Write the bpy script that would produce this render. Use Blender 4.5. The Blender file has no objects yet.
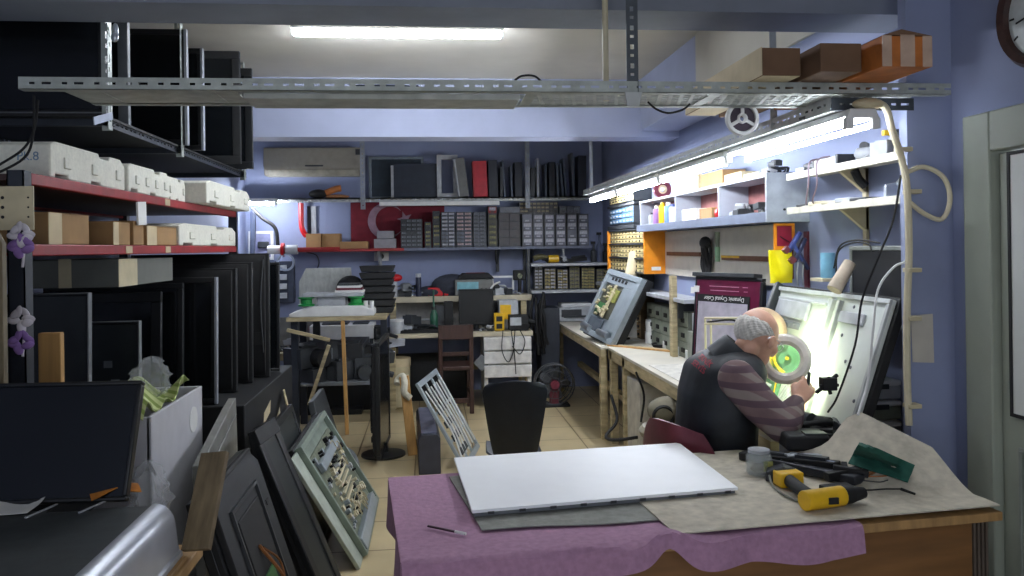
import bpy, math, random
from math import sin, cos, pi, radians as R
from mathutils import Vector as V, Matrix as MX
random.seed(7)
SC = bpy.context.scene
COL = SC.collection
# ------------------------------------------------------------ camera model
F = 800.0; CY = 247.0; H = 1.60
PSI = math.atan(82/800.0); TH = R(0.8)
fw = V((sin(PSI), cos(PSI), 0)); rt0 = V((cos(PSI), -sin(PSI), 0)); up0 = V((0, 0, 1))
rt = rt0*cos(TH) - up0*sin(TH); up = up0*cos(TH) + rt0*sin(TH)
EYE = V((0, 0, H))
def P(px, py, t=None, X=None, Y=None, Z=None):
    """point of the room seen at a pixel, at depth t or on a plane X / Y / Z"""
    d = fw + rt*((px-512)/F) + up*((CY-py)/F)
    if X is not None: k = X/d.x
    elif Y is not None: k = Y/d.y
    elif Z is not None: k = (Z-H)/d.z
    else: k = t
    return EYE + d*k
cam = bpy.data.objects.new('camera', bpy.data.cameras.new('camera')); COL.objects.link(cam)
cam.matrix_world = MX(((rt.x, up.x, -fw.x, 0), (rt.y, up.y, -fw.y, 0), (rt.z, up.z, -fw.z, H), (0, 0, 0, 1)))
cam.data.sensor_width = 36; cam.data.lens = 36*F/1024; cam.data.shift_y = -(288-CY)/1024
cam.data.clip_start = .05
SC.camera = cam
SC.view_settings.view_transform = 'Standard'; SC.view_settings.look = 'None'
SC.view_settings.gamma = 1; SC.view_settings.use_curve_mapping = False
SC.view_settings.exposure = 0.72

# ------------------------------------------------------------ materials
def lin(c):
    return tuple(((v/255)/12.92 if v/255 <= .04045 else ((v/255+.055)/1.055)**2.4) for v in c) + (1,)
_m = {}
def mat(name, rgb, rough=.6, metal=0., var=.12, scale=14., bump=.05, dirt=0., coat=0., rgb2=None, alpha=1., trans=0., stretch=None):
    if name in _m: return _m[name]
    m = bpy.data.materials.new(name); m.use_nodes = True; nt = m.node_tree
    b = nt.nodes['Principled BSDF']
    tc = nt.nodes.new('ShaderNodeTexCoord'); mp = nt.nodes.new('ShaderNodeMapping')
    nt.links.new(tc.outputs['Object'], mp.inputs['Vector'])
    if stretch: mp.inputs['Scale'].default_value = stretch
    n = nt.nodes.new('ShaderNodeTexNoise'); n.inputs['Scale'].default_value = scale; n.inputs['Detail'].default_value = 5
    nt.links.new(mp.outputs['Vector'], n.inputs['Vector'])
    r = nt.nodes.new('ShaderNodeValToRGB')
    c = lin(rgb); c2 = lin(rgb2) if rgb2 else tuple(v*(1-var*2) for v in c[:3])+(1,)
    r.color_ramp.elements[0].color = c2; r.color_ramp.elements[1].color = tuple(min(1, v*(1+(0 if rgb2 else var))) for v in c[:3])+(1,)
    r.color_ramp.elements[0].position = .3; r.color_ramp.elements[1].position = .7
    nt.links.new(n.outputs['Fac'], r.inputs['Fac'])
    out = r.outputs['Color']
    if dirt:
        n2 = nt.nodes.new('ShaderNodeTexNoise'); n2.inputs['Scale'].default_value = scale*.23; n2.inputs['Detail'].default_value = 8; n2.inputs['Roughness'].default_value = .7
        nt.links.new(mp.outputs['Vector'], n2.inputs['Vector'])
        r2 = nt.nodes.new('ShaderNodeValToRGB'); r2.color_ramp.elements[0].position = .5; r2.color_ramp.elements[1].position = .72
        r2.color_ramp.elements[0].color = (0, 0, 0, 1); r2.color_ramp.elements[1].color = (dirt,)*3+(1,)
        nt.links.new(n2.outputs['Fac'], r2.inputs['Fac'])
        mx = nt.nodes.new('ShaderNodeMixRGB'); mx.inputs[2].default_value = lin((70, 62, 50))
        nt.links.new(r2.outputs['Color'], mx.inputs[0]); nt.links.new(out, mx.inputs[1]); out = mx.outputs[0]
    nt.links.new(out, b.inputs['Base Color'])
    b.inputs['Roughness'].default_value = rough; b.inputs['Metallic'].default_value = metal
    if coat: b.inputs['Coat Weight'].default_value = coat
    if trans: b.inputs['Transmission Weight'].default_value = trans
    if alpha < 1: b.inputs['Alpha'].default_value = alpha
    if bump:
        bp = nt.nodes.new('ShaderNodeBump'); bp.inputs['Strength'].default_value = bump; bp.inputs['Distance'].default_value = .01
        nt.links.new(n.outputs['Fac'], bp.inputs['Height']); nt.links.new(bp.outputs['Normal'], b.inputs['Normal'])
    _m[name] = m; return m
def emit(name, rgb, s):
    if name in _m: return _m[name]
    m = bpy.data.materials.new(name); m.use_nodes = True; nt = m.node_tree
    b = nt.nodes['Principled BSDF']; b.inputs['Base Color'].default_value = lin((240, 240, 240))
    b.inputs['Emission Color'].default_value = lin(rgb); b.inputs['Emission Strength'].default_value = s
    _m[name] = m; return m
def striped(name, rgb, rgb2, scale, axis='X', rough=.7, thick=.5, cross=None):
    """woven or ridged surface"""
    if name in _m: return _m[name]
    m = mat(name, rgb, rough, bump=.03); nt = m.node_tree; b = nt.nodes['Principled BSDF']
    src = b.inputs['Base Color'].links[0].from_socket
    tc = nt.nodes.new('ShaderNodeTexCoord')
    for ax, col in ((axis, rgb2), (cross[0], cross[1])) if cross else ((axis, rgb2),):
        w = nt.nodes.new('ShaderNodeTexWave'); w.bands_direction = ax; w.inputs['Scale'].default_value = scale; w.inputs['Distortion'].default_value = .6
        nt.links.new(tc.outputs['Object'], w.inputs['Vector'])
        r = nt.nodes.new('ShaderNodeValToRGB'); r.color_ramp.elements[0].position = thick; r.color_ramp.elements[1].position = min(1, thick+.15)
        nt.links.new(w.outputs['Fac'], r.inputs['Fac'])
        mx = nt.nodes.new('ShaderNodeMixRGB'); mx.inputs[2].default_value = lin(col)
        nt.links.new(r.outputs['Color'], mx.inputs[0]); nt.links.new(src, mx.inputs[1]); src = mx.outputs[0]
    nt.links.new(src, b.inputs['Base Color'])
    return m

BLACK = mat('black_plastic', (21, 23, 25), .4, bump=.02, var=.15)
BLACKM = mat('matt_black_plastic', (19, 20, 22), .7, bump=.04)
SCREEN = mat('black_glass_screen', (18, 21, 24), .18, bump=0, var=.1, scale=3)
SCREEND = mat('dusty_dark_screen', (38, 43, 44), .34, bump=0, var=.25, scale=5)
DGREY = mat('dark_grey_plastic', (52, 55, 58), .5)
GREY = mat('grey_plastic', (112, 116, 120), .5)
LGREY = mat('light_grey_plastic', (175, 178, 182), .45)
WHITE = mat('white_plastic', (222, 222, 220), .42, var=.05, bump=.01)
FOAM = mat('white_foam', (222, 221, 208), .85, var=.05, scale=60, bump=.12, dirt=.12)
CARD = mat('brown_cardboard', (158, 124, 82), .85, var=.1, scale=8, bump=.04)
CARDD = mat('dark_cardboard', (112, 84, 62), .85, var=.12, scale=8, bump=.04)
CARDL = mat('pale_cardboard', (200, 184, 150), .85, var=.08, scale=8, bump=.04)
PINE = mat('dirty_pine', (188, 172, 134), .7, var=.18, scale=6, dirt=.5, stretch=(1, 1, 6))
PINEW = mat('yellow_pine', (196, 150, 88), .65, var=.15, scale=6, stretch=(6, 6, 1))
BROWNW = mat('dark_brown_wood', (62, 38, 32), .5, var=.2, scale=7, stretch=(6, 6, 1))
DESKW = mat('brown_desk_laminate', (132, 92, 52), .5, var=.12, scale=3, bump=.02, dirt=.2, stretch=(1, 1, 8))
EDGEW = mat('desk_edge_wood', (172, 134, 84), .6, var=.15, scale=6, dirt=.3, stretch=(6, 1, 1))
STEEL = mat('galvanised_steel', (172, 178, 172), .5, .35, var=.12, scale=20, bump=.02, dirt=.15)
STEELB = mat('brushed_steel', (190, 195, 200), .3, .9, var=.05, bump=.01)
STEELP = mat('painted_grey_steel', (186, 190, 188), .55, .1, var=.1, dirt=.3)
REDP = mat('red_painted_steel', (150, 26, 30), .5, var=.15, dirt=.3)
REDB = mat('bright_red_paint', (190, 20, 28), .4, var=.08)
POSTD = mat('dark_blue_grey_post', (38, 44, 54), .5)
WALLM = mat('lavender_wall_paint', (139, 148, 178), .75, var=.05, scale=2.5, bump=.03, dirt=.22)
CEILM = mat('cream_ceiling_paint', (206, 202, 190), .85, var=.04, scale=3, bump=.02, dirt=.1)
BEAMM = mat('grey_blue_beam_paint', (130, 136, 148), .8, var=.06, scale=3, bump=.03, dirt=.25)
BEAMB = mat('pale_blue_beam_paint', (168, 175, 200), .75, var=.04, scale=3, bump=.02, dirt=.1)
DOORM = mat('grey_green_door_paint', (150, 156, 142), .55, var=.05, scale=4, dirt=.2)
PAPER = mat('white_paper', (228, 228, 224), .8, var=.03)
CREAM = mat('cream_pipe_plastic', (206, 196, 166), .45, var=.06, dirt=.15)
GREEN = mat('green_plastic', (24, 140, 62), .4)
PCB = mat('green_circuit_board', (42, 104, 62), .4, rgb2=(70, 120, 70), scale=60)
PCBY = mat('tan_circuit_board', (168, 160, 88), .5, rgb2=(110, 130, 60), scale=50)
YEL = mat('yellow_plastic', (226, 178, 24), .4, var=.08)
YELB = mat('yellow_film', (250, 232, 10), .5, var=.03)
ORANGE = mat('orange_laminate', (232, 142, 20), .5, var=.06)
BLUEP = mat('blue_plastic', (52, 66, 128), .5)
GLASS = mat('clear_glass', (240, 245, 245), .05, trans=1., bump=0, var=0)
CLEARP = mat('clear_plastic_film', (225, 228, 230), .18, var=.02, scale=9, bump=.35, alpha=.14)
PURPLE = mat('dusty_purple_cloth', (170, 130, 156), .95, var=.08, scale=50, bump=.15)
FELT = mat('beige_felt', (196, 188, 170), 1., var=.1, scale=26, bump=.2, dirt=.25)
FELTG = mat('grey_felt', (142, 143, 136), 1., var=.1, scale=40, bump=.2)
GCLOTH = mat('dark_green_cloth', (30, 84, 70), .95, var=.12, scale=30, bump=.15)
SILV = mat('silver_plastic', (172, 176, 184), .3, .35, var=.04, bump=0)
CHASSIS = mat('zinc_chassis', (160, 170, 176), .4, .35, var=.08, scale=8, dirt=.15)
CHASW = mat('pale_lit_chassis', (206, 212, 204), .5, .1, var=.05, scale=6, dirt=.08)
CHASG = mat('greenish_zinc', (138, 150, 138), .45, .3, var=.1, scale=10, dirt=.2)
REDC = mat('maroon_plastic', (102, 34, 50), .45)
RUBBER = mat('black_rubber', (16, 16, 17), .7)
COPPER = mat('copper_wire', (160, 104, 60), .4, .5)
BEIGE = mat('beige_plastic', (196, 184, 150), .5, var=.08)
DRAWB = mat('smoky_drawer_plastic', (84, 88, 100), .35, var=.2, scale=30)
DRAWK = mat('dark_drawer_plastic', (52, 54, 58), .4, var=.2, scale=30)
DRAWY = mat('tan_drawer_label', (176, 160, 104), .6, var=.25, scale=40, rgb2=(90, 80, 50))
TUBE = emit('lit_tube', (236, 243, 255), 112)
TUBEB = emit('lit_bench_tube', (236, 243, 255), 44)
TUBEN = emit('lit_near_tube', (236, 243, 255), 28)
TUBEK = emit('lit_back_tube', (236, 243, 255), 200)

# ------------------------------------------------------------ geometry collector
def catmull(pts, n=6):
    pts = [V(p) for p in pts]
    if len(pts) < 3: return pts
    q = [pts[0]*2-pts[1]] + pts + [pts[-1]*2-pts[-2]]; out = []
    for i in range(1, len(q)-2):
        for k in range(n):
            t = k/n; a, b, c, d = q[i-1], q[i], q[i+1], q[i+2]
            out.append(.5*((2*b)+(c-a)*t+(2*a-5*b+4*c-d)*t*t+(3*b-a-3*c+d)*t**3))
    out.append(pts[-1]); return out
class G:
    def __init__(s): s.v = []; s.f = []; s.M = MX()
    def add(s, vs, fs):
        o = len(s.v); s.v += [s.M @ V(p) for p in vs]; s.f += [tuple(i+o for i in f) for f in fs]; return s
    def box(s, x0, x1, y0, y1, z0, z1):
        if x0 > x1: x0, x1 = x1, x0
        if y0 > y1: y0, y1 = y1, y0
        if z0 > z1: z0, z1 = z1, z0
        return s.add([(x, y, z) for x in (x0, x1) for y in (y0, y1) for z in (z0, z1)],
                     [(0, 1, 3, 2), (4, 6, 7, 5), (0, 4, 5, 1), (2, 3, 7, 6), (0, 2, 6, 4), (1, 5, 7, 3)])
    def cbox(s, c, w, d, h): return s.box(c[0]-w/2, c[0]+w/2, c[1]-d/2, c[1]+d/2, c[2]-h/2, c[2]+h/2)
    def bar(s, a, b, w, h=None, upv=(0, 0, 1)):
        a, b = V(a), V(b); h = h or w; z = (b-a).normalized(); x = z.cross(V(upv))
        if x.length < 1e-3: x = z.cross(V((0, 1, 0)))
        x.normalize(); y = z.cross(x)
        vs = [p+x*sx*w/2+y*sy*h/2 for p in (a, b) for sx, sy in ((-1, -1), (1, -1), (1, 1), (-1, 1))]
        return s.add(vs, [(3, 2, 1, 0), (4, 5, 6, 7), (0, 1, 5, 4), (1, 2, 6, 5), (2, 3, 7, 6), (3, 0, 4, 7)])
    def tube(s, pts, r, n=8, smooth=True, r1=None):
        pts = catmull(pts) if smooth and len(pts) > 2 else [V(p) for p in pts]
        vs = []; fs = []; ref = None; L = len(pts)
        for i, p in enumerate(pts):
            t = (pts[min(i+1, L-1)]-pts[max(i-1, 0)])
            t = t.normalized() if t.length > 1e-7 else V((0, 0, 1))
            if ref is None: ref = t.orthogonal().normalized()
            ref = (ref-t*ref.dot(t)); ref = ref.normalized() if ref.length > 1e-6 else t.orthogonal().normalized()
            bn = t.cross(ref); rr = r if r1 is None else r+(r1-r)*i/(L-1)
            for k in range(n): vs.append(p+ref*cos(2*pi*k/n)*rr+bn*sin(2*pi*k/n)*rr)
        for i in range(L-1):
            for k in range(n): fs.append((i*n+k, i*n+(k+1) % n, (i+1)*n+(k+1) % n, (i+1)*n+k))
        fs.append(tuple(range(n))[::-1]); fs.append(tuple((L-1)*n+k for k in range(n)))
        return s.add(vs, fs)
    def cyl(s, a, b, r, r1=None, n=16): return s.tube([a, b], r, n, False, r1)
    def lathe(s, prof, n=20, M=None):
        vs = []; fs = []; L = len(prof)
        for r, z in prof:
            for k in range(n): vs.append(V((r*cos(2*pi*k/n), r*sin(2*pi*k/n), z)))
        if M: vs = [M @ p for p in vs]
        for i in range(L-1):
            for k in range(n): fs.append((i*n+k, i*n+(k+1) % n, (i+1)*n+(k+1) % n, (i+1)*n+k))
        if prof[0][0] > 1e-6 and prof[0] != prof[-1]: fs.append(tuple(range(n))[::-1])
        if prof[-1][0] > 1e-6 and prof[0] != prof[-1]: fs.append(tuple((L-1)*n+k for k in range(n)))
        return s.add(vs, fs)
    def ell(s, c, rx, ry=None, rz=None, M=None, nu=16, nv=10):
        ry = ry or rx; rz = rz or rx; c = V(c); vs = []; fs = []
        for i in range(nv+1):
            a = pi*i/nv
            for k in range(nu):
                b = 2*pi*k/nu; p = V((rx*max(sin(a), 1e-4)*cos(b), ry*max(sin(a), 1e-4)*sin(b), -rz*cos(a)))
                vs.append(c+((M @ p) if M else p))
        for i in range(nv):
            for k in range(nu): fs.append((i*nu+k, i*nu+(k+1) % nu, (i+1)*nu+(k+1) % nu, (i+1)*nu+k))
        fs.append(tuple(range(nu))[::-1]); fs.append(tuple(nv*nu+k for k in range(nu)))
        return s.add(vs, fs)
    def prism(s, poly, a, b, plane='XZ'):
        """polygon extruded between a and b along the third axis"""
        def mk(u, w, h): return {'XZ': (u, h, w), 'XY': (u, w, h), 'YZ': (h, u, w)}[plane]
        n = len(poly); vs = [mk(u, w, a) for u, w in poly]+[mk(u, w, b) for u, w in poly]
        return s.add(vs, [tuple(range(n))[::-1], tuple(range(n, 2*n))]+[(i, (i+1) % n, n+(i+1) % n, n+i) for i in range(n)])
    def sheet(s, fn, nu, nv, th=.002):
        """fn(u,v)->point; a closed sheet with thickness"""
        g = [[V(fn(i/nu, j/nv)) for j in range(nv+1)] for i in range(nu+1)]
        top = []; bot = []
        for i in range(nu+1):
            for j in range(nv+1):
                du = g[min(i+1, nu)][j]-g[max(i-1, 0)][j]; dv = g[i][min(j+1, nv)]-g[i][max(j-1, 0)]
                nn = du.cross(dv); nn = nn.normalized() if nn.length > 1e-12 else V((0, 0, 1))
                top.append(g[i][j]); bot.append(g[i][j]-nn*th)
        N = len(top); w = nv+1; fs = []
        for i in range(nu):
            for j in range(nv):
                a, b, c, d = i*w+j, (i+1)*w+j, (i+1)*w+j+1, i*w+j+1
                fs += [(a, b, c, d), (N+d, N+c, N+b, N+a)]
        for i in range(nu):
            a, b = i*w, (i+1)*w; fs.append((a, N+a, N+b, b))
            a, b = i*w+nv, (i+1)*w+nv; fs.append((b, N+b, N+a, a))
        for j in range(nv):
            a, b = j, j+1; fs.append((b, N+b, N+a, a))
            a, b = nu*w+j, nu*w+j+1; fs.append((a, N+a, N+b, b))
        return s.add(top+bot, fs)
    def frame(s, x0, x1, z0, z1, b, y0, y1):
        """rectangular ring in XZ"""
        s.box(x0, x1, y0, y1, z0, z0+b); s.box(x0, x1, y0, y1, z1-b, z1)
        s.box(x0, x0+b, y0, y1, z0+b, z1-b); return s.box(x1-b, x1, y0, y1, z0+b, z1-b)
    def slotted(s, L, w, th=.002, per=.05, sl=.03, sh=.008):
        """plate length L along x, width w along z, with a row of slots"""
        c = w/2; s.box(0, L, 0, th, 0, c-sh/2); s.box(0, L, 0, th, c+sh/2, w)
        x = 0.; k = 0
        while x < L:
            s.box(x, min(L, x+per-(sl if k % 2 else sl*.6)), 0, th, c-sh/2, c+sh/2); x += per; k += 1
        return s
    def obj(s, name, m, parent=None, bevel=0., smooth=True, weld=False):
        me = bpy.data.meshes.new(name); me.from_pydata([tuple(p) for p in s.v], [], s.f); me.update()
        o = bpy.data.objects.new(name, me); COL.objects.link(o); me.materials.append(m)
        if parent: o.parent = parent
        if smooth:
            me.polygons.foreach_set('use_smooth', [True]*len(me.polygons))
            try: me.set_sharp_from_angle(angle=R(35))
            except Exception: pass
        if bevel:
            b = o.modifiers.new('bevel', 'BEVEL'); b.width = bevel; b.segments = 2; b.limit_method = 'ANGLE'; b.angle_limit = R(40)
        return o
def T(loc=(0, 0, 0), rz=0, rx=0, ry=0):
    return MX.Translation(V(loc)) @ MX.Rotation(rz, 4, 'Z') @ MX.Rotation(ry, 4, 'Y') @ MX.Rotation(rx, 4, 'X')
def quadM(bl, br, tl):
    """matrix with x along bl->br, z towards tl, y behind"""
    bl, br, tl = V(bl), V(br), V(tl); x = (br-bl); w = x.length; x.normalize()
    z = tl-bl; z = z-x*z.dot(x); h = z.length; z.normalize(); y = z.cross(x)
    return MX(((x.x, y.x, z.x, bl.x), (x.y, y.y, z.y, bl.y), (x.z, y.z, z.z, bl.z), (0, 0, 0, 1))), w, h
def thing(name, label, cat, M=None, group=None):
    o = bpy.data.objects.new(name, None); COL.objects.link(o); o.empty_display_size = .05
    if M is not None: o.matrix_world = M if isinstance(M, MX) else MX.Translation(V(M))
    o['label'] = label; o['category'] = cat
    if group: o['group'] = group
    return o
def tag(o, label, cat, group=None, kind=None, M=None):
    o['label'] = label; o['category'] = cat
    if group: o['group'] = group
    if kind: o['kind'] = kind
    if M is not None: o.matrix_world = M if isinstance(M, MX) else MX.Translation(V(M))
    return o
def struct(o, label=None):
    o['kind'] = 'structure'
    if label: o['label'] = label
    return o
def dup(o, M=None, label=None, parent=None):
    c = o.copy(); COL.objects.link(c)
    if parent: c.parent = parent
    for ch in list(o.children): dup(ch, parent=c)
    if M is not None: c.matrix_world = M if isinstance(M, MX) else MX.Translation(V(M))
    if label: c['label'] = label
    return c
def text(body, size, m, parent, M, name='lettering', ext=.0006, align='CENTER', spacing=1.):
    cu = bpy.data.curves.new(name, 'FONT'); cu.body = body; cu.size = size; cu.extrude = ext
    cu.align_x = align; cu.align_y = 'CENTER'; cu.resolution_u = 3; cu.space_character = spacing
    cu.materials.append(m)
    tmp = bpy.data.objects.new(name+'_curve', cu); COL.objects.link(tmp); bpy.context.view_layer.update()
    me = bpy.data.meshes.new_from_object(tmp.evaluated_get(bpy.context.evaluated_depsgraph_get())); me.name = name
    bpy.data.objects.remove(tmp); bpy.data.curves.remove(cu)
    if not me.materials: me.materials.append(m)
    o = bpy.data.objects.new(name, me); COL.objects.link(o); o.parent = parent; o.matrix_local = M
    return o
FRONT = MX.Rotation(pi/2, 4, 'X')          # lettering facing -Y

# ------------------------------------------------------------ the room
YB = 9.0; XL = -2.0; XR = 1.97; ZC = 2.9; YF = -1.2
g = G().box(XL-.1, XR+.1, YF, YB+.1, -.1, 0)
fl = mat('cream_floor_tiles', (200, 182, 142), .32, var=.06, scale=3, bump=.02, dirt=.3)
nt = fl.node_tree; bs = nt.nodes['Principled BSDF']; src = bs.inputs['Base Color'].links[0].from_socket
tc = nt.nodes.new('ShaderNodeTexCoord'); mp = nt.nodes.new('ShaderNodeMapping'); nt.links.new(tc.outputs['Object'], mp.inputs[0])
mp.inputs['Location'].default_value = (.13, .2, 0)
br = nt.nodes.new('ShaderNodeTexBrick'); br.offset = 0; br.inputs['Scale'].default_value = 1
br.inputs['Brick Width'].default_value = .45; br.inputs['Row Height'].default_value = .45; br.inputs['Mortar Size'].default_value = .006; br.inputs['Mortar Smooth'].default_value = .3
br.inputs['Color1'].default_value = (1, 1, 1, 1); br.inputs['Color2'].default_value = (.9, .89, .87, 1); br.inputs['Mortar'].default_value = (.28, .24, .19, 1)
nt.links.new(mp.outputs[0], br.inputs['Vector'])
mx = nt.nodes.new('ShaderNodeMixRGB'); mx.blend_type = 'MULTIPLY'; mx.inputs[0].default_value = 1
nt.links.new(src, mx.inputs[1]); nt.links.new(br.outputs['Color'], mx.inputs[2]); nt.links.new(mx.outputs[0], bs.inputs['Base Color'])
struct(g.obj('floor', fl))
struct(G().box(XL-.1, XR+.1, YF, YB+.1, ZC, ZC+.1).obj('ceiling', CEILM))
struct(G().box(XL-.1, XR+.1, YB, YB+.1, 0, ZC).obj('wall_back', WALLM))
struct(G().box(XL-.1, XL, YF, YB, 0, ZC).obj('wall_left', WALLM))
# right wall with a door opening
DY0, DY1, DZ = 1.70, 2.67, 1.98
struct(G().box(XR, XR+.1, DY1, YB, 0, ZC).box(XR, XR+.1, YF, DY0, 0, ZC).box(XR, XR+.1, DY0, DY1, DZ, ZC).obj('wall_right', WALLM))
struct(G().box(1.79, XR, 2.84, 2.89, 0, ZC).obj('wall_pillar', WALLM), 'blue painted pillar by the door')
struct(G().box(XL, XR, 3.0, 3.27, 2.5, ZC).obj('trim_1', BEAMM), 'grey ceiling beam above the hanging shelf')
struct(G().box(XL, XR, 6.15, 6.4, 2.45, ZC).obj('trim_2', BEAMB), 'pale blue ceiling beam over the shop')
struct(G().box(1.66, XR, 3.27, 6.15, 2.5, ZC).obj('trim_3', BEAMB), 'blue beam along the right wall')
struct(G().box(1.648, 1.66, 3.27, 4.8, 2.503, ZC).obj('trim_4', CEILM), 'cream painted side of the beam along the right wall')
# door
d = bpy.data.objects.new('door_1', None); COL.objects.link(d); d['kind'] = 'structure'; d['label'] = 'grey green door with a white panel'
d.location = (XR, DY1, 0)
Md = MX.Rotation(-pi/2, 4, 'Z')  # x runs toward the camera (-Y), y = +X... door faces -X
d.matrix_world = MX.Translation((XR, DY1, 0)) @ Md
W = DY1-DY0
G().box(-.07, .07, -.03, .06, 0, DZ+.07).box(W-.07, W+.02, -.03, .06, 0, DZ+.07).box(.07, W-.07, -.03, .06, DZ-.07, DZ+.07).obj('door_frame', DOORM, d, bevel=.006)
G().box(.08, W-.08, .0, .04, .01, DZ-.08).obj('door_leaf', DOORM, d, bevel=.003)
G().frame(.13, W-.13, 1.0, 1.90, .012, -.012, .0).obj('glazing_bead', RUBBER, d)
G().box(.142, W-.142, -.008, .002, 1.012, 1.888).obj('white_panel', mat('white_door_panel', (205, 208, 202), .5, var=.04, scale=2, dirt=.15), d)
gg = G().box(.16, W-.16, -.006, .001, .12, .90)
for i in range(22): x = .17+i*(W-.34)/22; gg.box(x, x+.012, -.014, -.005, .13, .89)
gg.obj('ribbed_panel', mat('ribbed_panel_paint', (140, 146, 138), .6), d)
REDI = mat('faded_red_marker', (200, 130, 128), .7)
text('V', .17, REDI, d, T((.30, -.010, 1.42)) @ FRONT, 'marker_writing', .0005)
struct(d)
# world: soft dull daylight entering from the open shop front behind the viewer
w = bpy.data.worlds.new('world'); SC.world = w; w.use_nodes = True
w.node_tree.nodes['Background'].inputs[0].default_value = (.82, .88, 1, 1); w.node_tree.nodes['Background'].inputs[1].default_value = .85

# ------------------------------------------------------------ fluorescent fixtures
def fixture(label, a, b, n=1, cat='light', group=None, housing=True, name='tube_light', tm=None, tr=.014):
    a, b = V(a), V(b); L = (b-a).length; x = (b-a).normalized()
    ang = math.atan2(x.y, x.x)
    M = T(a, ang); t = thing(name, label, cat, M, group)
    if housing:
        g = G(); hw = .03 if n == 1 else .06
        g.prism([(-hw, .022), (hw, .022), (hw*.8, .055), (-hw*.8, .055)], 0, L, 'YZ'); g.obj('housing', WHITE, t, bevel=.003)
    for i in range(n):
        y = 0 if n == 1 else (-.05, .05)[i]; zt = 0 if i == 0 else .022
        g = G().cyl((.02, y, zt), (L-.02, y, zt), .010 if n == 2 else tr, n=12); g.obj('tube', tm or TUBE, t)
        G().box(0, .025, y-.014, y+.014, -.016, .024).obj('end_cap', WHITE, t, bevel=.002)
        G().box(L-.025, L, y-.014, y+.014, -.016, .024).obj('end_cap', WHITE, t, bevel=.002)
    return t
p0 = P(292, 34, Z=2.84); p1 = P(504, 34, Z=2.84)
yy = (p0.y+p1.y)/2
fixture('long lit fluorescent tube on the cream ceiling', (p0.x, yy, 2.84), (p1.x, yy, 2.84), tm=emit('lit_ceiling_tube', (236, 243, 255), 80), tr=.021)
fixture('lit tube nearest the pillar, double, over the man', (1.55, 2.72, 2.024), (1.55, 3.90, 2.024), 2, tm=TUBEN)
fixture('single lit tube over the bench between two others', (1.53, 3.98, 2.025), (1.53, 5.15, 2.025), tm=TUBEB, tr=.018)
fixture('lit tube over the bench left of the film-covered television', (1.53, 5.22, 2.025), (1.53, 6.36, 2.025), tm=TUBEB, tr=.018)
fixture('farthest lit tube over the bench, nearest the back wall', (1.53, 6.44, 2.025), (1.53, 7.5, 2.025))
q0 = P(243, 204, Y=8.5); fixture('short lit tube at the left end of the high back shelf', (q0.x, 8.5, q0.z), (q0.x+.34, 8.5, q0.z), tm=TUBEK)
# ------------------------------------------------------------ televisions
def tv(name, label, w, h, M, d=.05, bez=.03, frame=BLACK, scr=SCREEN, cat='television', group=None, trim=None, back='bulge', extra=None):
    """origin at the bottom centre, screen towards local -Y"""
    t = thing(name, label, cat, M, group)
    G().frame(-w/2, w/2, 0, h, bez, 0, d*.55).obj('bezel', frame, t, bevel=.004)
    G().box(-w/2+bez*.9, w/2-bez*.9, .006, .02, bez*.9, h-bez*.9).obj('screen', scr, t)
    g = G().prism([(d*.5, .01), (d*.75, .02), (d, h*.12), (d, h*.88), (d*.75, h-.02), (d*.5, h-.01)], -w/2+.012, w/2-.012, 'YZ')
    if back == 'bulge': g.prism([(d*.9, h*.15), (d+.03, h*.22), (d+.03, h*.7), (d*.9, h*.78)], -w*.3, w*.3, 'YZ')
    g.obj('back_shell', BLACKM, t, bevel=.004)
    if trim:
        g = G()
        for x0, x1, z0, z1 in trim[1](w, h): g.box(x0, x1, -.004, d*.56, z0, z1)
        g.obj('trim_strip', trim[0], t, bevel=.002)
    if extra: extra(t, w, h, d)
    return t
def tv_back(name, label, w, h, M, d=.06, m=BLACKM, group=None, extra=None):
    """a television seen from behind: its back towards local -Y"""
    t = thing(name, label, 'television', M, group)
    g = G().box(-w/2, w/2, d*.3, d*.6, 0, h).prism([(d*.3, .01), (0, .05), (0, h-.05), (d*.3, h-.01)], -w/2+.02, w/2-.02, 'YZ')
    g.obj('back_cover', m, t, bevel=.004)
    G().frame(-w/2, w/2, 0, h, .03, d*.55, d).obj('bezel', BLACK, t, bevel=.004)
    G().box(-w/2+.03, w/2-.03, d*.6, d*.8, .03, h-.03).obj('screen', SCREEN, t)
    g = G()
    for i in range(9): g.box(-w*.3+i*.05, -w*.3+i*.05+.03, -.003, .002, h*.78, h*.8)
    g.obj('vent_slots', RUBBER, t)
    if extra: extra(t, w, h, d)
    return t
rightedge = (SILV, lambda w, h: [(w/2-.012, w/2+.002, 0, h)])
topright = (GREY, lambda w, h: [(w/2-.005, w/2+.001, 0, h), (-w/2, w/2, h-.003, h+.001)])

# ------------------------------------------------------------ left storage rack
RX0, RX1, RY0, RY1 = -1.98, -1.25, 2.62, 5.40
rack = thing('storage_rack', 'long storage rack with red beams along the left wall', 'rack', (0, 0, 0))
for (x, y) in ((RX1-.05, RY0), (RX1-.05, RY1-.05), (RX0, RY0), (RX0, RY1-.05)):
    g = G().box(x, x+.05, y, y+.004, 0, 1.86).box(x, x+.004, y, y+.05, 0, 1.86).box(x+.046, x+.05, y, y+.05, 0, 1.86)
    g.obj('post', POSTD, rack)
def red_shelf(z, zn):
    G().box(RX1-.03, RX1, RY0+.05, RY1-.05, z, z+.038).obj('front_beam', REDP, rack, bevel=.004)
    G().box(RX0, RX0+.03, RY0+.05, RY1-.05, z, z+.038).obj('rear_beam', REDP, rack, bevel=.004)
    G().box(RX0+.03, RX1-.03, RY0+.05, RY1-.05, z+.015, z+.035).obj('shelf_board', zn, rack)
red_shelf(1.592, BLACKM); red_shelf(1.818, BROWNW)
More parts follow.
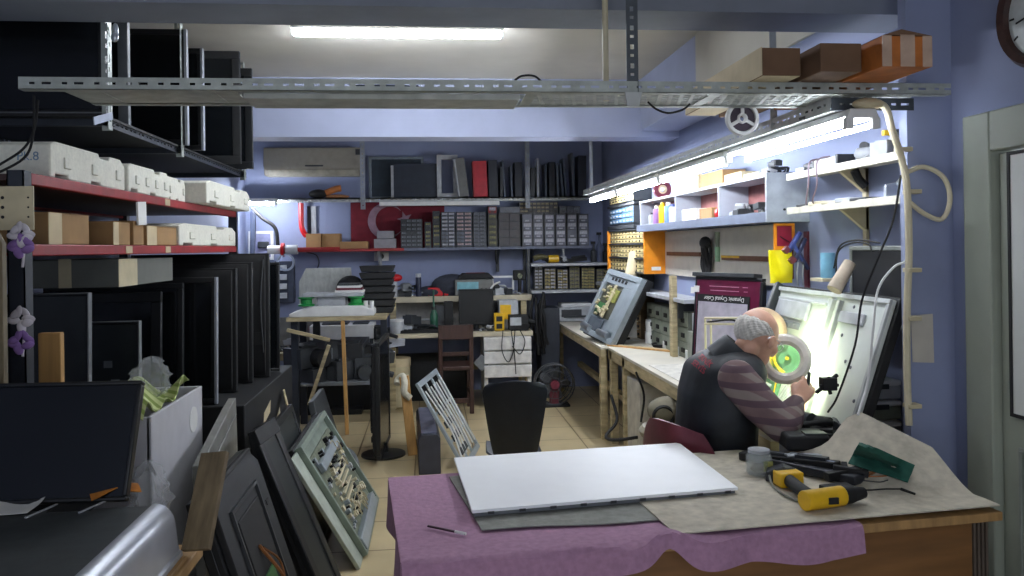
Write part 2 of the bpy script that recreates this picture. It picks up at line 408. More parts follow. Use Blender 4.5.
G().box(RX0, RX1, RY0+.0, RY1, .42, .48).box(RX1-.04, RX1, RY0, RY1, .36, .42).obj('lower_shelf', DGREY, rack, bevel=.003)
for i, (y, z) in enumerate(((3.45, 1.592), (3.95, 1.592), (3.95, 1.818))):
    G().box(RX1-.001, RX1+.002, y, y+.07, z+.004, z+.034).obj('price_label', CARDL, rack)
# low cabinet under the long end of the shelf
g = G().box(-1.245, -.97, 4.28, 5.72, 0, .797)
lc = g.obj('low_cabinet', BLACKM, None, bevel=.006); tag(lc, 'low dark cabinet carrying the far televisions of the left rack', 'cabinet')
G().add([(-.968, 4.75, .66), (-.968, 4.95, .70), (-.968, 4.93, .63), (-.968, 4.73, .59)], [(0, 1, 2, 3)]).obj('paper_tag', CARDL, lc)
# steel end plate on the near post
o = G().box(-.07, .06, -.004, .0, 0, .135).obj('end_plate', BEIGE); p = P(12, 230, Y=2.6)
tag(o, 'pale perforated metal plate hung on the near rack post', 'plate', M=T((p.x, 2.612, p.z)))
g = G()
for z in (.04, .07, .1): g.cyl((-.03, -.0045, z), (-.03, -.006, z), .005); g.cyl((.045, -.0045, z), (.045, -.006, z), .003)
g.obj('hole', RUBBER, o)
# styrofoam pieces on the upper shelf
def foam(label, x0, x1, y0, y1, z, h, n=3, M=None, writing=None):
    L = y1-y0; t = thing('foam_block', label, 'foam packing', T((x1, y0, z)), 'white foam packing on the rack shelves')
    w = x1-x0; g = G(); 
    prof = [(0, 0), (L*.06, 0), (L*.06, h*.12), (L*.2, h*.12), (L*.2, 0), (L*.5, 0), (L*.5, h*.1), (L*.62, h*.1), (L*.62, 0), (L, 0), (L, h*.78), (L*.93, h), (L*.78, h), (L*.75, h*.86), (L*.62, h*.86), (L*.6, h), (L*.08, h), (0, h*.88)]
    g.prism(prof, -w, 0, 'YZ')
    g.obj('foam_body', FOAM, t, bevel=.008)
    for k in range(n): y = L*(.15+.7*k/max(1, n-1)); G().box(-.012, .006, y, y+L*.08, h*.3, h*.62).obj('ridge', FOAM, t, bevel=.004)
    if writing: text(writing, .042, mat('faded_blue_marker', (120, 146, 170), .7), t, T((-.07, -.002, h*.55)) @ FRONT, 'marker_writing')
    return t
foam('nearest big white foam block with blue pen writing', -1.88, -1.26, 2.82, 3.48, 1.856, .125, 3, writing='Pk.8')
foam('second white foam block on the top red shelf', -1.85, -1.25, 3.49, 4.02, 1.856, .12, 4)
foam('narrow third foam block on the top red shelf', -1.85, -1.27, 4.04, 4.34, 1.856, .115, 2)
foam('long farthest foam block on the top red shelf', -1.85, -1.17, 4.37, 5.38, 1.856, .125, 3)
foam('long low foam block beside boxes on the lower red shelf', -1.85, -1.25, 4.16, 5.33, 1.631, .115, 3)
def carton(label, x0, x1, y0, y1, z, h, m=CARD, tape=None, name='carton', cat='box', group=None, rz=0, flap=True):
    t = thing(name, label, cat, T(((x0+x1)/2, y0, z), rz), group); w = (x1-x0)/2; L = y1-y0
    G().box(-w, w, 0, L, 0, h).obj('carton_body', m, t, bevel=.003)
    if flap: G().box(-w-.001, w+.001, L*.02, L*.49, h, h+.003).obj('flap', m, t); G().box(-w-.001, w+.001, L*.51, L*.98, h, h+.003).obj('flap', m, t)
    if tape:
        G().box(-.025, .025, -.0015, .0, 0, h+.004).box(-.025, .025, -.0015, L+.0015, h+.003, h+.0045).obj('tape', tape, t)
        if x1 < 0: G().box(w, w+.0015, L*.0, L*.3, 0, h+.001).obj('side_tape', tape, t)
    return t
gb = 'cardboard boxes on the lower red shelf'
carton('long dark cardboard box, nearest on the lower red shelf', -1.85, -1.26, 2.80, 3.12, 1.631, .105, CARD, CARDL, group=gb)
carton('small cardboard box second from the near end of lower shelf', -1.75, -1.25, 3.32, 3.50, 1.631, .09, CARD, CARDL, group=gb)
carton('small box with white label sticking up on the lower shelf', -1.75, -1.25, 3.54, 3.66, 1.631, .10, CARD, group=gb)
carton('low cardboard box right before the white foam', -1.75, -1.25, 3.70, 4.12, 1.631, .085, CARD, CARDL, group=gb)
o = G().box(-.004, .004, 0, .10, 0, .10).obj('label_card', PAPER); tag(o, 'cream card label propped above the small boxes', 'card', M=T((-1.24, 3.56, 1.715), 0, .06))
# flat grey carton lying on the leaning televisions
carton('flat grey carton under the lower red shelf', -1.70, -1.28, 3.45, 4.15, 1.457, .115, mat('grey_card', (104, 106, 100), .8, var=.05), BEIGE, flap=False)

# televisions standing across the lower shelf, screens to the front
def std(px, ytop, zb, w, label, name='television', X=-1.26, **k):
    a = P(px, ytop, X=X); h = a.z-zb
    return tv(name, label, w, h, T((X-w/2, a.y, zb), k.pop('rz', 0), k.pop('rx', -.05)), **k)
gt = 'televisions standing in the left rack'
std(87, 293, .95, .30, 'small television with thin silver edge, nearest in the rack', X=-1.27, scr=SCREEND, trim=topright, group=gt, bez=.012, rx=-.03)
o = tv('monitor', 'small monitor with silver corner studs behind the silver-edged television', .34, .50, T((-1.435, 3.62, .80), 0, -.03), bez=.014, scr=SCREEND, trim=topright, group=gt)
for xz in ((.02, .2), (.05, .12)): G().box(xz[0], xz[0]+.035, .003, .0055, xz[1]+.1, xz[1]+.13).obj('sticker', GREY, o)
carton('dark carton under the small monitors in the rack', -1.9, -1.27, 2.72, 3.78, .482, .31, BLACKM, flap=False)
G_T = [(150, 300, 3.62, .50, 'dull black television behind the small monitor'),]
std(180, 283, .482, .68, 'wide black television in the middle of the rack', group=gt)
std(158, 292, .482, .56, 'narrower black television with thick dark frame', X=-1.33, bez=.05, group=gt)
o = std(215, 277, .80, .78, 'black television with bright silver right edge', X=-1.12, trim=rightedge, group=gt)
G().box(.12, .19, -.001, .006, .52, .62).obj('sticker', GREY, o)
gp = 'dark panels seen behind the silver-edged television'
def back_slab(px, yt, X, w, label, rz=0, zb=.802, d=.06, extra=None):
    a = P(px, yt, X=X); return tv_back('television', label, w, a.z-zb, T((X-w/2, a.y, zb), rz, -.04), d, group=gt, extra=extra)
back_slab(234, 268, -1.10, .74, 'dark television back right behind the silver edge')
back_slab(250, 262, -1.08, .78, 'dark television back leaning, fourth from the far end')
def notch(t, w, h, d):
    G().box(w/2-.13, w/2-.04, -.006, .0, h*.26, h*.36).obj('socket_recess', RUBBER, t)
    G().tube([(w/2-.03, -.004, h*.95), (w/2-.045, -.012, h*.6), (w/2-.03, -.004, h*.2)], .005, 6).obj('side_moulding', DGREY, t)
back_slab(267, 253, -1.02, .84, 'large dark television back with square socket recess', extra=notch)
std(278, 262, .802, .82, 'plain black television at the far end of the rack', X=-1.0, group=gt, bez=.02)

o = G().box(-1.96, -1.256, 4.30, 5.33, .482, .797).obj('plinth_box', mat('grey_green_board', (92, 100, 96), .6), bevel=.004); tag(o, 'grey-green box on the rack under the far black televisions', 'box')
# televisions on the high slotted shelf
hs = thing('hanging_shelf', 'high slotted steel shelf with televisions above the left rack', 'shelf', (0, 0, 0))
ZS = 2.15
g = G(); g.M = T((-1.29, 3.3, ZS-.04), pi/2); g.slotted(2.5, .04); g.M = T((-1.96, 3.3, ZS-.04), pi/2); g.slotted(2.5, .04); g.M = MX()
g.obj('shelf_angle', POSTD, hs)
G().box(-1.96, -1.28, 3.3, 5.8, ZS-.012, ZS-.001).obj('shelf_board', BLACKM, hs)
for y in (3.36, 4.3, 5.7):
    g = G().box(-1.96, -1.26, y, y+.035, ZS-.04, ZS-.037).box(-1.96, -1.26, y, y+.003, ZS-.037, ZS-.003); g.obj('cross_angle', POSTD, hs)
    g = G(); g.M = MX.Translation((-1.262, y, ZS-.06)) @ MX.Rotation(-pi/2, 4, 'Y'); g.slotted(ZC-ZS+.06, .04); g.M = MX.Translation((-1.262, y, ZS-.06)) @ MX.Rotation(pi/2, 4, 'Z') @ MX.Rotation(-pi/2, 4, 'Y'); g.slotted(ZC-ZS+.06, .04)
    g.obj('hanger_angle', STEEL, hs)
g = G().bar((-1.262, 3.18, ZS-.05), (-1.262, 3.36, ZS-.0), .03, .004, (1, 0, 0)); g.obj('gusset', STEELB, hs)
gh = 'televisions on the high shelf'
def hi(px, yt, X, w, label, h=None, **k):
    a = P(px, 100, X=X); h = h or (min(P(px, yt, X=X).z, ZC-.02)-ZS-.005)
    return tv('television', label, w, h, T((X-w/2, a.y, ZS+.001)), group=gh, **k)
hi(106, 22, -1.30, .68, 'nearest black television on the high shelf, seen whole', h=.66, frame=BLACK, trim=(GREY, lambda w, h: [(-w/2, w/2, 0, .02)]))
hi(128, 22, -1.30, .66, 'second high television with grey edge behind the slotted hanger', h=.72, trim=(GREY, lambda w, h: [(w/2-.04, w/2+.002, 0, h)]))
hi(187, 26, -1.24, .66, 'third high black television with thin pale edge', h=.6, trim=rightedge)
hi(203, 48, -1.22, .66, 'fourth high television with bright silver corner', trim=rightedge)
hi(240, 51, -1.18, .70, 'fifth black television on the high shelf', bez=.05, frame=BLACKM)
hi(252, 68, -1.18, .74, 'farthest television on the high shelf by the air conditioner', bez=.05)
# cables dangling at the left
o = G().tube([P(38, 100, Y=2.66), P(34, 130, Y=2.64), P(22, 150, Y=2.62), P(-6, 168, Y=2.6)], .004, 6).tube([P(34, 96, Y=2.66), P(33, 135, Y=2.6), P(24, 158, Y=2.58), P(-8, 176, Y=2.56)], .004, 6).obj('black_cable', RUBBER)
tag(o, 'pair of black cables drooping past the foam block', 'cable')
# ribbon flowers on the rack post
def flower(px, py, label, low):
    a = P(px, py, Y=2.57); t = thing('ribbon_flower', label, 'flower', T(a), 'artificial flowers tied to the rack post')
    W_ = mat('white_petal', (214, 208, 214), .8); U_ = mat('purple_petal', (146, 112, 176), .8)
    for k, (m_, dz, n) in enumerate(((W_, .035 if low else .02, 7), (U_, -.035 if low else -.015, 7))):
        for i in range(n):
            A = i*2.4+k; c = (.022*cos(A), -.012, dz+.022*sin(A))
            g = G(); g.ell(c, .02, .006, .013, MX.Rotation(A, 3, 'Y') @ MX.Rotation(.5, 3, 'X'), 10, 6)
            g.obj('petal', m_, t)
    G().tube([(0, .012, .05), (.005, .0, 0), (0, -.004, -.08)], .004, 5).obj('stem', W_, t)
flower(23, 241, 'upper purple and white artificial flower on the dark post', 0)
flower(23, 330, 'lower artificial flower, white above purple, on the post', 1)
# upright wooden board at the left edge
o = G().box(-.03, .03, 0, .02, 0, .8).obj('wooden_board', PINE, bevel=.003); a = P(2, 300, Y=2.35)
# pale grey cabinet edge at far left
g = G().prism([(-.25, 0), (0, 0), (0, .62), (-.02, .66), (-.25, .66)], 0, .03, 'XZ'); bpy.data.objects.remove(o)
o = g.obj('leaning_board', mat('dull_brown_board', (104, 92, 66), .7, scale=5, stretch=(5, 1, 1)), bevel=.004); a = P(13, 400, Y=2.38); tag(o, 'upright wooden board at the extreme left before the rack', 'board', M=T((a.x-.035, 2.40, a.z-.18)))
LB = o
# small wooden block beside the flower
a = P(38, 365, Y=2.75); o = G().box(0, .07, 0, .03, 0, .22).obj('wood_offcut', PINEW, bevel=.003); tag(o, 'yellow wood offcut leaning before the small television', 'wood', M=T((a.x, 2.75, .795)))
o.scale = (1, 1, (P(50, 333, Y=2.75).z-.795)/.22)

# ------------------------------------------------------------ foreground left
# cabinet that carries the big television
FX = -.66
cb = thing('wooden_cabinet', 'wooden cabinet under the big grey television in the near left corner', 'cabinet', (0, 0, 0))
G().box(-1.75, FX-.04, 1.02, 2.12, 0, .765).obj('cabinet_body', mat('brown_cabinet', (92, 74, 54), .6, scale=4, stretch=(1, 1, 6)), cb, bevel=.005)
G().box(-1.75, FX+.03, 1.0, 2.27, .765, .80).obj('cabinet_top', EDGEW, cb, bevel=.004)
bt = thing('large_television', 'large grey television lying face down with rounded silver edge', 'television', (0, 0, .80))
prof = [(-1.15, 0), (0.0, 0), (.0, .05), (-.02, .13), (-.07, .20), (-.12, .215), (-1.15, .215)]
G().prism([(-1.15, .03), (-.05, .03), (-.05, .149), (-1.15, .149)], 1.0, 2.14, 'XZ').obj('back_cover', mat('charcoal_plastic', (58, 63, 64), .45, scale=30, dirt=.15), bt, bevel=.004).location = (FX, 0, 0)
pp = [(-.06, .02)] + [(-.06+.055*sin(a), .095+.057*cos(a)) for a in [i*pi/16 for i in range(9)]] + [(.004, .03), (.012, .025), (.012, .012), (-.06, .012)]
o = G().prism(pp, .99, 2.15, 'XZ').obj('rounded_edge', SILV, bt, bevel=.002); o.location = (FX, 0, 0)
G().box(.005, .022, .99, 2.15, .0, .012).obj('lower_lip', EDGEW, bt, bevel=.002).location = (FX, 0, 0)
G().box(-1.15, -.005, .99, 2.15, .0, .03).obj('front_bezel', BLACK, bt, bevel=.003).location = (FX, 0, 0)
# handle recess on the cover
a = P(60, 503, Z=.949); b = P(94, 508, Z=.949)
G().box(a.x-FX, b.x-FX, b.y-.02, b.y+.05, .1485, .1502).obj('handle_recess', RUBBER, bt).location = (FX, 0, 0)
g = G().bar((a.x-FX-.03, b.y-.06, .151), (a.x-FX, b.y+.04, .151), .006, .003).bar((b.x-FX-.02, b.y-.04, .151), (b.x-FX+.01, b.y+.05, .151), .006, .003); g.obj('recess_edge', LGREY, bt).location = (FX, 0, 0)
# scrap of white paper
a = P(8, 512, Z=.95)
def fpaper(u, v): return (-.09+.15*u, -.05+.11*v+.02*u, .004+.006*sin(u*7)*v+(.03*max(0, u-.75)*4*max(0, v-.6) if u > .75 else 0))
o = G().sheet(fpaper, 8, 6, .001).obj('paper_scrap', PAPER); tag(o, 'torn white paper scrap on the lying television', 'paper', M=T((a.x, a.y, .951)))
# black monitor reclining behind
bl = P(-70, 484, Y=2.20); br_ = P(128, 478, Y=2.20); tl = P(-72, 382, Y=2.33)
zz = .952; bl.z = zz; br_.z = zz
M_, w_, h_ = quadM(bl, V((br_.x, 2.18, zz)), V((bl.x, 2.32, P(100, 380, Y=2.32).z)))
M_ = M_ @ MX.Translation((w_/2, 0, 0))
bm = tv('black_monitor', 'black screen standing on the lying grey television', w_, h_, M_, d=.05, bez=.012, scr=SCREEN, cat='television')
# wooden slat and orange rag under the screen
a = P(47, 497, Z=.952); b = P(104, 480, Z=.952)
o = G().bar((0, 0, .009), (b.x-a.x, b.y-a.y, .009), .022, .012).obj('wood_strip', PINEW, bevel=.002); tag(o, 'thin wooden slat lying in front of the black screen', 'wood', M=T((a.x, a.y-.015, .952)))
a = P(118, 494, Z=.952)
def rag(u, v): return (-.06+.12*u, -.03+.06*v, .006+.022*abs(sin(3*u+2*v))*(1-abs(2*u-1)*.6))
o = G().sheet(rag, 12, 8, .003).obj('orange_rag', mat('orange_cloth', (206, 128, 44), .8, var=.2)); tag(o, 'crumpled orange rag beside the wooden slat', 'cloth', M=T((a.x, a.y-.02, .955), .5))
# white carton bin with green cloth
wx0, wx1, wy0, wy1 = -1.08, -.85, 2.52, 3.08
wb = thing('white_bin', 'tall white bin with a pale green cloth on top', 'bin', (0, 0, 0))
WBM = mat('white_coated_board', (202, 202, 206), .6, var=.03, dirt=.08)
g = G().box(wx0, wx1, wy0, wy0+.012, .0, 1.10).box(wx0, wx1, wy1-.012, wy1, 0, 1.10).box(wx0, wx0+.012, wy0, wy1, 0, 1.10).box(wx1-.012, wx1, wy0, wy1, 0, 1.10).box(wx0+.013, wx1-.013, wy0+.013, wy1-.013, .01, .9)
g.obj('bin_body', WBM, wb, bevel=.003)
G().cyl((wx1, 2.96, 1.0), (wx1+.003, 2.96, 1.0), .045, n=24).obj('round_sticker', PAPER, wb)
GC = striped('green_striped_cloth', (196, 206, 140), (140, 160, 80), 14, 'DIAGONAL', .9)
def gcl(u, v):
    x = wx0-.04+(wx1-wx0+.03)*u; y = wy0-.03+.46*v
    z = 1.135+.03*sin(9*u+5*v)+.02*sin(17*v)*u-(.05 if v < .12 else 0)*(1-v/.12 if v < .12 else 0)
    return (x, y, max(z, 1.103) if v >= .12 else z)
o = G().sheet(gcl, 24, 20, .004).obj('green_cloth', GC); tag(o, 'pale green striped cloth heaped on the white bin', 'cloth')
def bag(label, px, py, Y, rx, rz, z0, seed=1):
    rnd = random.Random(seed); a = P(px, py, Y=Y); g = G(); vs = []
    ph = [rnd.uniform(0, 6) for _ in range(6)]
    def f(u, v):
        A = 2*pi*u; B = pi*(.02+.96*v)
        r = 1+.16*sin(3*A+ph[0])*sin(B)+.12*sin(7*A+5*B+ph[1])+.08*sin(13*B+ph[2]+2*A)-.16*abs(sin(6*A+9*B*cos(A)+ph[3]))-.12*abs(sin(11*A-4*B+ph[4]))
        return (rx*r*sin(B)*cos(A), rx*.7*r*sin(B)*sin(A), rz*(1-cos(B))*.5*(1+.08*sin(5*A)))
    g.sheet(f, 60, 30, .001); o = g.obj('plastic_bag', CLEARP, None, 0, False)
    return tag(o, label, 'bag', 'clear plastic bags on the left', M=T((a.x, Y, z0)))
bag('crumpled clear plastic bag behind the black screen, left one', 50, 372, 2.50, .11, .15, .967, 3)
bag('clear plastic bag sticking out of the white bin', 152, 372, 2.80, .07, .13, 1.11, 5)
bag('clear plastic bag in front of the white bin', 148, 468, 2.38, .06, .19, .802, 8)
o = carton('dark box holding the left plastic bag', -1.75, -1.13, 2.36, 2.60, .0, .965, BLACKM, flap=False)
o = carton('small dark carton before the white bin', -1.08, -.80, 2.26, 2.50, .0, .80, BLACKM, flap=False)
# short plank
a0 = P(181, 516, t=2.35); a1 = P(189, 452, t=2.45)
M_, w_, h_ = quadM(P(187, 519, Y=2.22), P(214, 517, Y=2.20), P(176, 455, Y=2.34))
o = G().box(0, w_, 0, .018, -(P(187, 519, Y=2.22).z-.803), h_).obj('wooden_plank', mat('grey_brown_plywood', (120, 104, 78), .75, var=.2, scale=9, stretch=(5, 1, 1)), bevel=.002)
tag(o, 'short grey-brown plank leaning beside the white bin', 'wood', M=M_)
PLK = o
# curved pale television edge behind the plank
g = G().tube([P(210, 480, t=2.75), P(226, 452, t=2.95), P(240, 418, t=3.2)], .01, 6)
M_, w_, h_ = quadM(P(203, 505, t=2.62), P(237, 428, t=3.25), P(203, 463, t=2.62))
o = G().prism([(0, -.60), (w_, -.60), (w_, h_*.95), (w_*.8, h_*1.0), (0, h_)], 0, .03, 'XZ').box(.05, w_-.03, -.006, 0, h_*.5, h_*.55).obj('grey_cover', mat('taupe_plastic', (128, 128, 122), .5, dirt=.1), bevel=.008)
tag(o, 'pale grey curved cover standing behind the short plank', 'television', M=M_)
# leaning televisions (screens towards the aisle, leaning left)
def lean(ynear, yfar, xtop, ztop, xbot):
    """x axis from near to far along Y would look at -X; panel faces +X: x from far to near is -Y"""
    return quadM((xbot, ynear, 0.004), (xbot, yfar, .004), (xtop, ynear, ztop))
def cables(t, w, h, d):
    G().tube([(-.05, -.012, h*.72), (.0, -.04, h*.55), (-.03, -.02, h*.4)], .006, 6).tube([(-.02, -.012, h*.7), (.05, -.03, h*.6), (.0, -.02, h*.45)], .004, 6).obj('loose_wire', COPPER, t)
    G().box(-w*.25, w*.2, -.008, 0, h*.45, h*.85).obj('board_bay', RUBBER, t, bevel=.004)
    G().box(-w*.18, w*.05, -.013, -.006, h*.5, h*.62).obj('circuit_board', PCB, t)
    G().frame(-w*.3, w*.26, h*.12, h*.9, .012, -.010, 0).obj('raised_ridge', DGREY, t)
M8, w8, h8 = lean(2.42, 3.04, -.655, .88, -.38)
tv_back('television', 'leaning black television back with loose copper wires', w8, h8, M8 @ MX.Translation((w8/2, .0, 0)), .07, extra=cables)
M9, w9, h9 = quadM((-.30, 3.07, .004), (-.27, 3.31, .004), P(258, 428, t=3.08))
def shine(t, w, h, d): pass
t9 = tv('television', 'large black television leaning in the aisle, nearest the open chassis', w9, h9, M9 @ MX.Translation((w9/2, 0, 0)), d=.05, bez=.05, scr=SCREEND, trim=(BLACKM, lambda w, h: [(-w/2, w/2, h-.06, h)]))
M10, w10, h10 = lean(3.75, 4.7, -.80, .72, -.58)
tv('television', 'dark television leaning at the foot of the rack', w10, h10, M10 @ MX.Translation((w10/2, 0, 0)), d=.05, bez=.04, scr=SCREEND)
# open chassis leaning in the aisle
M11, w11, h11 = lean(4.2, 5.13, -.70, .575, -.367)
oc = thing('open_television', 'opened television leaning in the aisle with circuit boards showing', 'television', M11)
G().box(0, w11, 0, .012, 0, h11).frame(0, w11, 0, h11, .03, -.03, 0).obj('chassis', CHASG, oc, bevel=.002)
G().box(-.01, w11+.01, .012, .05, -.0, h11+.01).obj('front_bezel', BLACKM, oc, bevel=.003)
rn = random.Random(4)
G().box(.06, w11-.10, -.012, -.004, h11*.14, h11*.86).obj('main_board', mat('olive_board', (84, 92, 74), .5, rgb2=(120, 124, 104), scale=40), oc)
G().box(-.15, -.002, -.0, .02, .0, h11*.98).obj('pale_flange', mat('pale_green_zinc', (176, 184, 170), .5, .1), oc, bevel=.003)
G().box(.12, w11-.18, -.045, -.012, h11*.70, h11*.78).obj('heatsink_bar', CHASSIS, oc, bevel=.004)
G().box(.02, w11-.1, -.04, -.004, h11*.03, h11*.13).obj('lower_heatsink', CHASSIS, oc, bevel=.004)
for i in range(5): G().box(.25+.02*i, .60+.02*i, -.03, -.012, h11*(.36+.055*i), h11*(.375+.055*i)).obj('pale_bar', CREAM, oc)
for i in range(64):
    x = rn.uniform(.08, w11-.14); z = rn.uniform(h11*.16, h11*.84); r = rn.uniform(.007, .016); g = G()
    if rn.random() < .5: g.cyl((x, -.012, z), (x, -.012-rn.uniform(.015, .03), z), r, n=8)
    else: g.box(x, x+r*2.5, -.012-rn.uniform(.008, .022), -.012, z, z+r*1.6)
    g.obj('component', (CREAM, CHASSIS, CREAM, LGREY)[i % 4], oc)
for i in range(30):
    x = rn.uniform(.08, w11-.14); z = rn.uniform(h11*.16, h11*.84); r = rn.uniform(.006, .018)
    G().box(x, x+r*2.5, -.012-rn.uniform(.008, .03), -.012, z, z+r*1.6).obj('dark_component', RUBBER, oc)
for i in range(9):
    x = rn.uniform(.1, w11-.3); z = rn.uniform(h11*.2, h11*.8)
    G().tube([(x, -.02, z), (x+.06, -.05, z+.03), (x+.1, -.04, z-.04), (x+.15, -.02, z+.02)], .003, 5).obj('wire', BEIGE, oc)
# things behind it
M12, w12, h12 = lean(5.3, 5.9, -.78, .60, -.60)
o = G().prism([(0, 0), (w12, 0), (w12, h12), (.1, h12), (0, h12*.7)], 0, .04, 'XZ').obj('cover_plate', DGREY, bevel=.004); tag(o, 'small dark grey panel leaning behind the open television', 'panel', M=M12)
o = G().cyl((0, 0, 0), (0, 0.03, 0), .14, n=28).obj('speaker_cone', GREY, bevel=.003); 
a = P(344, 438, Y=5.35); tag(o, 'round grey speaker leaning behind the open television', 'speaker', M=T((a.x+.02, 5.4, .142), 1.1, -.25))
G().lathe([(.11, 0), (.03, .02), (.0, .022)], 24, T((0, 0, 0), 0, pi/2)).obj('cone', DGREY, o)
o = G().box(-.15, .15, 0, .2, 0, .05).obj('dark_box', BLACKM, bevel=.004); a = P(344, 415, Z=0.0); tag(o, 'low dark box on the floor behind the open television', 'box', M=T((a.x+.02, a.y, .0)))
for i, (x0, y0, x1, y1, lb) in enumerate(((284, 392, 310, 428, 'pale wooden strip poking up behind the open television'), (280, 405, 290, 440, 'short thin slat beside the pale wooden strip'))):
    a = P(x1, y1, Y=4.95); b = P(x0, y0, Y=5.3); a.x -= .1; a.z = max(a.z, .0)
    o = G().bar((0, 0, 0), b-a, .045, .012, (1, 0, 0)).obj('wooden_strip', PINE, bevel=.002); tag(o, lb, 'wood', M=T(a))
# ------------------------------------------------------------ hanging slotted shelf across the room
sh = thing('hanging_shelf', 'slotted steel shelf hanging across the whole room', 'shelf', (0, 0, 0))
SX0, SX1, SY0, SY1, SZ = -1.31, 1.785, 2.72, 3.02, 2.13
g = G(); g.M = T((SX0, SY0, SZ)); g.slotted(SX1-SX0+.1, .04); g.M = MX(); g.box(SX0, SX1+.1, SY0, SY0+.04, SZ, SZ+.002); g.obj('front_angle', STEEL, sh)
g = G(); g.M = T((SX0+.12, SY1-.04, SZ)); g.slotted(SX1-SX0-.12, .04); g.M = MX(); g.box(SX0+.12, SX1, SY1-.04, SY1-.002, SZ, SZ+.002); g.obj('rear_angle', STEEL, sh)
for x in (SX0+.2, -.75, .34, 1.0, 1.6): G().box(x, x+.04, SY0+.04, SY1-.04, SZ+.001, SZ+.004).obj('cross_strap', STEEL, sh)
# expanded metal deck on the right half
g = G(); x = .38
G().box(SX0+.12, -.64, SY0+.04, SY1-.04, SZ+.002, SZ+.006).obj('left_plate', STEEL, sh)
for y in [SY0+.045+i*.036 for i in range(6)]: g.box(.36, SX1, y, y+.012, SZ+.004, SZ+.008)
while x < SX1-.02:
    g.bar((x, SY0+.04, SZ+.006), (x+.05, SY1-.04, SZ+.006), .014, .003); g.bar((x+.05, SY0+.04, SZ+.009), (x, SY1-.04, SZ+.009), .006, .003); x += .04
g.obj('mesh_deck', mat('pale_galvanised_mesh', (190, 194, 190), .5, .2), sh)
g = G().box(-.62, .32, SY0+.05, SY1-.06, SZ-.018, SZ+.002); g.obj('channel_cover', mat('pale_channel', (178, 180, 172), .6), sh, bevel=.004)
px = P(630, 50, Y=2.75).x
g = G(); g.M = MX.Translation((px-.02, SY0+.001, SZ-.03)) @ MX.Rotation(-pi/2, 4, 'Y') @ MX.Translation((0, 0, -.04)); g.slotted(ZC-SZ+.03, .04, .003, .033, .017, .013)
g.M = MX(); g.box(px+.018, px+.021, SY0, SY0+.04, SZ-.03, ZC); g.obj('hanger_post', mat('dark_slotted_steel', (78, 84, 90), .5, .3), sh)
o = G().prism([(-.03, 0), (.03, 0), (.02, -.05), (-.02, -.05)], 0, .01, 'XZ').obj('joint_plate', STEELP, sh); o.location = (px, SY0-.01, SZ)
o = G().cyl((0, 0, 0), (0, 0, ZC-SZ-.004), .011).obj('white_pipe', CREAM); a = P(601, 60, Y=2.98); tag(o, 'thin white pipe rising from hanging shelf to ceiling', 'pipe', M=T((a.x, 2.90, SZ+.004)))
# near hanger at the left with shiny clip
a = P(115, 30, Y=2.8)
o = G().ell((0, 0, 0), .012, .01, .03).ell((0, -.01, -.03), .015, .01, .02).obj('hook_clip', STEELB); tag(o, 'shiny metal clip on the hanger at the left', 'clip', M=T((P(115,30,Y=3.34).x, 3.345, P(115,30,Y=3.34).z)))
# cartons that stick out over the shelf edge
t = carton('cream-sided brown carton, left of three on the hanging shelf', 1.135, 1.27, 2.62, 3.45, SZ+.042, .095, CARDD, None, flap=False)
G().box(-.0695, -.0677, .004, .826, .002, .099).obj('cream_side', CARDL, t); G().box(-.066, .066, .004, .826, -.0012, .0).obj('pale_bottom', CARDL, t)
o = bpy.context.scene.objects['carton_body'] if False else None
carton('plain brown carton between cream-sided and taped cartons', 1.305, 1.45, 2.55, 3.5, SZ+.042, .095, CARDD, None, flap=False)
t = carton('orange-brown carton with pale tape, next to the pillar', 1.475, 1.65, 2.47, 3.3, SZ+.042, .10, mat('orange_cardboard', (186, 108, 44), .7, var=.15), mat('shiny_tape', (196, 168, 146), .25), flap=False)
for q_ in (-.088, .052): G().box(q_, q_+.033, -.0015, .0, 0, .101).obj('tape', mat('shiny_tape', (196, 168, 146), .25), t)
G().prism([(-.085, .102), (-.02, .122), (.085, .102)], .0, .9, 'XZ').obj('raised_flap', CARDD, t)
# dark curved piece and white piece lying on the shelf at mid span
a = P(372, 76, Y=2.8)
o = G().prism([(-.15, 0), (.16, 0), (.16, .035), (.15, .028), (.10, .033), (-.05, .033), (-.12, .018)], 0, .03, 'XZ').obj('curved_cover', mat('slate_plastic', (96, 106, 124), .5), bevel=.003)
tag(o, 'low slate curved panel lying on the hanging shelf', 'panel', M=T((a.x+.0, 2.8, SZ+.042-.036)))
a = P(243, 76, Y=2.8)
o = G().prism([(-.05, 0), (.05, 0), (.03, .02), (-.01, .03), (-.045, .028)], 0, .03, 'XZ').obj('rounded_piece', LGREY, bevel=.002)
tag(o, 'small pale rounded piece on the hanging shelf', 'piece', M=T((a.x, 2.8, SZ+.006)))
def arcw(label, pts, r=.004, m=RUBBER, name='cable', cat='cable', group=None, sm=True):
    c = pts[0].copy(); g = G().tube([V(p)-c for p in pts], r, 7, sm); o = g.obj(name, m); return tag(o, label, cat, group, M=T(c))
arcw('black cable loop showing above the shelf at mid span', [P(515, 80, Y=2.84), P(522, 76, Y=2.85), P(534, 76, Y=2.85), P(542, 82, Y=2.84)])
arcw('black cable hanging under the mesh deck', [P(648, 102, Y=2.9), P(656, 109, Y=2.88), P(668, 113, Y=2.88), P(682, 110, Y=2.9), P(690, 104, Y=2.9)])
a = P(672, 108, Y=2.88)
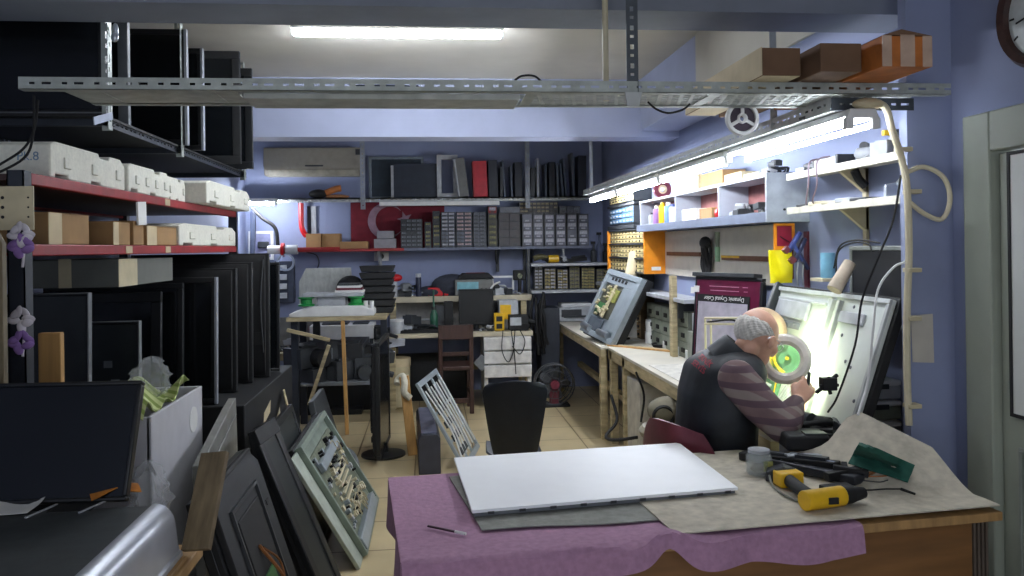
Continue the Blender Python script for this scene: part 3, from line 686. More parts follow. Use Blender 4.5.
# white cable reel hanging from the rear angle
a = P(741, 119, Y=3.04)
rl = thing('cable_reel', 'white three-spoke reel hanging under the mesh deck', 'reel', T((a.x, 3.03, a.z), 0, 0))
g = G(); g.M = MX.Rotation(pi/2, 4, 'X')
g.lathe([(.052, -.012), (.066, -.012), (.066, .012), (.052, .012), (.052, -.012)], 36); g.lathe([(.012, -.012), (.02, -.012), (.02, .012), (.012, .012), (.012, -.012)], 20)
for k in range(3): A = pi/2+k*2*pi/3; g.bar((.018*cos(A), .018*sin(A), 0), (.054*cos(A), .054*sin(A), 0), .014, .02)
g.obj('reel_body', WHITE, rl, bevel=.002)
g = G(); g.M = MX.Rotation(pi/2, 4, 'X'); g.lathe([(.022, -.004), (.05, -.004), (.05, .004), (.022, .004), (.022, -.004)], 30); g.obj('wound_tape', mat('dark_brown_tape', (60, 48, 60), .5), rl)
o = G().box(-.03, .03, 0, .02, 0, .04).obj('black_gadget', BLACKM, bevel=.003); a = P(806, 109, Y=3.05); tag(o, 'small black bracket hanging beside the reel', 'bracket', M=T((a.x, 3.0, SZ-.04)))
G().bar((-.05, .0, -.005), (.04, -.0, .02), .012).bar((.0, 0, .0), (.05, 0, -.02), .01).obj('arm', BLACKM, o)
# slotted rail carrying the tubes
rl2 = thing('tube_rail', 'slotted steel rail over the bench carrying the lit tubes', 'rail', (0, 0, 0))
g = G(); g.M = MX.Translation((1.47, 2.80, 2.085)) @ MX.Rotation(pi/2, 4, 'Z'); g.slotted(4.75, .05, .003, .05, .03, .009); g.M = MX(); g.box(1.467, 1.62, 2.80, 7.55, 2.082, 2.085); g.obj('slotted_angle', STEELP, rl2)
g = G(); g.M = T((1.47, 2.795, 2.085)); g.slotted(.32, .045); g.obj('end_angle', mat('dark_slotted_steel', (78, 84, 90)), rl2)
for y in (3.3, 7.2): G().bar((1.475, y, 2.09), (1.475, y, ZC), .03, .004).obj('hanger', STEELP, rl2)
# conduit on the pillar
cd = thing('cable_conduit', 'cream flexible conduit running down the pillar edge', 'conduit', (0, 0, 0))
Yp = 2.80
pts = [P(862, 104, Y=2.74), P(884, 106, Y=2.76), P(892, 130, Y=2.77), P(902, 160, Y=Yp), P(907, 190, Y=Yp), P(909, 250, Y=2.815), P(907, 310, Y=2.815), P(907, 370, Y=2.815), P(909, 425, Y=2.815)]
G().tube(pts, .013, 10).obj('conduit_pipe', CREAM, cd)
pts = [P(907, 172, Y=Yp), P(925, 167, Y=2.80), P(944, 178, Y=2.78), P(950, 200, Y=2.77), P(942, 219, Y=2.78), P(925, 214, Y=2.79), P(908, 201, Y=2.8)]
G().tube(pts, .009, 9).obj('conduit_loop', CREAM, cd)
for y in (150, 192, 270, 318, 405): a = P(909 if y > 180 else 900, y, Y=2.83); G().box(a.x-.02, a.x+.03, 2.795, 2.84, a.z-.008, a.z+.008).obj('pipe_clip', BEIGE, cd, bevel=.002)
o = G().ell((0, 0, 0), .06, .03, .022).obj('wrapped_cover', BEIGE, cd); o.location = P(868, 104, Y=2.74)
g = G(); g.add([(-.04, 0, -.09), (.045, 0, -.095), (.042, 0, .09), (-.045, 0, .085)], [(0, 1, 2, 3)]).add([(-.04, .002, -.09), (.045, .002, -.095), (.042, .002, .09), (-.045, .002, .085)], [(3, 2, 1, 0)])
a = P(923, 338, Y=2.834); tag(g.obj('paper_card', mat('aged_cream_paper', (190, 184, 172), .8, var=.04)), 'cream card taped on the blue pillar', 'card', M=T((a.x, 2.8365, a.z)))
# clock on the right wall
a = P(1046, 8, X=XR)
ck = thing('wall_clock', 'round wall clock with dark rim above the door', 'clock', MX.Translation((XR, a.y, a.z)) @ MX.Rotation(-pi/2, 4, 'Y'))
G().lathe([(.15, 0), (.185, .0), (.19, .02), (.175, .04), (.155, .03), (.15, .01)], 40).obj('rim', BROWNW, ck)
G().lathe([(.0, .006), (.158, .006), (.158, .012), (0, .012)], 40).obj('dial', mat('pale_dial', (196, 202, 200), .5), ck)
g = G()
for k in range(12): g = G(); A = k*pi/6; g.bar((.125*cos(A), .125*sin(A), .013), (.145*cos(A), .145*sin(A), .013), .006, .002); g.obj('hour_mark', RUBBER, ck)
G().bar((0, 0, .016), (.07, .05, .016), .008, .002).obj('hour_hand', RUBBER, ck); G().bar((0, 0, .018), (-.02, .11, .018), .006, .002).obj('minute_hand', RUBBER, ck)

# ------------------------------------------------------------ back wall
YW = YB
def bx(px0, px1, Y): return P(px0, 247, Y=Y).x, P(px1, 247, Y=Y).x
ux0, ux1 = bx(240, 588, 8.65)
ZU = 2.10
s1 = thing('high_shelf', 'high slotted steel shelf on the back wall', 'shelf', (0, 0, 0))
g = G(); g.M = T((ux0, 8.62, ZU)); g.slotted(ux1-ux0, .045); g.M = MX(); g.box(ux0, ux1, 8.62, YW-.001, ZU+.03, ZU+.045); g.obj('shelf_deck', STEELP, s1)
for p_ in (360, 525):
    x = P(p_, 160, Y=8.60).x; g = G(); g.M = MX.Translation((x, 8.60, ZU-.08)) @ MX.Rotation(-pi/2, 4, 'Y') @ MX.Translation((0, 0, -.05)); g.slotted(ZC-ZU+.08, .05, .003, .05, .02, .012); g.obj('hanger_post', mat('pale_slotted_steel', (150, 156, 164), .5), s1)
x0, x1 = bx(380, 500, 8.6); G().box(x0, x1, 8.58, 8.62, ZU-.045, ZU-.003).obj('light_channel', WHITE, s1, bevel=.003)
# air conditioner
x0, x1 = bx(265, 364, 8.8); 
ac = thing('air_conditioner', 'beige split air conditioner on the back wall', 'air conditioner', T((x0, 8.78, 2.40)))
L = x1-x0; acm = mat('beige_casing', (158, 152, 138), .5, var=.04, dirt=.2)
G().prism([(.22, 0), (.05, .0), (.0, .07), (-.02, .13), (-.0, .30), (.22, .31)], 0, L, 'YZ').obj('casing', acm, ac, bevel=.01)
G().prism([(.04, -.004), (-.005, .06), (-.012, .058), (.03, -.008)], .05, L-.05, 'YZ').obj('louver', mat('light_beige_louver', (176, 170, 152), .5), ac)
G().box(L*.42, L*.6, -.026, -.01, .095, .11).obj('badge', DGREY, ac); G().box(L*.93, L*.98, -.02, 0, .22, .28).obj('display_panel', DGREY, ac)
# things on the high shelf
ZUt = ZU+.046
def onU(px, Y=8.66): return P(px, 190, Y=Y).x
# orange / black tool
a = onU(327); t = thing('power_tool', 'orange and black tool lying on the high back shelf', 'tool', T((a, 8.72, ZUt)))
G().ell((-.10, 0, .05), .10, .06, .05).obj('tool_case', RUBBER, t); G().tube([(-.02, 0, .06), (.08, 0, .10), (.14, 0, .11)], .035, 10).obj('tool_grip', mat('orange_rubber', (196, 120, 60), .6), t); G().ell((.1, 0, .02), .13, .05, .024).obj('tool_body', mat('tan_rubber', (170, 120, 78), .6), t)
def rframe(label, px0, px1, h, b, m, Y=8.72, lean_=0., open_=True, inner=None, name='bare_screen'):
    x0, x1 = onU(px0, Y), onU(px1, Y); t = thing(name, label, 'frame', T((x0, Y, ZUt), 0, 0, lean_), 'bare screen frames on the high shelf')
    W = x1-x0; G().frame(0, W, 0, h, b, 0, .025).obj('frame_rim', m, t, bevel=.002)
    if inner: G().box(b*.9, W-b*.9, .012, .022, b*.9, h-b*.9).obj('panel', inner, t)
    return t
rframe('wide dark screen with pale frame at the back, high shelf', 369, 424, .47, .03, mat('pale_blue_grey_frame', (120, 130, 138), .5), 8.92, inner=mat('dark_teal_panel', (38, 52, 64), .6))
rframe('dark screen with white left edge on the high shelf', 391, 437, .36, .035, LGREY, 8.80, inner=SCREEND)
G().box(.03, .52, -.003, .02, .0, .38).obj('dark_cover', mat('dark_blue_panel', (34, 42, 56), .5), bpy.data.objects['bare_screen.001'])
rframe('open white frame beside the leaning grey panel', 437, 458, .47, .05, LGREY, 8.76)
def slab(px, w, h, m, lean_, label, d=.24, Y=8.66, cat='screen', name='thin_screen', edge=None):
    x = onU(px, Y); t = thing(name, label, cat, T((x, Y, ZUt+.001), 0, 0, lean_), 'thin screens standing on edge on the high shelf')
    G().box(0, w, 0, d, 0, h).obj('panel_body', m, t, bevel=.003)
    if edge: G().box(-.004, .012, -.004, .0, .005, h-.005).obj('bright_edge', edge, t)
    return t
slab(459, .11, .42, mat('warm_grey_panel', (108, 108, 106), .6), -.12, 'wide warm-grey panel leaning left of the red one', edge=LGREY)
slab(474, .15, .39, mat('red_panel', (176, 34, 48), .5), -.03, 'bright red panel on the high shelf', edge=REDP)
rn = random.Random(11)
specs = [(489, .10, .40, 'black', -.02), (500, .03, .33, 'dark', .02), (504, .02, .40, 'grey', -.05), (511, .02, .34, 'grey', -.02), (515, .08, .38, 'black', 0), (530, .05, .32, 'dark', .06), (537, .025, .42, 'light', 0), (545, .022, .36, 'grey', 0), (549, .07, .38, 'black', .0), (557, .025, .37, 'grey', -.02), (562, .02, .36, 'grey', -.06), (565.5, .02, .42, 'grey', -.07), (573, .025, .48, 'grey', -.04), (578, .09, .45, 'black', .02)]
mm = {'black': mat('navy_black_panel', (26, 32, 44), .5), 'dark': DGREY, 'grey': mat('blue_grey_panel', (86, 94, 108), .5), 'light': LGREY}
pos = ['right next to the red panel', 'second after the red panel', 'tilted, third after the red panel', 'fourth after the red panel', 'left of the slotted post', 'right behind the slotted post', 'the palest one, right of the post', 'right of the palest one', 'in the middle of the right group', 'just after the wide middle one', 'slightly tilted, right group', 'strongly tilted, right group', 'tallest one near the right end', 'last one at the right end']
for i, (px_, w_, h_, k, ln) in enumerate(specs):
    slab(px_, w_, h_, mm[k], ln, '%s thin screen on edge, %s' % ({'black': 'black', 'dark': 'dark grey', 'grey': 'grey', 'light': 'light grey'}[k], pos[i]), d=.2+.05*rn.random(), Y=8.66+.03*rn.random())
# flag
fx0, fx1 = bx(351, 445, 8.97); fz1 = P(400, 202, Y=8.97).z; fz0 = P(400, 249, Y=8.97).z
def ff(u, v): return (fx0+(fx1-fx0)*u, 8.985-.006*sin(u*22)*(1-v), fz0+(fz1-fz0)*v)
fg = G().sheet(ff, 40, 8, .002).obj('wall_flag', mat('flag_red', (118, 30, 44), .85)); tag(fg, 'red flag with white crescent and star on the back wall', 'flag')
WF = mat('flag_white', (150, 122, 134), .85)
cx, cz = P(386, 221, Y=8.97).x, P(386, 221, Y=8.97).z; ro = .20; n = 28
A0 = .62
pts = [(cx+ro*cos(a), cz+ro*sin(a)) for a in [A0+(2*pi-2*A0)*i/n for i in range(n+1)]]
ri = .16; ci = .045; e = pts[-1]
inn = []
for i in range(n+1):
    a = (2*pi-.78)-(2*pi-1.56)*i/n; inn.append((cx+ci+ri*cos(a), cz+ri*sin(a)))
vs = [(p[0], 8.972, p[1]) for p in pts]+[(p[0], 8.972, p[1]) for p in inn[::-1]]
N = len(pts); g = G().add(vs, [(i, i+1, N+i+1, N+i) for i in range(N-1)]); g.obj('crescent', WF, fg, smooth=False)
sx, sz = P(405, 219, Y=8.97).x, P(405, 219, Y=8.97).z
g = G().add([(sx+(.09 if k % 2 == 0 else .036)*cos(k*pi/5+pi), 8.971, sz+(.09 if k % 2 == 0 else .036)*sin(k*pi/5+pi)) for k in range(10)], [tuple(range(10))]); g.obj('star', WF, fg, smooth=False)
# middle shelf
mx0, mx1 = bx(318, 592, 8.62); ZM = 1.575
s2 = thing('middle_shelf', 'middle back shelf full of drawer cabinets, its left part red', 'shelf', (0, 0, 0))
xr = bx(404, 404, 8.62)[0]
G().box(xr, mx1, 8.62, YW, ZM-.0, ZM+.03).obj('grey_board', mat('slate_board', (98, 104, 122), .6), s2, bevel=.002)
G().box(bx(284, 0, 8.62)[0], xr, 8.62, YW, ZM+.0, ZM+.03).obj('red_board', REDP, s2, bevel=.002)
for p_ in (378, 497, 531):
    x = P(p_, 250, Y=8.8).x; G().box(x, x+.03, 8.9, YW, ZM-.25, ZM).prism([(8.64, ZM), (YW, ZM), (YW, ZM-.22)], x, x+.02, 'YZ').obj('bracket', DGREY if p_ > 400 else LGREY, s2)
x0 = bx(527, 0, 8.6)[0]; g = G().box(x0, x0+.03, 8.6, 8.63, .0, ZM).box(x0, x0+.03, 8.96, YW, 0, ZM); g.obj('upright', DGREY, s2)
# drawer cabinets
def drawers(label, px0, px1, ytop, Y, z0, cols, rows, dm, body, knob=None, lab=None, name='drawer_cabinet', group='drawer cabinets on the middle shelf', h=None, seed=0):
    rnd = random.Random(seed+cols*7+rows); x0, x1 = bx(px0, px1, Y); h = h or (P((px0+px1)/2, ytop, Y=Y).z-z0); W = x1-x0-.006
    t = thing(name, label, 'drawer cabinet', T((x0, Y, z0)), group)
    G().box(0, W, .012, .16, 0, h).box(0, W, 0, .014, 0, .006).box(0, W, 0, .014, h-.006, h).box(0, .005, 0, .014, 0, h).box(W-.005, W, 0, .014, 0, h).obj('case', body, t)
    cw = (W-.006)/cols; rh = (h-.01)/rows; base = None
    for i in range(cols):
        for j in range(rows):
            if base is None:
                base = G().box(.003, cw-.003, 0, .012, .003, rh-.003).obj('drawer', dm, t, bevel=.0015); o = base
                hd = G().box(cw*.3, cw*.7, -.01, 0, rh*.12, rh*.3).obj('pull', knob or body, o)
                if lab: lb = G().box(cw*.12, cw*.88, -.0012, .0, rh*.42, rh*.88).obj('slip_label', lab, o)
                o.location = (.003+i*cw, 0, .005+j*rh)
            else:
                o = base.copy(); COL.objects.link(o); o.parent = t; o.location = (.003+i*cw, 0, .005+j*rh)
                c = hd.copy(); COL.objects.link(c); c.parent = o
                if lab and rnd.random() < .8: c = lb.copy(); COL.objects.link(c); c.parent = o
    return t
ZMt = ZM+.031
LABW = mat('pale_slip', (176, 176, 186), .6, var=.25, scale=50); LABD = mat('dim_slip', (112, 116, 122), .6, var=.3, scale=50); LABY = mat('yellowish_slip', (130, 126, 84), .6, var=.3, scale=50); LABP = mat('pinkish_slip', (186, 160, 160), .6, var=.25, scale=50)
drawers('small-drawer cabinet in front of the flag, leftmost', 401, 423, 219, 8.72, ZMt, 4, 7, DRAWK, DRAWK, lab=LABD)
drawers('short narrow cabinet right of the leftmost', 425, 432, 222, 8.72, ZMt, 1, 6, DRAWK, DRAWK, lab=LABY)
drawers('tall narrow cabinet with yellowish slips at the bottom', 433, 441, 211, 8.74, ZMt, 1, 8, DRAWK, DRAWK, lab=LABY)
drawers('cabinet with white slips, before the pinkish one', 441.5, 456, 212, 8.70, ZMt, 2, 9, DRAWB, DRAWK, lab=LABW)
drawers('cabinet with pinkish slips in the middle of the shelf', 456.5, 473, 212, 8.70, ZMt, 2, 9, DRAWB, DRAWK, lab=LABP)
drawers('dim bluish cabinet right of the pinkish one', 473.5, 487, 212, 8.70, ZMt, 2, 9, DRAWB, DRAWK, lab=LABD)
drawers('olive cabinet with one wide column of drawers', 488.5, 498, 214, 8.70, ZMt, 1, 6, mat('olive_drawer', (78, 76, 58), .5), DRAWK, lab=LABY)
drawers('dark plain cabinet with white square tags', 499, 521, 213, 8.70, ZMt, 2, 4, mat('taupe_drawer', (74, 70, 72), .5), DRAWK)
for i, p_ in enumerate((522.5, 533.5, 544.8, 556, 567.2, 578.5)):
    drawers('cabinet of four big drawers with pale tags, %s of six' % ('leftmost', 'second', 'third', 'fourth', 'fifth', 'rightmost')[i], p_, p_+10.8, 214, 8.66, ZMt, 1, 4, mat('slate_drawer', (88, 92, 106), .4), DRAWK, knob=LABW, lab=LABW, seed=i)
drawers('brown cabinet of tiny drawers on top of the row', 520, 559, 202, 8.72, P(540, 214, Y=8.66).z+.002, 9, 3, mat('brown_small_drawer', (66, 60, 56), .5), DRAWK, lab=mat('brassy_slip', (140, 128, 96), .5))
drawers('flat grey cabinet on top at the right end', 560, 581, 206, 8.72, P(540, 214, Y=8.66).z+.002, 3, 1, DRAWB, DRAWK, lab=LABD)
drawers('small cabinet with a red label on top of the olive one', 488.5, 498, 206, 8.72, P(493, 214, Y=8.70).z+.002, 1, 1, REDP, DRAWK, lab=LABW)
o = carton('flat grey box on top of the dark plain cabinet', *bx(500, 520, 8.72), 8.72, 8.86, P(510, 213, Y=8.70).z+.002, .07, DRAWB, flap=False)
def bcarton(label, px0, px1, y0, Y, z, m=CARD, **k):
    x0, x1 = bx(px0, px1, Y); return carton(label, x0, x1, Y, Y+.2, z, P(px0, y0, Y=Y).z-z, m, group='things on the red shelf', **k)
bcarton('cardboard box at the left end of the red shelf', 306, 321, 234, 8.70, ZMt)
bcarton('cardboard box second from the left on the red shelf', 322, 340, 234, 8.74, ZMt, flap=True)
bcarton('low wide cardboard tray on the red shelf', 340, 368, 242, 8.70, ZMt)
bcarton('grey flat box on the red shelf in front of the flag', 374, 396, 239, 8.70, ZMt, mat('grey_box', (140, 138, 142), .6), flap=False)
z2 = P(380, 239, Y=8.7).z+.004
bcarton('small grey box stacked on the flat box', 377, 394, 231, 8.72, z2, mat('grey_box', (140, 138, 142), .6), flap=False)
# red strap and pipes on wall at left
a = P(302, 204, Y=8.95); b = P(304, 234, Y=8.9)
arcw('red tube hanging on the back wall under the high shelf', [P(301, 203, Y=8.9), P(301.5, 225, Y=8.9), P(304, 233, Y=8.9), P(307, 236, Y=8.9)], .03, REDB, 'red_tube', 'tube')
x = P(311, 220, Y=8.95).x; o = G().box(0, .05, 0, .03, 0, .36).obj('grey_duct', LGREY); tag(o, 'pale grey vertical duct beside the red tube', 'duct', M=T((x, 8.965, 1.72)))
x = P(307, 220, Y=8.95).x; o = G().box(0, .03, 0, .03, 0, .36).obj('dark_duct', DGREY); tag(o, 'dark strip between the red tube and pale duct', 'strip', M=T((x, 8.965, 1.72)))
# white/red hose reel roll
a = P(267, 250, Y=8.4); b = P(297, 251, Y=8.4); Lr = b.x-a.x
rr = thing('paper_roll_holder', 'white rolls with a red flange on a horizontal rod', 'roll', T((a.x, 8.45, a.z)))
G().cyl((0, 0, 0), (Lr*.42, 0, 0), .045, n=20).obj('white_roll', WHITE, rr); G().cyl((Lr*.45, 0, 0), (Lr*.55, 0, 0), .07, n=24).obj('red_flange', REDB, rr)
G().cyl((Lr*.6, 0, 0), (Lr, 0, 0), .05, n=20).obj('grey_roll', LGREY, rr)
G().cyl((Lr*.3, 0, 0), (P(340, 250, Y=8.45).x-a.x, 0, 0), .022, n=12).obj('red_rod', REDP, rr); G().bar((Lr*.9, 0, 0), (Lr*.9, .55, 0), .02).obj('wall_bracket', LGREY, rr)
g = G(); M_ = T((Lr*.6, -.02, -.13), 0, pi/2); g.lathe([(.07, -.02), (.09, -.02), (.09, .02), (.07, .02), (.07, -.02)], 28, M_); g.obj('tape_ring', mat('clear_tape', (170, 180, 196), .3), rr)
# white frame with cup
x0, x1 = bx(248, 273, 8.93); za = P(260, 260, Y=8.93).z; zb = P(260, 231, Y=8.93).z
pf = thing('picture_board', 'small white frame on the back wall above the rolls', 'picture frame', T((x0, 8.955, za)))
G().frame(0, x1-x0, 0, zb-za, .03, 0, .02).obj('frame_rim', WHITE, pf, bevel=.002); G().box(.02, x1-x0-.02, .01, .018, .02, zb-za-.02).obj('picture', mat('lilac_picture', (150, 152, 186), .6), pf); G().box(.1, .22, -.03, .012, .13, .2).obj('dark_cup', DGREY, pf, bevel=.01)
arcw('thick dark hose bending from the tube light down the wall', [P(252, 208, Y=8.6), P(262, 218, Y=8.6), P(275, 228, Y=8.6), P(278, 246, Y=8.6)], .02, RUBBER, 'dark_hose', 'hose')
arcw('thick vertical dark hose left of the white frame', [P(253, 208, Y=8.7), P(253, 230, Y=8.7), P(252, 258, Y=8.7)], .03, mat('blue_grey_hose', (70, 78, 100), .6), 'dark_hose', 'hose')
arcw('thin wire arching down the wall below the red shelf', [P(306, 252, Y=8.97), P(316, 255, Y=8.97), P(319, 262, Y=8.97), P(317, 270, Y=8.97)], .006, DGREY)
arcw('black cable hanging from the middle shelf', [P(496, 250, Y=8.7), P(496, 258, Y=8.7), P(497, 264, Y=8.7)], .012, RUBBER)
# electrical boxes near (285,290)
o = G().box(0, .2, 0, .12, 0, .45).obj('fuse_box', mat('dark_slate_box', (54, 60, 74), .5), bevel=.006); x = P(275, 290, Y=8.86).x; tag(o, 'dark power unit with white sockets behind the table', 'power unit', M=T((x, 8.85, P(280, 303, Y=8.86).z)))
for k in range(4): G().box(.03, .13, -.02, 0, .05+k*.1, .11+k*.1).obj('socket', LGREY, o, bevel=.003)
o = G().box(0, .16, 0, .02, 0, .1).obj('wall_socket', WHITE, bevel=.004); x = P(374, 257, Y=8.96).x; tag(o, 'white wall socket below the red shelf', 'socket', M=T((x, 8.975, P(380, 261, Y=8.96).z)))
G().cyl((.08, -.004, .05), (.08, 0, .05), .03).obj('socket_hole', DGREY, o)
# low shelves of the right back corner
lx0, lx1 = bx(531, 612, 8.55)
s3 = thing('corner_shelf', 'white-edged two-tier shelf in the right back corner', 'shelf', (0, 0, 0))
Z3, Z4 = P(560, 266, Y=8.55).z, P(560, 293, Y=8.55).z
for z in (Z3, Z4): G().box(lx0, lx1+.2, 8.55, YW, z-.0, z+.03).obj('white_board', LGREY, s3, bevel=.003)
for z in (Z3, Z4): G().prism([(8.6, z), (YW, z), (YW, z-.12)], lx0+.02, lx0+.04, 'YZ').obj('bracket', DGREY, s3)
nm = ('leftmost', 'second', 'third', 'fourth', 'fifth', 'rightmost')
for i, p_ in enumerate((534, 544, 557, 569, 581, 596)):
    e_ = (543, 556, 568, 580, 595, 609)[i]
    drawers('tan-labelled drawer cabinet in corner shelf, %s' % nm[i], p_, e_, 0, 8.66, Z4+.032, 2, 6 if i % 2 else 7, (DRAWY if i in (1, 2, 4) else mat('grey_tan_drawer', (122, 116, 96), .5)), DRAWK, lab=(LABW if i < 3 else LABY), group='drawer cabinets in the corner shelf', h=.26-.02*(i % 3), seed=i*3)
t = thing('yellow_drill', 'small yellow drill lying on the corner shelf', 'drill', T((P(553, 260, Y=8.62).x, 8.62, Z3+.032)))
G().tube([(-.05, 0, .045), (.06, 0, .045)], .04, 10).obj('drill_body', YEL, t); G().bar((.05, 0, .05), (.12, .03, .03), .04).obj('drill_grip', RUBBER, t); G().cyl((-.05, 0, .045), (-.12, 0, .04), .02, .012).obj('chuck', RUBBER, t)
t = thing('hot_glue_gun', 'olive hand tool left of the yellow drill', 'tool', T((P(541, 260, Y=8.62).x, 8.64, Z3+.032)))
G().tube([(-.08, 0, .05), (.0, 0, .07), (.1, 0, .04)], .03, 8).obj('tool_body', mat('olive_tool', (92, 88, 56), .6), t); G().bar((.05, 0, .04), (.1, 0, .0), .03).obj('tool_grip', RUBBER, t)
t = thing('hand_tool', 'grey and black tool right of the yellow drill', 'tool', T((P(564, 260, Y=8.62).x, 8.65, Z3+.032)))
G().cyl((0, 0, 0), (.0, 0, .16), .012).ell((0, 0, .04), .04, .03, .04).obj('tool_body', LGREY, t); G().box(-.03, .05, -.02, .03, 0, .05).obj('tool_base', DGREY, t, bevel=.01)
t = thing('hand_tool', 'dark tools heaped at the right of corner shelf', 'tool', T((P(577, 260, Y=8.62).x, 8.65, Z3+.032)))
G().bar((-.12, 0, .02), (.12, .03, .04), .04).bar((-.05, .04, .05), (.10, .0, .07), .03).obj('tool_body', RUBBER, t, bevel=.006)
for k, px_ in enumerate((594, 600, 606)):
    t = thing('spray_bottle', '%s dark bottle standing in the right back corner' % ('left', 'tallest middle', 'right')[k], 'bottle', T((P(px_, 255, Y=8.7).x, 8.72, Z3+.032)), 'bottles in the back corner')
    hh = (.2, .3, .18)[k]; G().lathe([(.03, 0), (.035, .01), (.035, hh*.6), (.012, hh*.75), (.012, hh)], 14).obj('bottle_body', (DGREY, mat('blue_grey_hose', (70, 78, 100)), RUBBER)[k], t); G().box(-.03, .02, -.012, .012, hh, hh+.03).obj('spray_head', RUBBER, t)
# ------------------------------------------------------------ back desk
dx0, dx1 = P(388, 333, Y=8.0).x, P(533, 333, Y=8.0).x
dk = thing('work_desk', 'pale wooden desk with a raised shelf against the back wall', 'desk', (0, 0, 0))
DT = .75
G().box(dx0, dx1, 8.0, 8.72, DT-.045, DT).obj('desk_top', mat('worn_pale_top', (196, 186, 160), .6, var=.12, scale=5, dirt=.5), dk, bevel=.004)
for x in (dx0+.01, dx1-.08): 
    for y in (8.02, 8.62): G().box(x, x+.06, y, y+.06, 0, DT-.046).obj('leg', PINE, dk, bevel=.003)
G().box(dx0, dx1-.52, 8.66, 8.68, .28, .34).obj('stretcher', PINE, dk)
hz = P(450, 299, Y=8.45).z
hx0, hx1 = P(388, 297, Y=8.45).x, P(530, 297, Y=8.45).x
G().box(hx0-.02, hx1+.02, 8.42, 8.72, hz-.03, hz+.03).obj('raised_shelf', bpy.data.materials['worn_pale_top'], dk, bevel=.004)
for x in (hx0+.02, hx1-.10): G().box(x, x+.06, 8.44, 8.50, DT, hz-.03).obj('upright', PINE, dk, bevel=.003)
G().box(hx0, hx1, 8.715, 8.735, DT, hz).obj('back_board', mat('pale_back_board', (170, 168, 164), .7), dk)
du = thing('drawer_unit', 'white three-drawer unit under the desk', 'drawer unit', (0, 0, 0))
ux0_, ux1_ = P(484, 350, Y=7.96).x, P(531.5, 350, Y=7.96).x
za = P(508, 378, Y=7.96).z; zb = DT-.05
G().box(ux0_, ux1_, 8.0, 8.5, za, zb).box(ux0_, ux0_+.04, 8.0, 8.5, 0, za).box(ux1_-.04, ux1_, 8.0, 8.5, 0, za).obj('drawer_case', mat('white_laminate', (214, 212, 208), .5), du, bevel=.003)
for k in range(3):
    z0 = za+(zb-za)*k/3; G().box(ux0_, ux1_, 7.96, 7.985, z0+.008, z0+(zb-za)/3-.008).obj('drawer', mat('white_laminate', (214, 212, 208)), du, bevel=.004)
arcw('thin black cables looping down over the white drawers', [P(503, 330, Y=7.93), P(502, 350, Y=7.93), P(508, 362, Y=7.93), P(513, 352, Y=7.93), P(515, 330, Y=7.93)], .005)
arcw('single thin cable hanging over the drawer fronts', [P(511, 330, Y=7.92), P(514, 350, Y=7.92), P(516, 374, Y=7.92)], .005)
arcw('cable loop at the right of the drawer fronts', [P(520, 330, Y=7.93), P(525, 342, Y=7.93), P(520, 354, Y=7.93), P(512, 346, Y=7.93)], .005)
# monitor on the desk
a = P(459, 329, Y=8.2); b = P(494, 329, Y=8.2); zt = P(477, 289, Y=8.2).z
t = tv('monitor', 'black monitor standing on the back desk', b.x-a.x, zt-DT-.06, T(((a.x+b.x)/2, 8.2, DT+.06)), d=.04, bez=.015, scr=mat('black_matt_screen', (12, 14, 18), .5), cat='monitor')
G().cyl((0, .03, -.055), (0, .03, .05), .025).lathe([(0, -.06), (.11, -.06), (.11, -.05), (.03, -.04), (0, -.04)], 24, T((0, .04, 0))).obj('stand', BLACKM, t)
# items on the desk
def onD(px, Y=8.1): return V((P(px, 330, Y=Y).x, Y, DT+.001))
def jar(label, loc, r, h, m=WHITE, lidm=WHITE, name='jar', cat='jar', group=None, lid=True):
    t = thing(name, label, cat, T(loc), group)
    G().lathe([(0, 0), (r*.95, 0), (r, h*.06), (r, h*.8), (r*.9, h*.88), (0, h*.88)], 18).obj('jar_body', m, t)
    if lid: G().lathe([(0, h*.84), (r*.98, h*.84), (r*.98, h), (0, h)], 18).obj('lid', lidm, t)
    return t
def device(label, loc, w, d, h, m, name='device', cat='device', knobs=3, rz=0, face=None, group=None):
    t = thing(name, label, cat, T(loc, rz), group)
    G().box(-w/2, w/2, 0, d, .004, h).obj('casing', m, t, bevel=min(.008, h*.12))
    if face: G().box(-w*.44, w*.12, -.003, .004, h*.35, h*.85).obj('display', face, t)
    for k in range(knobs): G().cyl((w*(.2+.24*k/max(1, knobs-1)), -.012, h*.35), (w*(.2+.24*k/max(1, knobs-1)), .004, h*.35), min(.018, h*.14), n=12).obj('knob', RUBBER, t)
    for q_ in (-.4, .3): G().box(w*q_, w*(q_+.1), .02, .04, 0, .006).obj('foot', RUBBER, t)
    return t
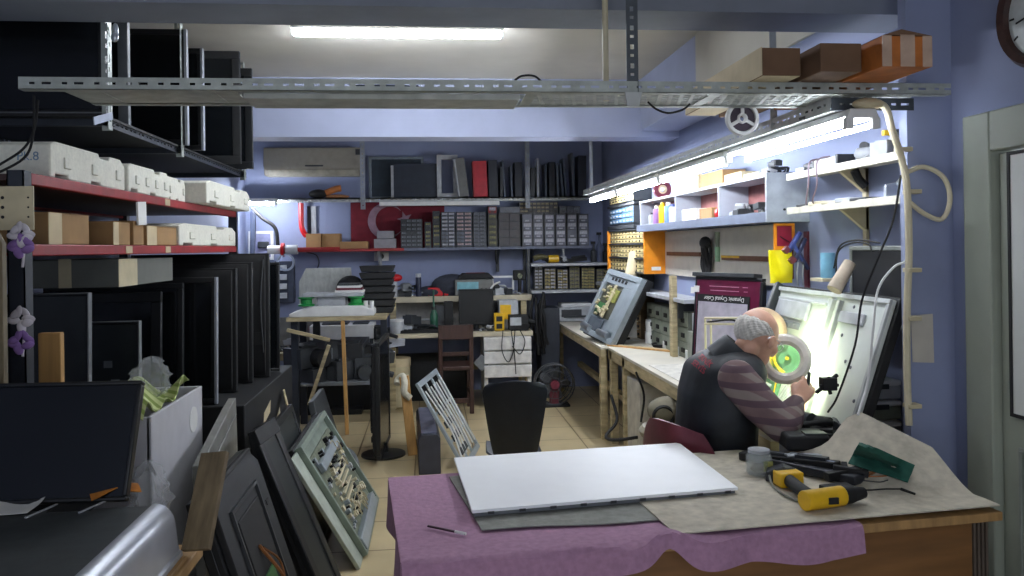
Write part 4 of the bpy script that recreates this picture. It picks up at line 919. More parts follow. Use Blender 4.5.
def heap(label, loc, w, d, h, m, n=10, seed=1, name='electronic_part', cat='part', M=None):
    """clutter: every loose piece an object of its own, all alike in label and group"""
    rnd = random.Random(seed); out = []; loc = V(loc)
    for i in range(n):
        g = G(); r = rnd.uniform(.18, .42)*h; x = rnd.uniform(-w/2, w/2); y = rnd.uniform(0, d); rz_ = rnd.uniform(0, 3); tilt = rnd.uniform(-.3, .3); q = rnd.random(); lay = 0 if i < n*.65 else .42*h
        if q < .4: g.box(-r*1.5, r*1.5, -r, r, 0, r*1.5).box(-r*1.1, r*.4, -r*.7, r*.7, r*1.5, r*1.7); tilt = 0 if not lay else tilt
        elif q < .7: g.cyl((-r, 0, r*.7), (r, 0, r*.7), r*.7, n=12).cyl((r, 0, r*.7), (r*1.3, 0, r*.7), r*.3, n=8); tilt = 0
        else: g.tube([(-r*2, 0, r*.25), (-r, r, r*.8), (r, -r, r), (r*2, 0, r*.25)], r*.22, 6); tilt = 0
        o = g.obj(name, (m, DGREY if m != DGREY else LGREY)[i % 2], None, bevel=.002)
        out.append(tag(o, label, cat, label, M=T((loc.x+x, loc.y+y, loc.z+lay+(abs(sin(tilt))*r*1.5)), rz_, 0, tilt)))
    return out
jar('white jar at the left end of the back desk', onD(397), .07, .14, LGREY, WHITE)
heap('loose piece among clutter of dark parts on the left of the back desk', onD(412, 8.15), .3, .2, .16, DGREY, 14, 2)
o = G().box(-.28, .28, 0, .16, 0, .03).obj('keyboard', BLACKM, bevel=.006); tag(o, 'black keyboard lying on the desk left of the monitor', 'keyboard', M=T(onD(421, 8.04)))
g = G()
for i in range(12):
    for j in range(4): g.box(-.26+i*.043, -.226+i*.043, .012+j*.036, .04+j*.036, .03, .036)
g.obj('key', RUBBER, o)
t = thing('spray_bottle', 'green tall bottle with thin nozzle on the back desk', 'bottle', T(onD(434, 8.2)))
G().lathe([(0, 0), (.035, 0), (.04, .02), (.04, .17), (.012, .24), (.008, .42), (0, .42)], 14).obj('bottle_body', mat('bottle_green', (30, 84, 62), .4), t); G().cyl((0, 0, .2), (0, 0, .25), .02).obj('collar', RUBBER, t)
device('dark speaker standing left of the monitor', onD(441, 8.22), .12, .12, .26, DGREY, 'speaker', 'speaker', 1)
device('slim black box between the speaker and monitor', onD(449, 8.2), .09, .1, .3, BLACKM, 'device', 'device', 0)
device('yellow and black battery charger right of the monitor', onD(499.5, 8.06), .10, .1, .18, YEL, 'charger', 'charger', 0, face=None)
G().box(-.03, .03, -.006, .0, .025, .075).box(-.03, .03, -.006, 0, .10, .15).obj('black_panel', RUBBER, bpy.data.objects['charger'])
device('pale cube device with yellow sticker on the desk', onD(509, 8.2), .2, .2, .3, LGREY, 'device', 'device', 2, face=YEL)
device('small black clock radio at the right end of the desk', onD(519, 8.04), .2, .12, .16, BLACKM, 'radio', 'radio', 3, face=LGREY)
heap('loose piece among dark cables and boxes behind the pale cube device', onD(512, 8.45), .35, .1, .3, BLACKM, 8, 3)
heap('loose piece among small white and black parts before the monitor', onD(472, 8.06), .5, .1, .07, LGREY, 14, 5)
# things on the raised shelf
def onH(px, Y=8.5): return V((P(px, 290, Y=Y).x, Y, hz+.031))
t = thing('red_tool', 'red-capped spray can at the left end of the raised shelf', 'can', T(onH(394)))
G().lathe([(0, 0), (.035, 0), (.035, .16), (0, .17)], 14).obj('can_body', LGREY, t); G().ell((0.02, 0, .2), .07, .05, .04).obj('red_cap', REDB, t)
heap('loose piece among grey and white bits on the left of the raised shelf', onH(408), .3, .12, .14, GREY, 9, 7)
jar('dark tall bottle on the raised shelf', onH(418.5), .03, .24, mat('navy_bottle', (38, 44, 66), .4), LGREY, 'bottle', 'bottle')
t = thing('red_clamp', 'red plastic tool on the raised shelf', 'tool', T(onH(439)))
G().box(-.12, .04, 0, .07, 0, .09).box(.05, .10, 0, .06, 0, .15).obj('tool_body', REDB, t, bevel=.01); G().cyl((-.14, .03, .05), (-.06, .03, .1), .02).obj('tool_tip', RUBBER, t)
t = thing('dark_bag', 'dark mound of cloth and cable on the raised shelf', 'bag', T(onH(452)))
G().ell((0, .06, .10), .22, .08, .13).ell((-.22, .06, .04), .16, .07, .07).obj('mound', mat('dark_slate_cloth', (44, 48, 60), .8, bump=.3, scale=20), t)
device('grey measuring instrument with a cyan display', onH(474, 8.44), .40, .24, .17, mat('grey_beige_case', (112, 112, 108), .5), 'instrument', 'instrument', 3, face=mat('cyan_display', (120, 176, 186), .4))
o = G().prism([(-.2, 0), (.2, 0), (.14, .06), (-.14, .06)], 0, .2, 'XZ').obj('black_case', BLACKM, bevel=.006); l = onH(476, 8.46); l.z += .175; tag(o, 'black case lying on top of the grey instrument', 'case', M=T(l))
G().box(-.1, .1, .02, .12, .06, .066).obj('red_strip', REDC, o)
t = thing('display_stand', 'small white open frame on the raised shelf', 'frame', T(onH(503, 8.55)))
G().frame(-.12, .12, .05, .2, .02, 0, .02).box(-.02, .02, 0, .04, 0, .06).obj('frame_rim', WHITE, t)
heap('loose piece among row of small dark bottles in front of the white frame', onH(507, 8.46), .24, .05, .12, DGREY, 9, 9)
t = thing('webcam', 'black webcam on a short stand on the raised shelf', 'camera', T(onH(520)))
G().box(-.07, .07, 0, .05, .15, .26).obj('camera_body', BLACKM, t, bevel=.01); G().cyl((0, .02, 0), (0, .02, .16), .02).obj('stand', BLACKM, t); G().cyl((0, -.01, .2), (0, .0, .2), .03).obj('lens', SCREEN, t)
t = thing('white_lamp', 'small white desk lamp head beside the instrument', 'lamp', T(onH(489, 8.43)))
G().ell((0, 0, .03), .04, .04, .035).tube([(0, 0, .04), (.05, 0, .11), (.12, 0, .14)], .01).obj('lamp_body', WHITE, t)
# wooden chair before the desk
cx0, cx1 = P(439, 400, Y=7.7).x, P(474, 400, Y=7.7).x
ch = thing('wooden_chair', 'dark brown wooden ladder-back chair at the back desk', 'chair', T(((cx0+cx1)/2, 7.72, 0), R(2)))
W = (cx1-cx0)/2
for s in (-1, 1):
    G().bar((s*(W-.02), 0, 0), (s*(W-.02), .0, .42), .04).bar((s*(W-.02), 0, .42), (s*(W-.02), -.03, .86), .04).obj('leg', BROWNW, ch, bevel=.004)
    G().bar((s*(W-.02), .34, 0), (s*(W-.02), .34, .42), .036).obj('leg', BROWNW, ch, bevel=.004)
    G().bar((s*(W-.02), 0, .18), (s*(W-.02), .34, .18), .02, .03).obj('stretcher', BROWNW, ch)
G().box(-W, W, -.02, .37, .42, .46).obj('seat', BROWNW, ch, bevel=.008)
G().box(-W, W, -.045, -.015, .72, .86).obj('top_rail', BROWNW, ch, bevel=.006)
G().box(-W+.02, W-.02, -.02, .0, .56, .60).obj('back_slat', BROWNW, ch, bevel=.004)
G().box(-W+.02, W-.02, -.01, .01, .10, .15).obj('stretcher', BROWNW, ch, bevel=.004)
# light rod on the chair top
# floor fan
a = P(554, 383, Y=7.95)
fn = thing('floor_fan', 'black floor fan with a red hub standing by the bench', 'fan', T((a.x, 7.95, 0)))
cz = .22; g = G()
for yy_ in (-.05, .05):
    for r in (.20, .14, .07): g.tube([(r*cos(k*pi/12), yy_*(1-.0), cz+r*sin(k*pi/12)) for k in range(25)], .004 if r < .2 else .008, 6, False)
    for k in range(14): A = k*2*pi/14; g.tube([(.05*cos(A), yy_*1.3, cz+.05*sin(A)), (.20*cos(A), yy_, cz+.20*sin(A))], .0025, 5)
g.obj('cage', mat('grey_wire', (78, 80, 84), .4, .3), fn)
g = G()
for k in range(5):
    A = k*2*pi/5; g.M = T((0, 0, cz)) @ MX.Rotation(A, 4, 'Y') @ MX.Translation((.1, 0, 0)) @ MX.Rotation(.5, 4, 'X'); g.ell((0, 0, 0), .07, .006, .05)
g.obj('blade', DGREY, fn); G().cyl((0, -.07, cz), (0, .07, cz), .045, n=18).obj('hub', REDC, fn); G().box(-.045, .045, -.03, .03, .02, cz-.05).obj('support', REDC, fn, bevel=.006); G().box(-.15, .15, -.09, .09, 0, .025).obj('base', BLACKM, fn, bevel=.008)
# dark sacks/cables between desk and bench
t = thing('hanging_cables', 'bunch of dark cables hanging right of the white drawers', 'cables', (0, 0, 0)); g = G()
rn = random.Random(3)
for k in range(12):
    px_ = rn.uniform(533, 545); y = rn.uniform(8.2, 8.4); g.tube([P(px_, 290+rn.uniform(0, 20), Y=y), P(px_+rn.uniform(-4, 4), 320, Y=y-.03), P(px_+rn.uniform(-5, 5), 345+rn.uniform(-10, 12), Y=y)], .014, 6)
g.obj('cable_strands', RUBBER, t)
o = device('tall dark computer tower between the desk and bench', V((P(550, 350, Y=8.4).x, 8.35, 0)), .2, .4, .95, mat('slate_tower', (40, 44, 54), .5), 'computer_tower', 'computer', 1)
# ------------------------------------------------------------ back left table and bench
bx0, bx1 = -1.95, P(386, 350, Y=7.85).x
lb = thing('work_bench', 'pale wooden bench in the back left corner', 'bench', (0, 0, 0))
ZB = P(300, 353, Y=7.8).z
G().box(bx0, bx1, 7.8, 8.75, ZB-.07, ZB).obj('bench_top', PINE, lb, bevel=.004)
for x in (bx1-.07, bx1-.9): G().box(x, x+.06, 7.82, 7.88, 0, ZB-.07).obj('leg', PINE, lb, bevel=.003)
tx0, tx1 = P(286, 318, Y=7.0).x, P(386, 315, Y=7.0).x; ZT = P(330, 317, Y=7.0).z
tb = thing('tall_table', 'tall wooden table with the white television foot on it', 'table', (0, 0, 0))
G().box(tx0, tx1, 7.0, 7.6, ZT-.035, ZT).obj('table_top', PINE, tb, bevel=.003)
for px_ in (270, 296, 309): x = max(P(px_, 350, Y=7.1).x, tx0+.0); 
for x, y in ((tx0+.03, 7.05), (tx0+.03, 7.5), (tx1-.08, 7.5)): G().box(x, x+.06, y, y+.05, 0, ZT-.035).obj('leg', POSTD, tb, bevel=.003)
G().box(tx0+.18, tx0+.24, 7.3, 7.35, .4, ZT-.035).obj('leg', POSTD, tb)
xw = P(343, 350, Y=7.02).x; xw2 = P(347, 425, Y=7.02).x
G().bar((xw, 7.03, ZT-.035), (xw2, 7.03, 0.0), .045, .03).obj('front_leg', PINEW, tb, bevel=.003)
G().bar(P(329, 345, Y=6.98), P(309, 405, Y=6.98), .03).obj('slanted_brace', PINE, tb, bevel=.002)
G().bar(P(287, 330, Y=6.98), P(330, 340, Y=6.98), .03).obj('cross_brace', PINE, tb, bevel=.002)
zl = P(340, 383, Y=7.1).z
G().box(tx0+.1, tx1-.15, 7.08, 7.55, zl-.02, zl+.01).obj('lower_shelf', GREY, tb, bevel=.003)
# television foot, octagonal plate, green spools
def onT(px, Y=7.2): return V((P(px, 312, Y=Y).x, Y, ZT+.001))
tf = thing('television_stand', 'white television foot plate with two green spools on the tall table', 'television stand', (0, 0, 0))
xa, xb = P(289, 310, Y=7.03).x, P(374, 310, Y=7.03).x
G().prism([(xa, 0), (xb, 0), (xb, .05), (xb-.1, .09), (xa+.2, .09), (xa, .03)], 7.02, 7.45, 'XZ').obj('base_plate', WHITE, tf, bevel=.008).location = (0, 0, ZT+.001)
xs, xe = P(303, 300, Y=7.1).x, P(357, 300, Y=7.1).x
G().box(xs, xe+.05, 7.06, 7.3, ZT+.17, ZT+.20).box(xs+.12, xe-.1, 7.1, 7.3, ZT+.09, ZT+.17).obj('upper_plate', LGREY, tf, bevel=.004)
for x in (P(306, 305, Y=7.1).x, P(356, 305, Y=7.1).x): G().lathe([(0, 0), (.07, 0), (.07, .012), (.05, .02), (.05, .06), (.07, .066), (.07, .078), (0, .078)], 20, T((x, 7.12, ZT+.091))).obj('green_spool', GREEN, tf)
G().cyl((xb-.07, 7.05, ZT+.05), (xb-.07, 7.05, ZT+.13), .02).cyl((xb-.02, 7.05, ZT+.05), (xb-.02, 7.05, ZT+.13), .02).obj('peg', WHITE, tf)
o = G().prism([(-.0, .1), (.10, 0), (.95, 0), (.95, .30), (.93, .40), (.12, .40), (.0, .28)], 0, .02, 'XZ').obj('octagonal_board', mat('pale_grey_panel', (172, 174, 168), .6, dirt=.1), bevel=.002)
xo0, xo1 = P(299, 290, Y=7.5).x, P(352, 290, Y=7.5).x; o.scale = ((xo1-xo0)/.95, 1, (P(320, 268, Y=7.5).z-ZT)/.40)
tag(o, 'pale octagonal panel standing behind the white television foot', 'panel', M=None); o.location = (xo0, 7.48, ZT+.002); o.rotation_euler = (-.12, 0, 0)
for k in (.3, .55): G().cyl((k, -.01, .06), (k, 0, .06), .015).obj('stud', RUBBER, o)
o = G().ell((0, 0, .1), .13, .1, .12).obj('black_helmet', RUBBER); l = onT(351, 7.42); l.z += .12; tag(o, 'round black headphone case beside the octagonal panel', 'case', M=T(l))
t = thing('magazine_stack', 'red and white magazines piled on the television foot', 'magazines', T(P(350, 297, Y=7.15)))
zz_ = ZT+.201-t.location.z
for k in range(4): G().box(-.13+.01*k, .12-.012*k, .0, .16, zz_+k*.02, zz_+.018+k*.02).obj('magazine', (PAPER, REDC, PAPER, DGREY)[k], t)
# black stack of parts bins
bs_ = thing('stacked_trays', 'tall pile of black trays beside the octagonal panel', 'trays', T((P(378, 300, Y=7.4).x, 7.4, ZT-.0)))
hT = (P(378, 265, Y=7.3).z-ZT)
for k in range(7):
    z = hT*k/7; q = .13+.012*((k*3) % 4)/3; G().prism([(-q, z), (q, z), (q+.02, z+hT/7-.008), (-q-.02, z+hT/7-.008)], -.1, .14, 'XZ').obj('tray', BLACKM, bs_, bevel=.005)
# bench clutter
def onB(px, Y=7.9): return V((P(px, 348, Y=Y).x, Y, ZB+.001))
t = device('white printer-like machine under the tall table', onB(342, 7.95), .62, .35, .24, WHITE, 'printer', 'machine', 0)
g = G()
for k in range(5): g.box(-.28+k*.11, -.2+k*.11, -.004, .0, .03, .09); 
g.obj('dark_opening', DGREY, t); G().box(-.2, .05, .05, .3, .24, .255).box(.1, .25, .05, .3, .24, .25).obj('dark_opening', DGREY, t)
heap('loose piece among black and white parts heaped left on the corner bench', onB(283, 7.9), .45, .3, .12, LGREY, 22, 12)
heap('loose piece among dark cables and parts at the right of the corner bench', onB(372, 7.95), .35, .3, .22, BLACKM, 16, 13)
o = G().sheet(lambda u, v: (-.4+.8*u, .35*v, .02+.03*abs(sin(4*u+3*v))+.10*u*v), 14, 8, .003).obj('grey_papers', mat('pale_grey_paper', (170, 172, 176), .7)); tag(o, 'sheet of pale grey papers over the corner bench edge', 'papers', M=T(onB(362, 7.72)))
o.location.y = 7.82
# grey board low on the wall
o = G().box(0, .62, 0, .02, 0, .30).obj('grey_board', mat('dull_grey_board', (122, 122, 120), .7)); tag(o, 'dull grey board standing behind the corner bench parts', 'board', M=T((P(277, 330, Y=8.3).x, 8.3, ZB+.002)))
# lower shelf clutter
heap('loose piece among black television parts heaped on the lower table shelf', V((P(343, 380, Y=7.15).x, 7.15, zl+.011)), .7, .3, .30, BLACKM, 22, 21)
heap('loose piece among grey plastic parts on top of the black heap', V((P(335, 360, Y=7.2).x, 7.25, zl+.20)), .3, .2, .16, GREY, 8, 22)
# dark televisions beneath benches
tv_back('television', 'dark television lying in the shade under the corner bench', .9, .45, T((P(350, 400, Y=8.1).x, 8.05, 0), 0, -.1), .06)
tv_back('television', 'dark television stored under the back desk', .8, .5, T((P(430, 400, Y=8.4).x, 8.42, 0), 0, -.1), .06)
carton('dark carton on the floor under the corner bench', P(296, 380, Y=7.7).x-.15, P(296, 380, Y=7.7).x+.15, 7.9, 8.2, 0, .5, BLACKM, flap=False)
t = thing('paper_roll', 'cream roll in a bucket on the floor under the desk', 'roll', T((P(399, 400, Y=8.2).x, 8.15, 0)))
G().lathe([(0, 0), (.09, 0), (.11, .02), (.12, .42), (.0, .42)], 18).obj('roll_body', BEIGE, t); G().lathe([(.10, .42), (.125, .42), (.125, .5), (.1, .5)], 18).obj('torn_top', CARDL, t)
o = G().box(-.1, .1, 0, .02, -.1, .1).obj('grey_tile', GREY); tag(o, 'small grey square tile leaning by the drawer unit', 'tile', M=MX.Translation((P(482, 363, Y=7.95).x, 7.97, P(482, 363, Y=7.95).z)) @ MX.Rotation(pi/4, 4, 'Y'))
o.scale = (.6, 1, .6)
# ------------------------------------------------------------ aisle
# television seen edge-on with round foot
a = P(392, 458, Z=0); 
et = tv('television', 'black television seen edge-on on a round foot in the aisle', .72, .86, T((a.x-.05, a.y+.10, .05), R(90-3)), d=.06, bez=.03, scr=SCREEN, cat='television')
G().lathe([(0, -.05), (.17, -.05), (.17, -.035), (.04, -.02), (.03, .05), (0, .05)], 32, T((-.0, .02, 0))).obj('round_foot', BLACK, et)
g = G()
for k in range(6): g.box(-.30+.0*k, -.22, .05, .075, .12+k*.07, .16+k*.07)
g.obj('side_fin', BLACKM, et)
# wooden post with cloth
a = P(413, 455, Z=0); b = P(404, 376, Y=a.y+.05)
wp = thing('wooden_post', 'wooden post wrapped at the top in white cloth', 'post', T(a))
q = b-a
G().bar((0, 0, 0), q, .075, .035, (0, 1, 0)).obj('post_body', PINEW, wp, bevel=.004)
G().tube([q*.72+V((.03, -.02, 0)), q*.80+V((-.01, -.03, 0)), q*.92+V((-.0, -.02, 0)), q+V((-.01, 0, 0)), q*.98+V((-.05, .02, -.02)), q*.9+V((-.06, 0, 0))], .026, 10).obj('cloth_wrap', mat('white_rag', (212, 206, 186), .9, bump=.4, scale=20), wp)
# white wiry chassis frame leaning
Mf, wf_, hf_ = quadM((.23, 5.7, .004), (.37, 6.4, .004), (-.12, 5.72, .63))
cf = thing('stripped_television', 'pale metal television frame leaning in the middle of aisle', 'television frame', Mf)
g = G().frame(0, wf_, 0, hf_, .04, -.01, .012)
for k in (.3, .62): g.box(.04, wf_-.04, -.006, .006, hf_*k, hf_*k+.02)
for k in (.3, .6): g.box(wf_*k, wf_*k+.03, -.008, .008, .04, hf_-.04)
g.obj('metal_frame', CHASSIS, cf, bevel=.003)
for k in range(7): G().tube([(.05+.1*k, -.012, .08), (.1+.08*k, -.03, .3), (.04+.1*k, -.02, hf_-.08)], .006, 6).obj('white_wire', WHITE, cf)
for k in range(5): G().box(.1, .35, -.02, -.006, .1+k*.11, .15+k*.11).obj('dark_module', DGREY, cf)
# long black wrapped box
a = P(419, 475, Z=0); b = P(441, 475, Z=0)
o = thing('wrapped_box', 'long upright-ended dark carton wrapped in film on the floor', 'box', T(((a.x+b.x)/2, a.y, 0), R(2)))
W = (b.x-a.x)/2; G().prism([(-W, 0), (W, 0), (W, .25), (W*.7, .28), (-W*.7, .28), (-W, .25)], 0, 1.0, 'XZ').obj('box_body', mat('dark_slate_card', (48, 50, 62), .4), o, bevel=.004)
G().prism([(-W-.003, .20), (-W*.7-.002, .283), (W*.7+.002, .283), (W+.003, .20)], .05, .98, 'XZ').obj('film_wrap', mat('grey_film', (112, 114, 134), .25, bump=.3, scale=8), o)
# black chair in the middle
bc = thing('black_chair', 'black plastic chair with its back to the viewer behind white panel', 'chair', T((P(515, 440, Y=4.3).x, 4.3, 0), R(-3)))
def bk(u, v):
    z = .46+.44*v; wd = .10+(.170-.10)*min(1, (v*1.15))**.7
    if v > .82: wd *= math.sqrt(max(0, 1-((v-.82)/.18)**2*.42))
    s = (u-.5)*2; return (wd*s, -.03-.10*v+.045*(s*s)-.0, z+(-.03*s*s if v > .9 else 0)*(v-.9)*10)
G().sheet(bk, 20, 20, -.012).obj('backrest', mat('dark_slate_plastic', (26, 32, 42), .42), bc)
def st(u, v): s = (u-.5)*2; return ((.09+.06*min(1, v*2.5))*s, -.03+.42*v, .46-.03*sin(v*pi)*(1-s*s)-.01+.015*s*s)
G().sheet(st, 16, 14, .012).obj('seat', mat('dark_slate_plastic', (26, 32, 42), .42), bc)
for x, y in ((-.10, .04), (.10, .04), (-.12, .34), (.12, .34)): G().tube([(x*.8, y*.9+.02, .45), (x*1.15, y*1.1-.01, 0)], .012, 8).obj('leg', DGREY, bc)
# ------------------------------------------------------------ right bench
BX0, BZ = 1.44, .75
bmT = mat('worn_white_bench_top', (206, 200, 184), .5, var=.06, scale=4, dirt=.3)
wb1 = thing('work_bench', 'far section of the long bench along the right wall', 'bench', (0, 0, 0))
G().box(1.38, XR-.002, 6.45, 8.80, BZ-.0, BZ+.02).obj('bench_top', bmT, wb1, bevel=.002)
G().box(1.38, 1.42, 6.45, 8.80, BZ-.07, BZ-.0).obj('apron', PINE, wb1, bevel=.003)
for y in (6.5, 8.7): 
    for x in (1.39, 1.88): G().box(x, x+.055, y, y+.07, 0, BZ-.001).obj('leg', PINE, wb1, bevel=.003)
G().box(1.6, 1.65, 6.5, 8.7, .28, .33).obj('stretcher', PINE, wb1)
WY0 = 3.30
wb2 = thing('work_bench', 'near section of the long bench where the man works', 'bench', (0, 0, 0))
G().box(BX0, XR-.002, WY0, 6.44, BZ-.0, BZ+.02).obj('bench_top', bmT, wb2, bevel=.002)
G().box(BX0, BX0+.04, WY0, 6.44, BZ-.075, BZ).obj('apron', PINE, wb2, bevel=.003)
for x, y in ((BX0, 6.33), (BX0, 5.9), (BX0+.4, 6.33), (BX0+.45, 3.35)): G().box(x, x+.055, y, y+.07, 0, BZ-.001).obj('leg', PINE, wb2, bevel=.003)
# under the bench
o = device('white cabinet stored under the near bench', V((1.62, 5.55, 0)), .32, .5, .62, mat('cream_white_steel', (200, 196, 184), .5, dirt=.3), 'cabinet', 'cabinet', 0)
arcw('black cable hanging beside the bench leg', [P(636, 372, Y=5.4), P(644, 395, Y=5.4), P(641, 422, Y=5.35)], .008)
arcw('dark tangled cable by the bench legs on the floor', [P(611, 395, Y=6.1), P(617, 420, Y=6.0), P(606, 436, Y=5.9), P(615, 440, Y=5.7), P(640, 437, Y=5.6)], .012)
sx_, sy_ = P(668, 400, Y=4.75).x, 4.75
t = thing('stool', 'round padded stool pushed under the near bench', 'stool', T((sx_, sy_, 0)))
G().lathe([(0, .44), (.17, .44), (.18, .47), (.16, .5), (0, .505)], 24).obj('seat', mat('grey_beige_vinyl', (140, 134, 118), .5), t)
for k in range(4): A = k*pi/2+.6; G().bar((.08*cos(A), .08*sin(A), .44), (.16*cos(A), .16*sin(A), 0), .025).obj('leg', BLACKM, t)
t = thing('cable_bag', 'grey sack with a black coil on top of the stool', 'bag', T((sx_, sy_, .507)))
G().ell((0, 0, .085), .13, .11, .085).obj('sack', mat('grey_sack', (118, 112, 96), .9, bump=.4, scale=12), t); G().lathe([(.05, 0), (.06, -.01), (.07, 0), (.06, .01), (.05, 0)], 20, T((-.06, -.10, .07), 0, pi/2)).obj('coil', RUBBER, t)
carton('pale carton on the floor behind the stool', 1.58, 1.9, 5.0, 5.4, 0, .5, FOAM, flap=False)
# things on bench
def onR(px, py):
    p = P(px, py, Z=BZ+.02)
    if p.x > 1.86: p = P(px, py, X=1.86)
    p.z = BZ+.021; return p
t = device('white printer at the far end of the long bench', onR(572, 322)+V((.06, 0, 0)), .40, .3, .16, LGREY, 'printer', 'printer', 0, face=DGREY)
G().box(-.17, .17, .03, .27, .16, .20).obj('lid', WHITE, t, bevel=.008); G().box(-.15, .15, -.02, .02, .05, .07).obj('paper_tray', DGREY, t)
# chassis propped on the bench
Mc, wc, hc = quadM(P(582, 331, t=7.2), P(613, 347, t=6.6), P(613, 270, t=7.2))
Mc = Mc.copy(); Mc[2][3] = max(Mc[2][3], BZ+.03)
oc2 = thing('open_television', 'opened grey television propped on the long bench', 'television', Mc)
G().box(0, wc, .0, .02, 0, hc).frame(0, wc, 0, hc, .05, -.03, 0).box(.05, wc-.05, -.02, 0, hc*.8, hc-.05).box(wc*.62, wc-.05, -.02, 0, .1, hc*.8).obj('chassis', CHASSIS, oc2, bevel=.003)
G().box(-.01, wc+.01, .02, .08, -.01, hc+.01).obj('front_bezel', RUBBER, oc2, bevel=.004)
G().box(wc*.1, wc*.6, -.012, -.002, hc*.30, hc*.78).obj('board_bay', mat('dark_olive_bay', (72, 72, 58), .6), oc2)
G().box(wc*.14, wc*.36, -.02, -.012, hc*.34, hc*.50).obj('circuit_board', PCB, oc2); G().box(wc*.30, wc*.56, -.02, -.012, hc*.55, hc*.74).obj('tan_board', PCBY, oc2)
G().box(wc*.1, wc*.5, -.025, -.002, hc*.08, hc*.28).obj('grey_cover', mat('slate_cover', (84, 92, 100), .5), oc2, bevel=.01); G().box(wc*.4, wc*.46, -.035, -.02, hc*.3, hc*.8).obj('strut', BEIGE, oc2, bevel=.004)
g = G()
for k in range(5): g.box(wc*(.2+.1*k), wc*(.26+.1*k), -.022, -.018, hc*.85, hc*.9)
g.obj('slot', RUBBER, oc2)
G().cyl((wc*.05, -.035, .06), (wc*.3, -.035, .05), .03).obj('speaker_tube', STEELB, oc2); G().cyl((wc*.55, -.035, .06), (wc*.85, -.035, .06), .028).obj('speaker_tube', STEELB, oc2)
rn = random.Random(6)
for i in range(26):
    x = rn.uniform(wc*.12, wc*.55); z = rn.uniform(hc*.32, hc*.76); G().cyl((x, -.018, z), (x, -.045, z), rn.uniform(.006, .014), n=7).obj('component', BEIGE, oc2)
# rolled cone above it
a = P(628, 284, t=7.0); b = P(637, 255, t=7.1)
o = G().cyl((0, 0, 0), b-a, .045, .075, 16).obj('paper_cone', CARDL); tag(o, 'cream paper cone behind the propped television', 'cone', M=T(a))
# wooden support frame
g = G().box(0, .05, 0, .04, 0, .55).box(.20, .25, 0, .04, 0, .55).box(0, .25, 0, .04, 0, .05); a = onR(622, 333); tag(g.obj('wooden_support', PINE, None, bevel=.003), 'pale wooden support frame behind the propped television', 'support', M=T((a.x+.05, a.y+.0, BZ+.021), -.2))
# tubs
for k, (px_, py_, r, h) in enumerate(((637, 322, .075, .1), (652, 325, .06, .1))):
    l = onR(px_, py_+2)
    jar('%s white lidded tub behind the propped television' % ('left', 'right')[k], l, r, h, WHITE, WHITE, 'tub', 'tub')
    jar('tub stacked on the %s white tub' % ('left', 'right')[k], l+V((0, 0, h+.001)), r*.9, h, WHITE, LGREY, 'tub', 'tub')
l = onR(648, 312)
bag_ = G().ell((0, 0, .09), .07, .05, .09).obj('pink_bag', mat('pale_pink_film', (196, 170, 180), .4)); l2 = onR(637, 324); tag(bag_, 'pale pink plastic bag on the tubs', 'bag', M=T(l2+V((0, 0, .203))))
for k, (px_, py_) in enumerate(((667, 335), (680, 333), (690, 343))):
    jar('%s small clear pot with pale lid on the bench' % ('left', 'middle', 'right')[k], onR(px_, py_), .035, .065, mat('frosted_pot', (206, 210, 208), .3), WHITE, 'pot', 'pot', 'small pots on the bench')
l = onR(662, 341); g = G()
for k in range(4): g.tube([((.07+.004*k)*cos(i*pi/12), (.07+.004*k)*sin(i*pi/12), .006+.007*k) for i in range(25)], .005, 6, False)
tag(g.obj('cable_coil', RUBBER), 'black coil of cable lying on the bench', 'cable', M=T(l))
o = G().box(-.03, .03, 0, .02, 0, .02).obj('black_tool', RUBBER, bevel=.004); tag(o, 'tiny black tool lying on the bench edge', 'tool', M=T(onR(628, 340), .6))
a, b = onR(608, 346), onR(674, 351)
for k, (dz, lb_, m_) in enumerate(((0, 'long wooden ruler across the bench joint', PINEW), (.0, 'second pale stick beside the wooden ruler', CARDL))):
    dd = V((0, .09*k, .006)); o = G().bar((0, 0, 0), (b-a), .03, .01).obj('wooden_ruler', m_, bevel=.001); tag(o, lb_, 'ruler', M=T(a+dd))
o = G().box(0, .35, 0, .22, 0, .002).obj('paper_sheet', PAPER); tag(o, 'white paper lying on the bench by the propped television', 'paper', M=T(onR(608, 345)+V((0, .12, .0)), .3))
o = G().box(0, .40, 0, .95, 0, .003).obj('cardboard_mat', mat('white_mat', (214, 210, 200), .6, dirt=.2)); tag(o, 'large white mat on the near bench', 'mat', M=T((BX0+.05, 4.45, BZ+.021)))
arcw('white cable curling among the small pots', [onR(664, 336)+V((0, 0, .01)), onR(672, 330)+V((0, 0, .09)), onR(678, 338)+V((0, 0, .02)), onR(690, 330)+V((0, 0, .03))], .005, WHITE)
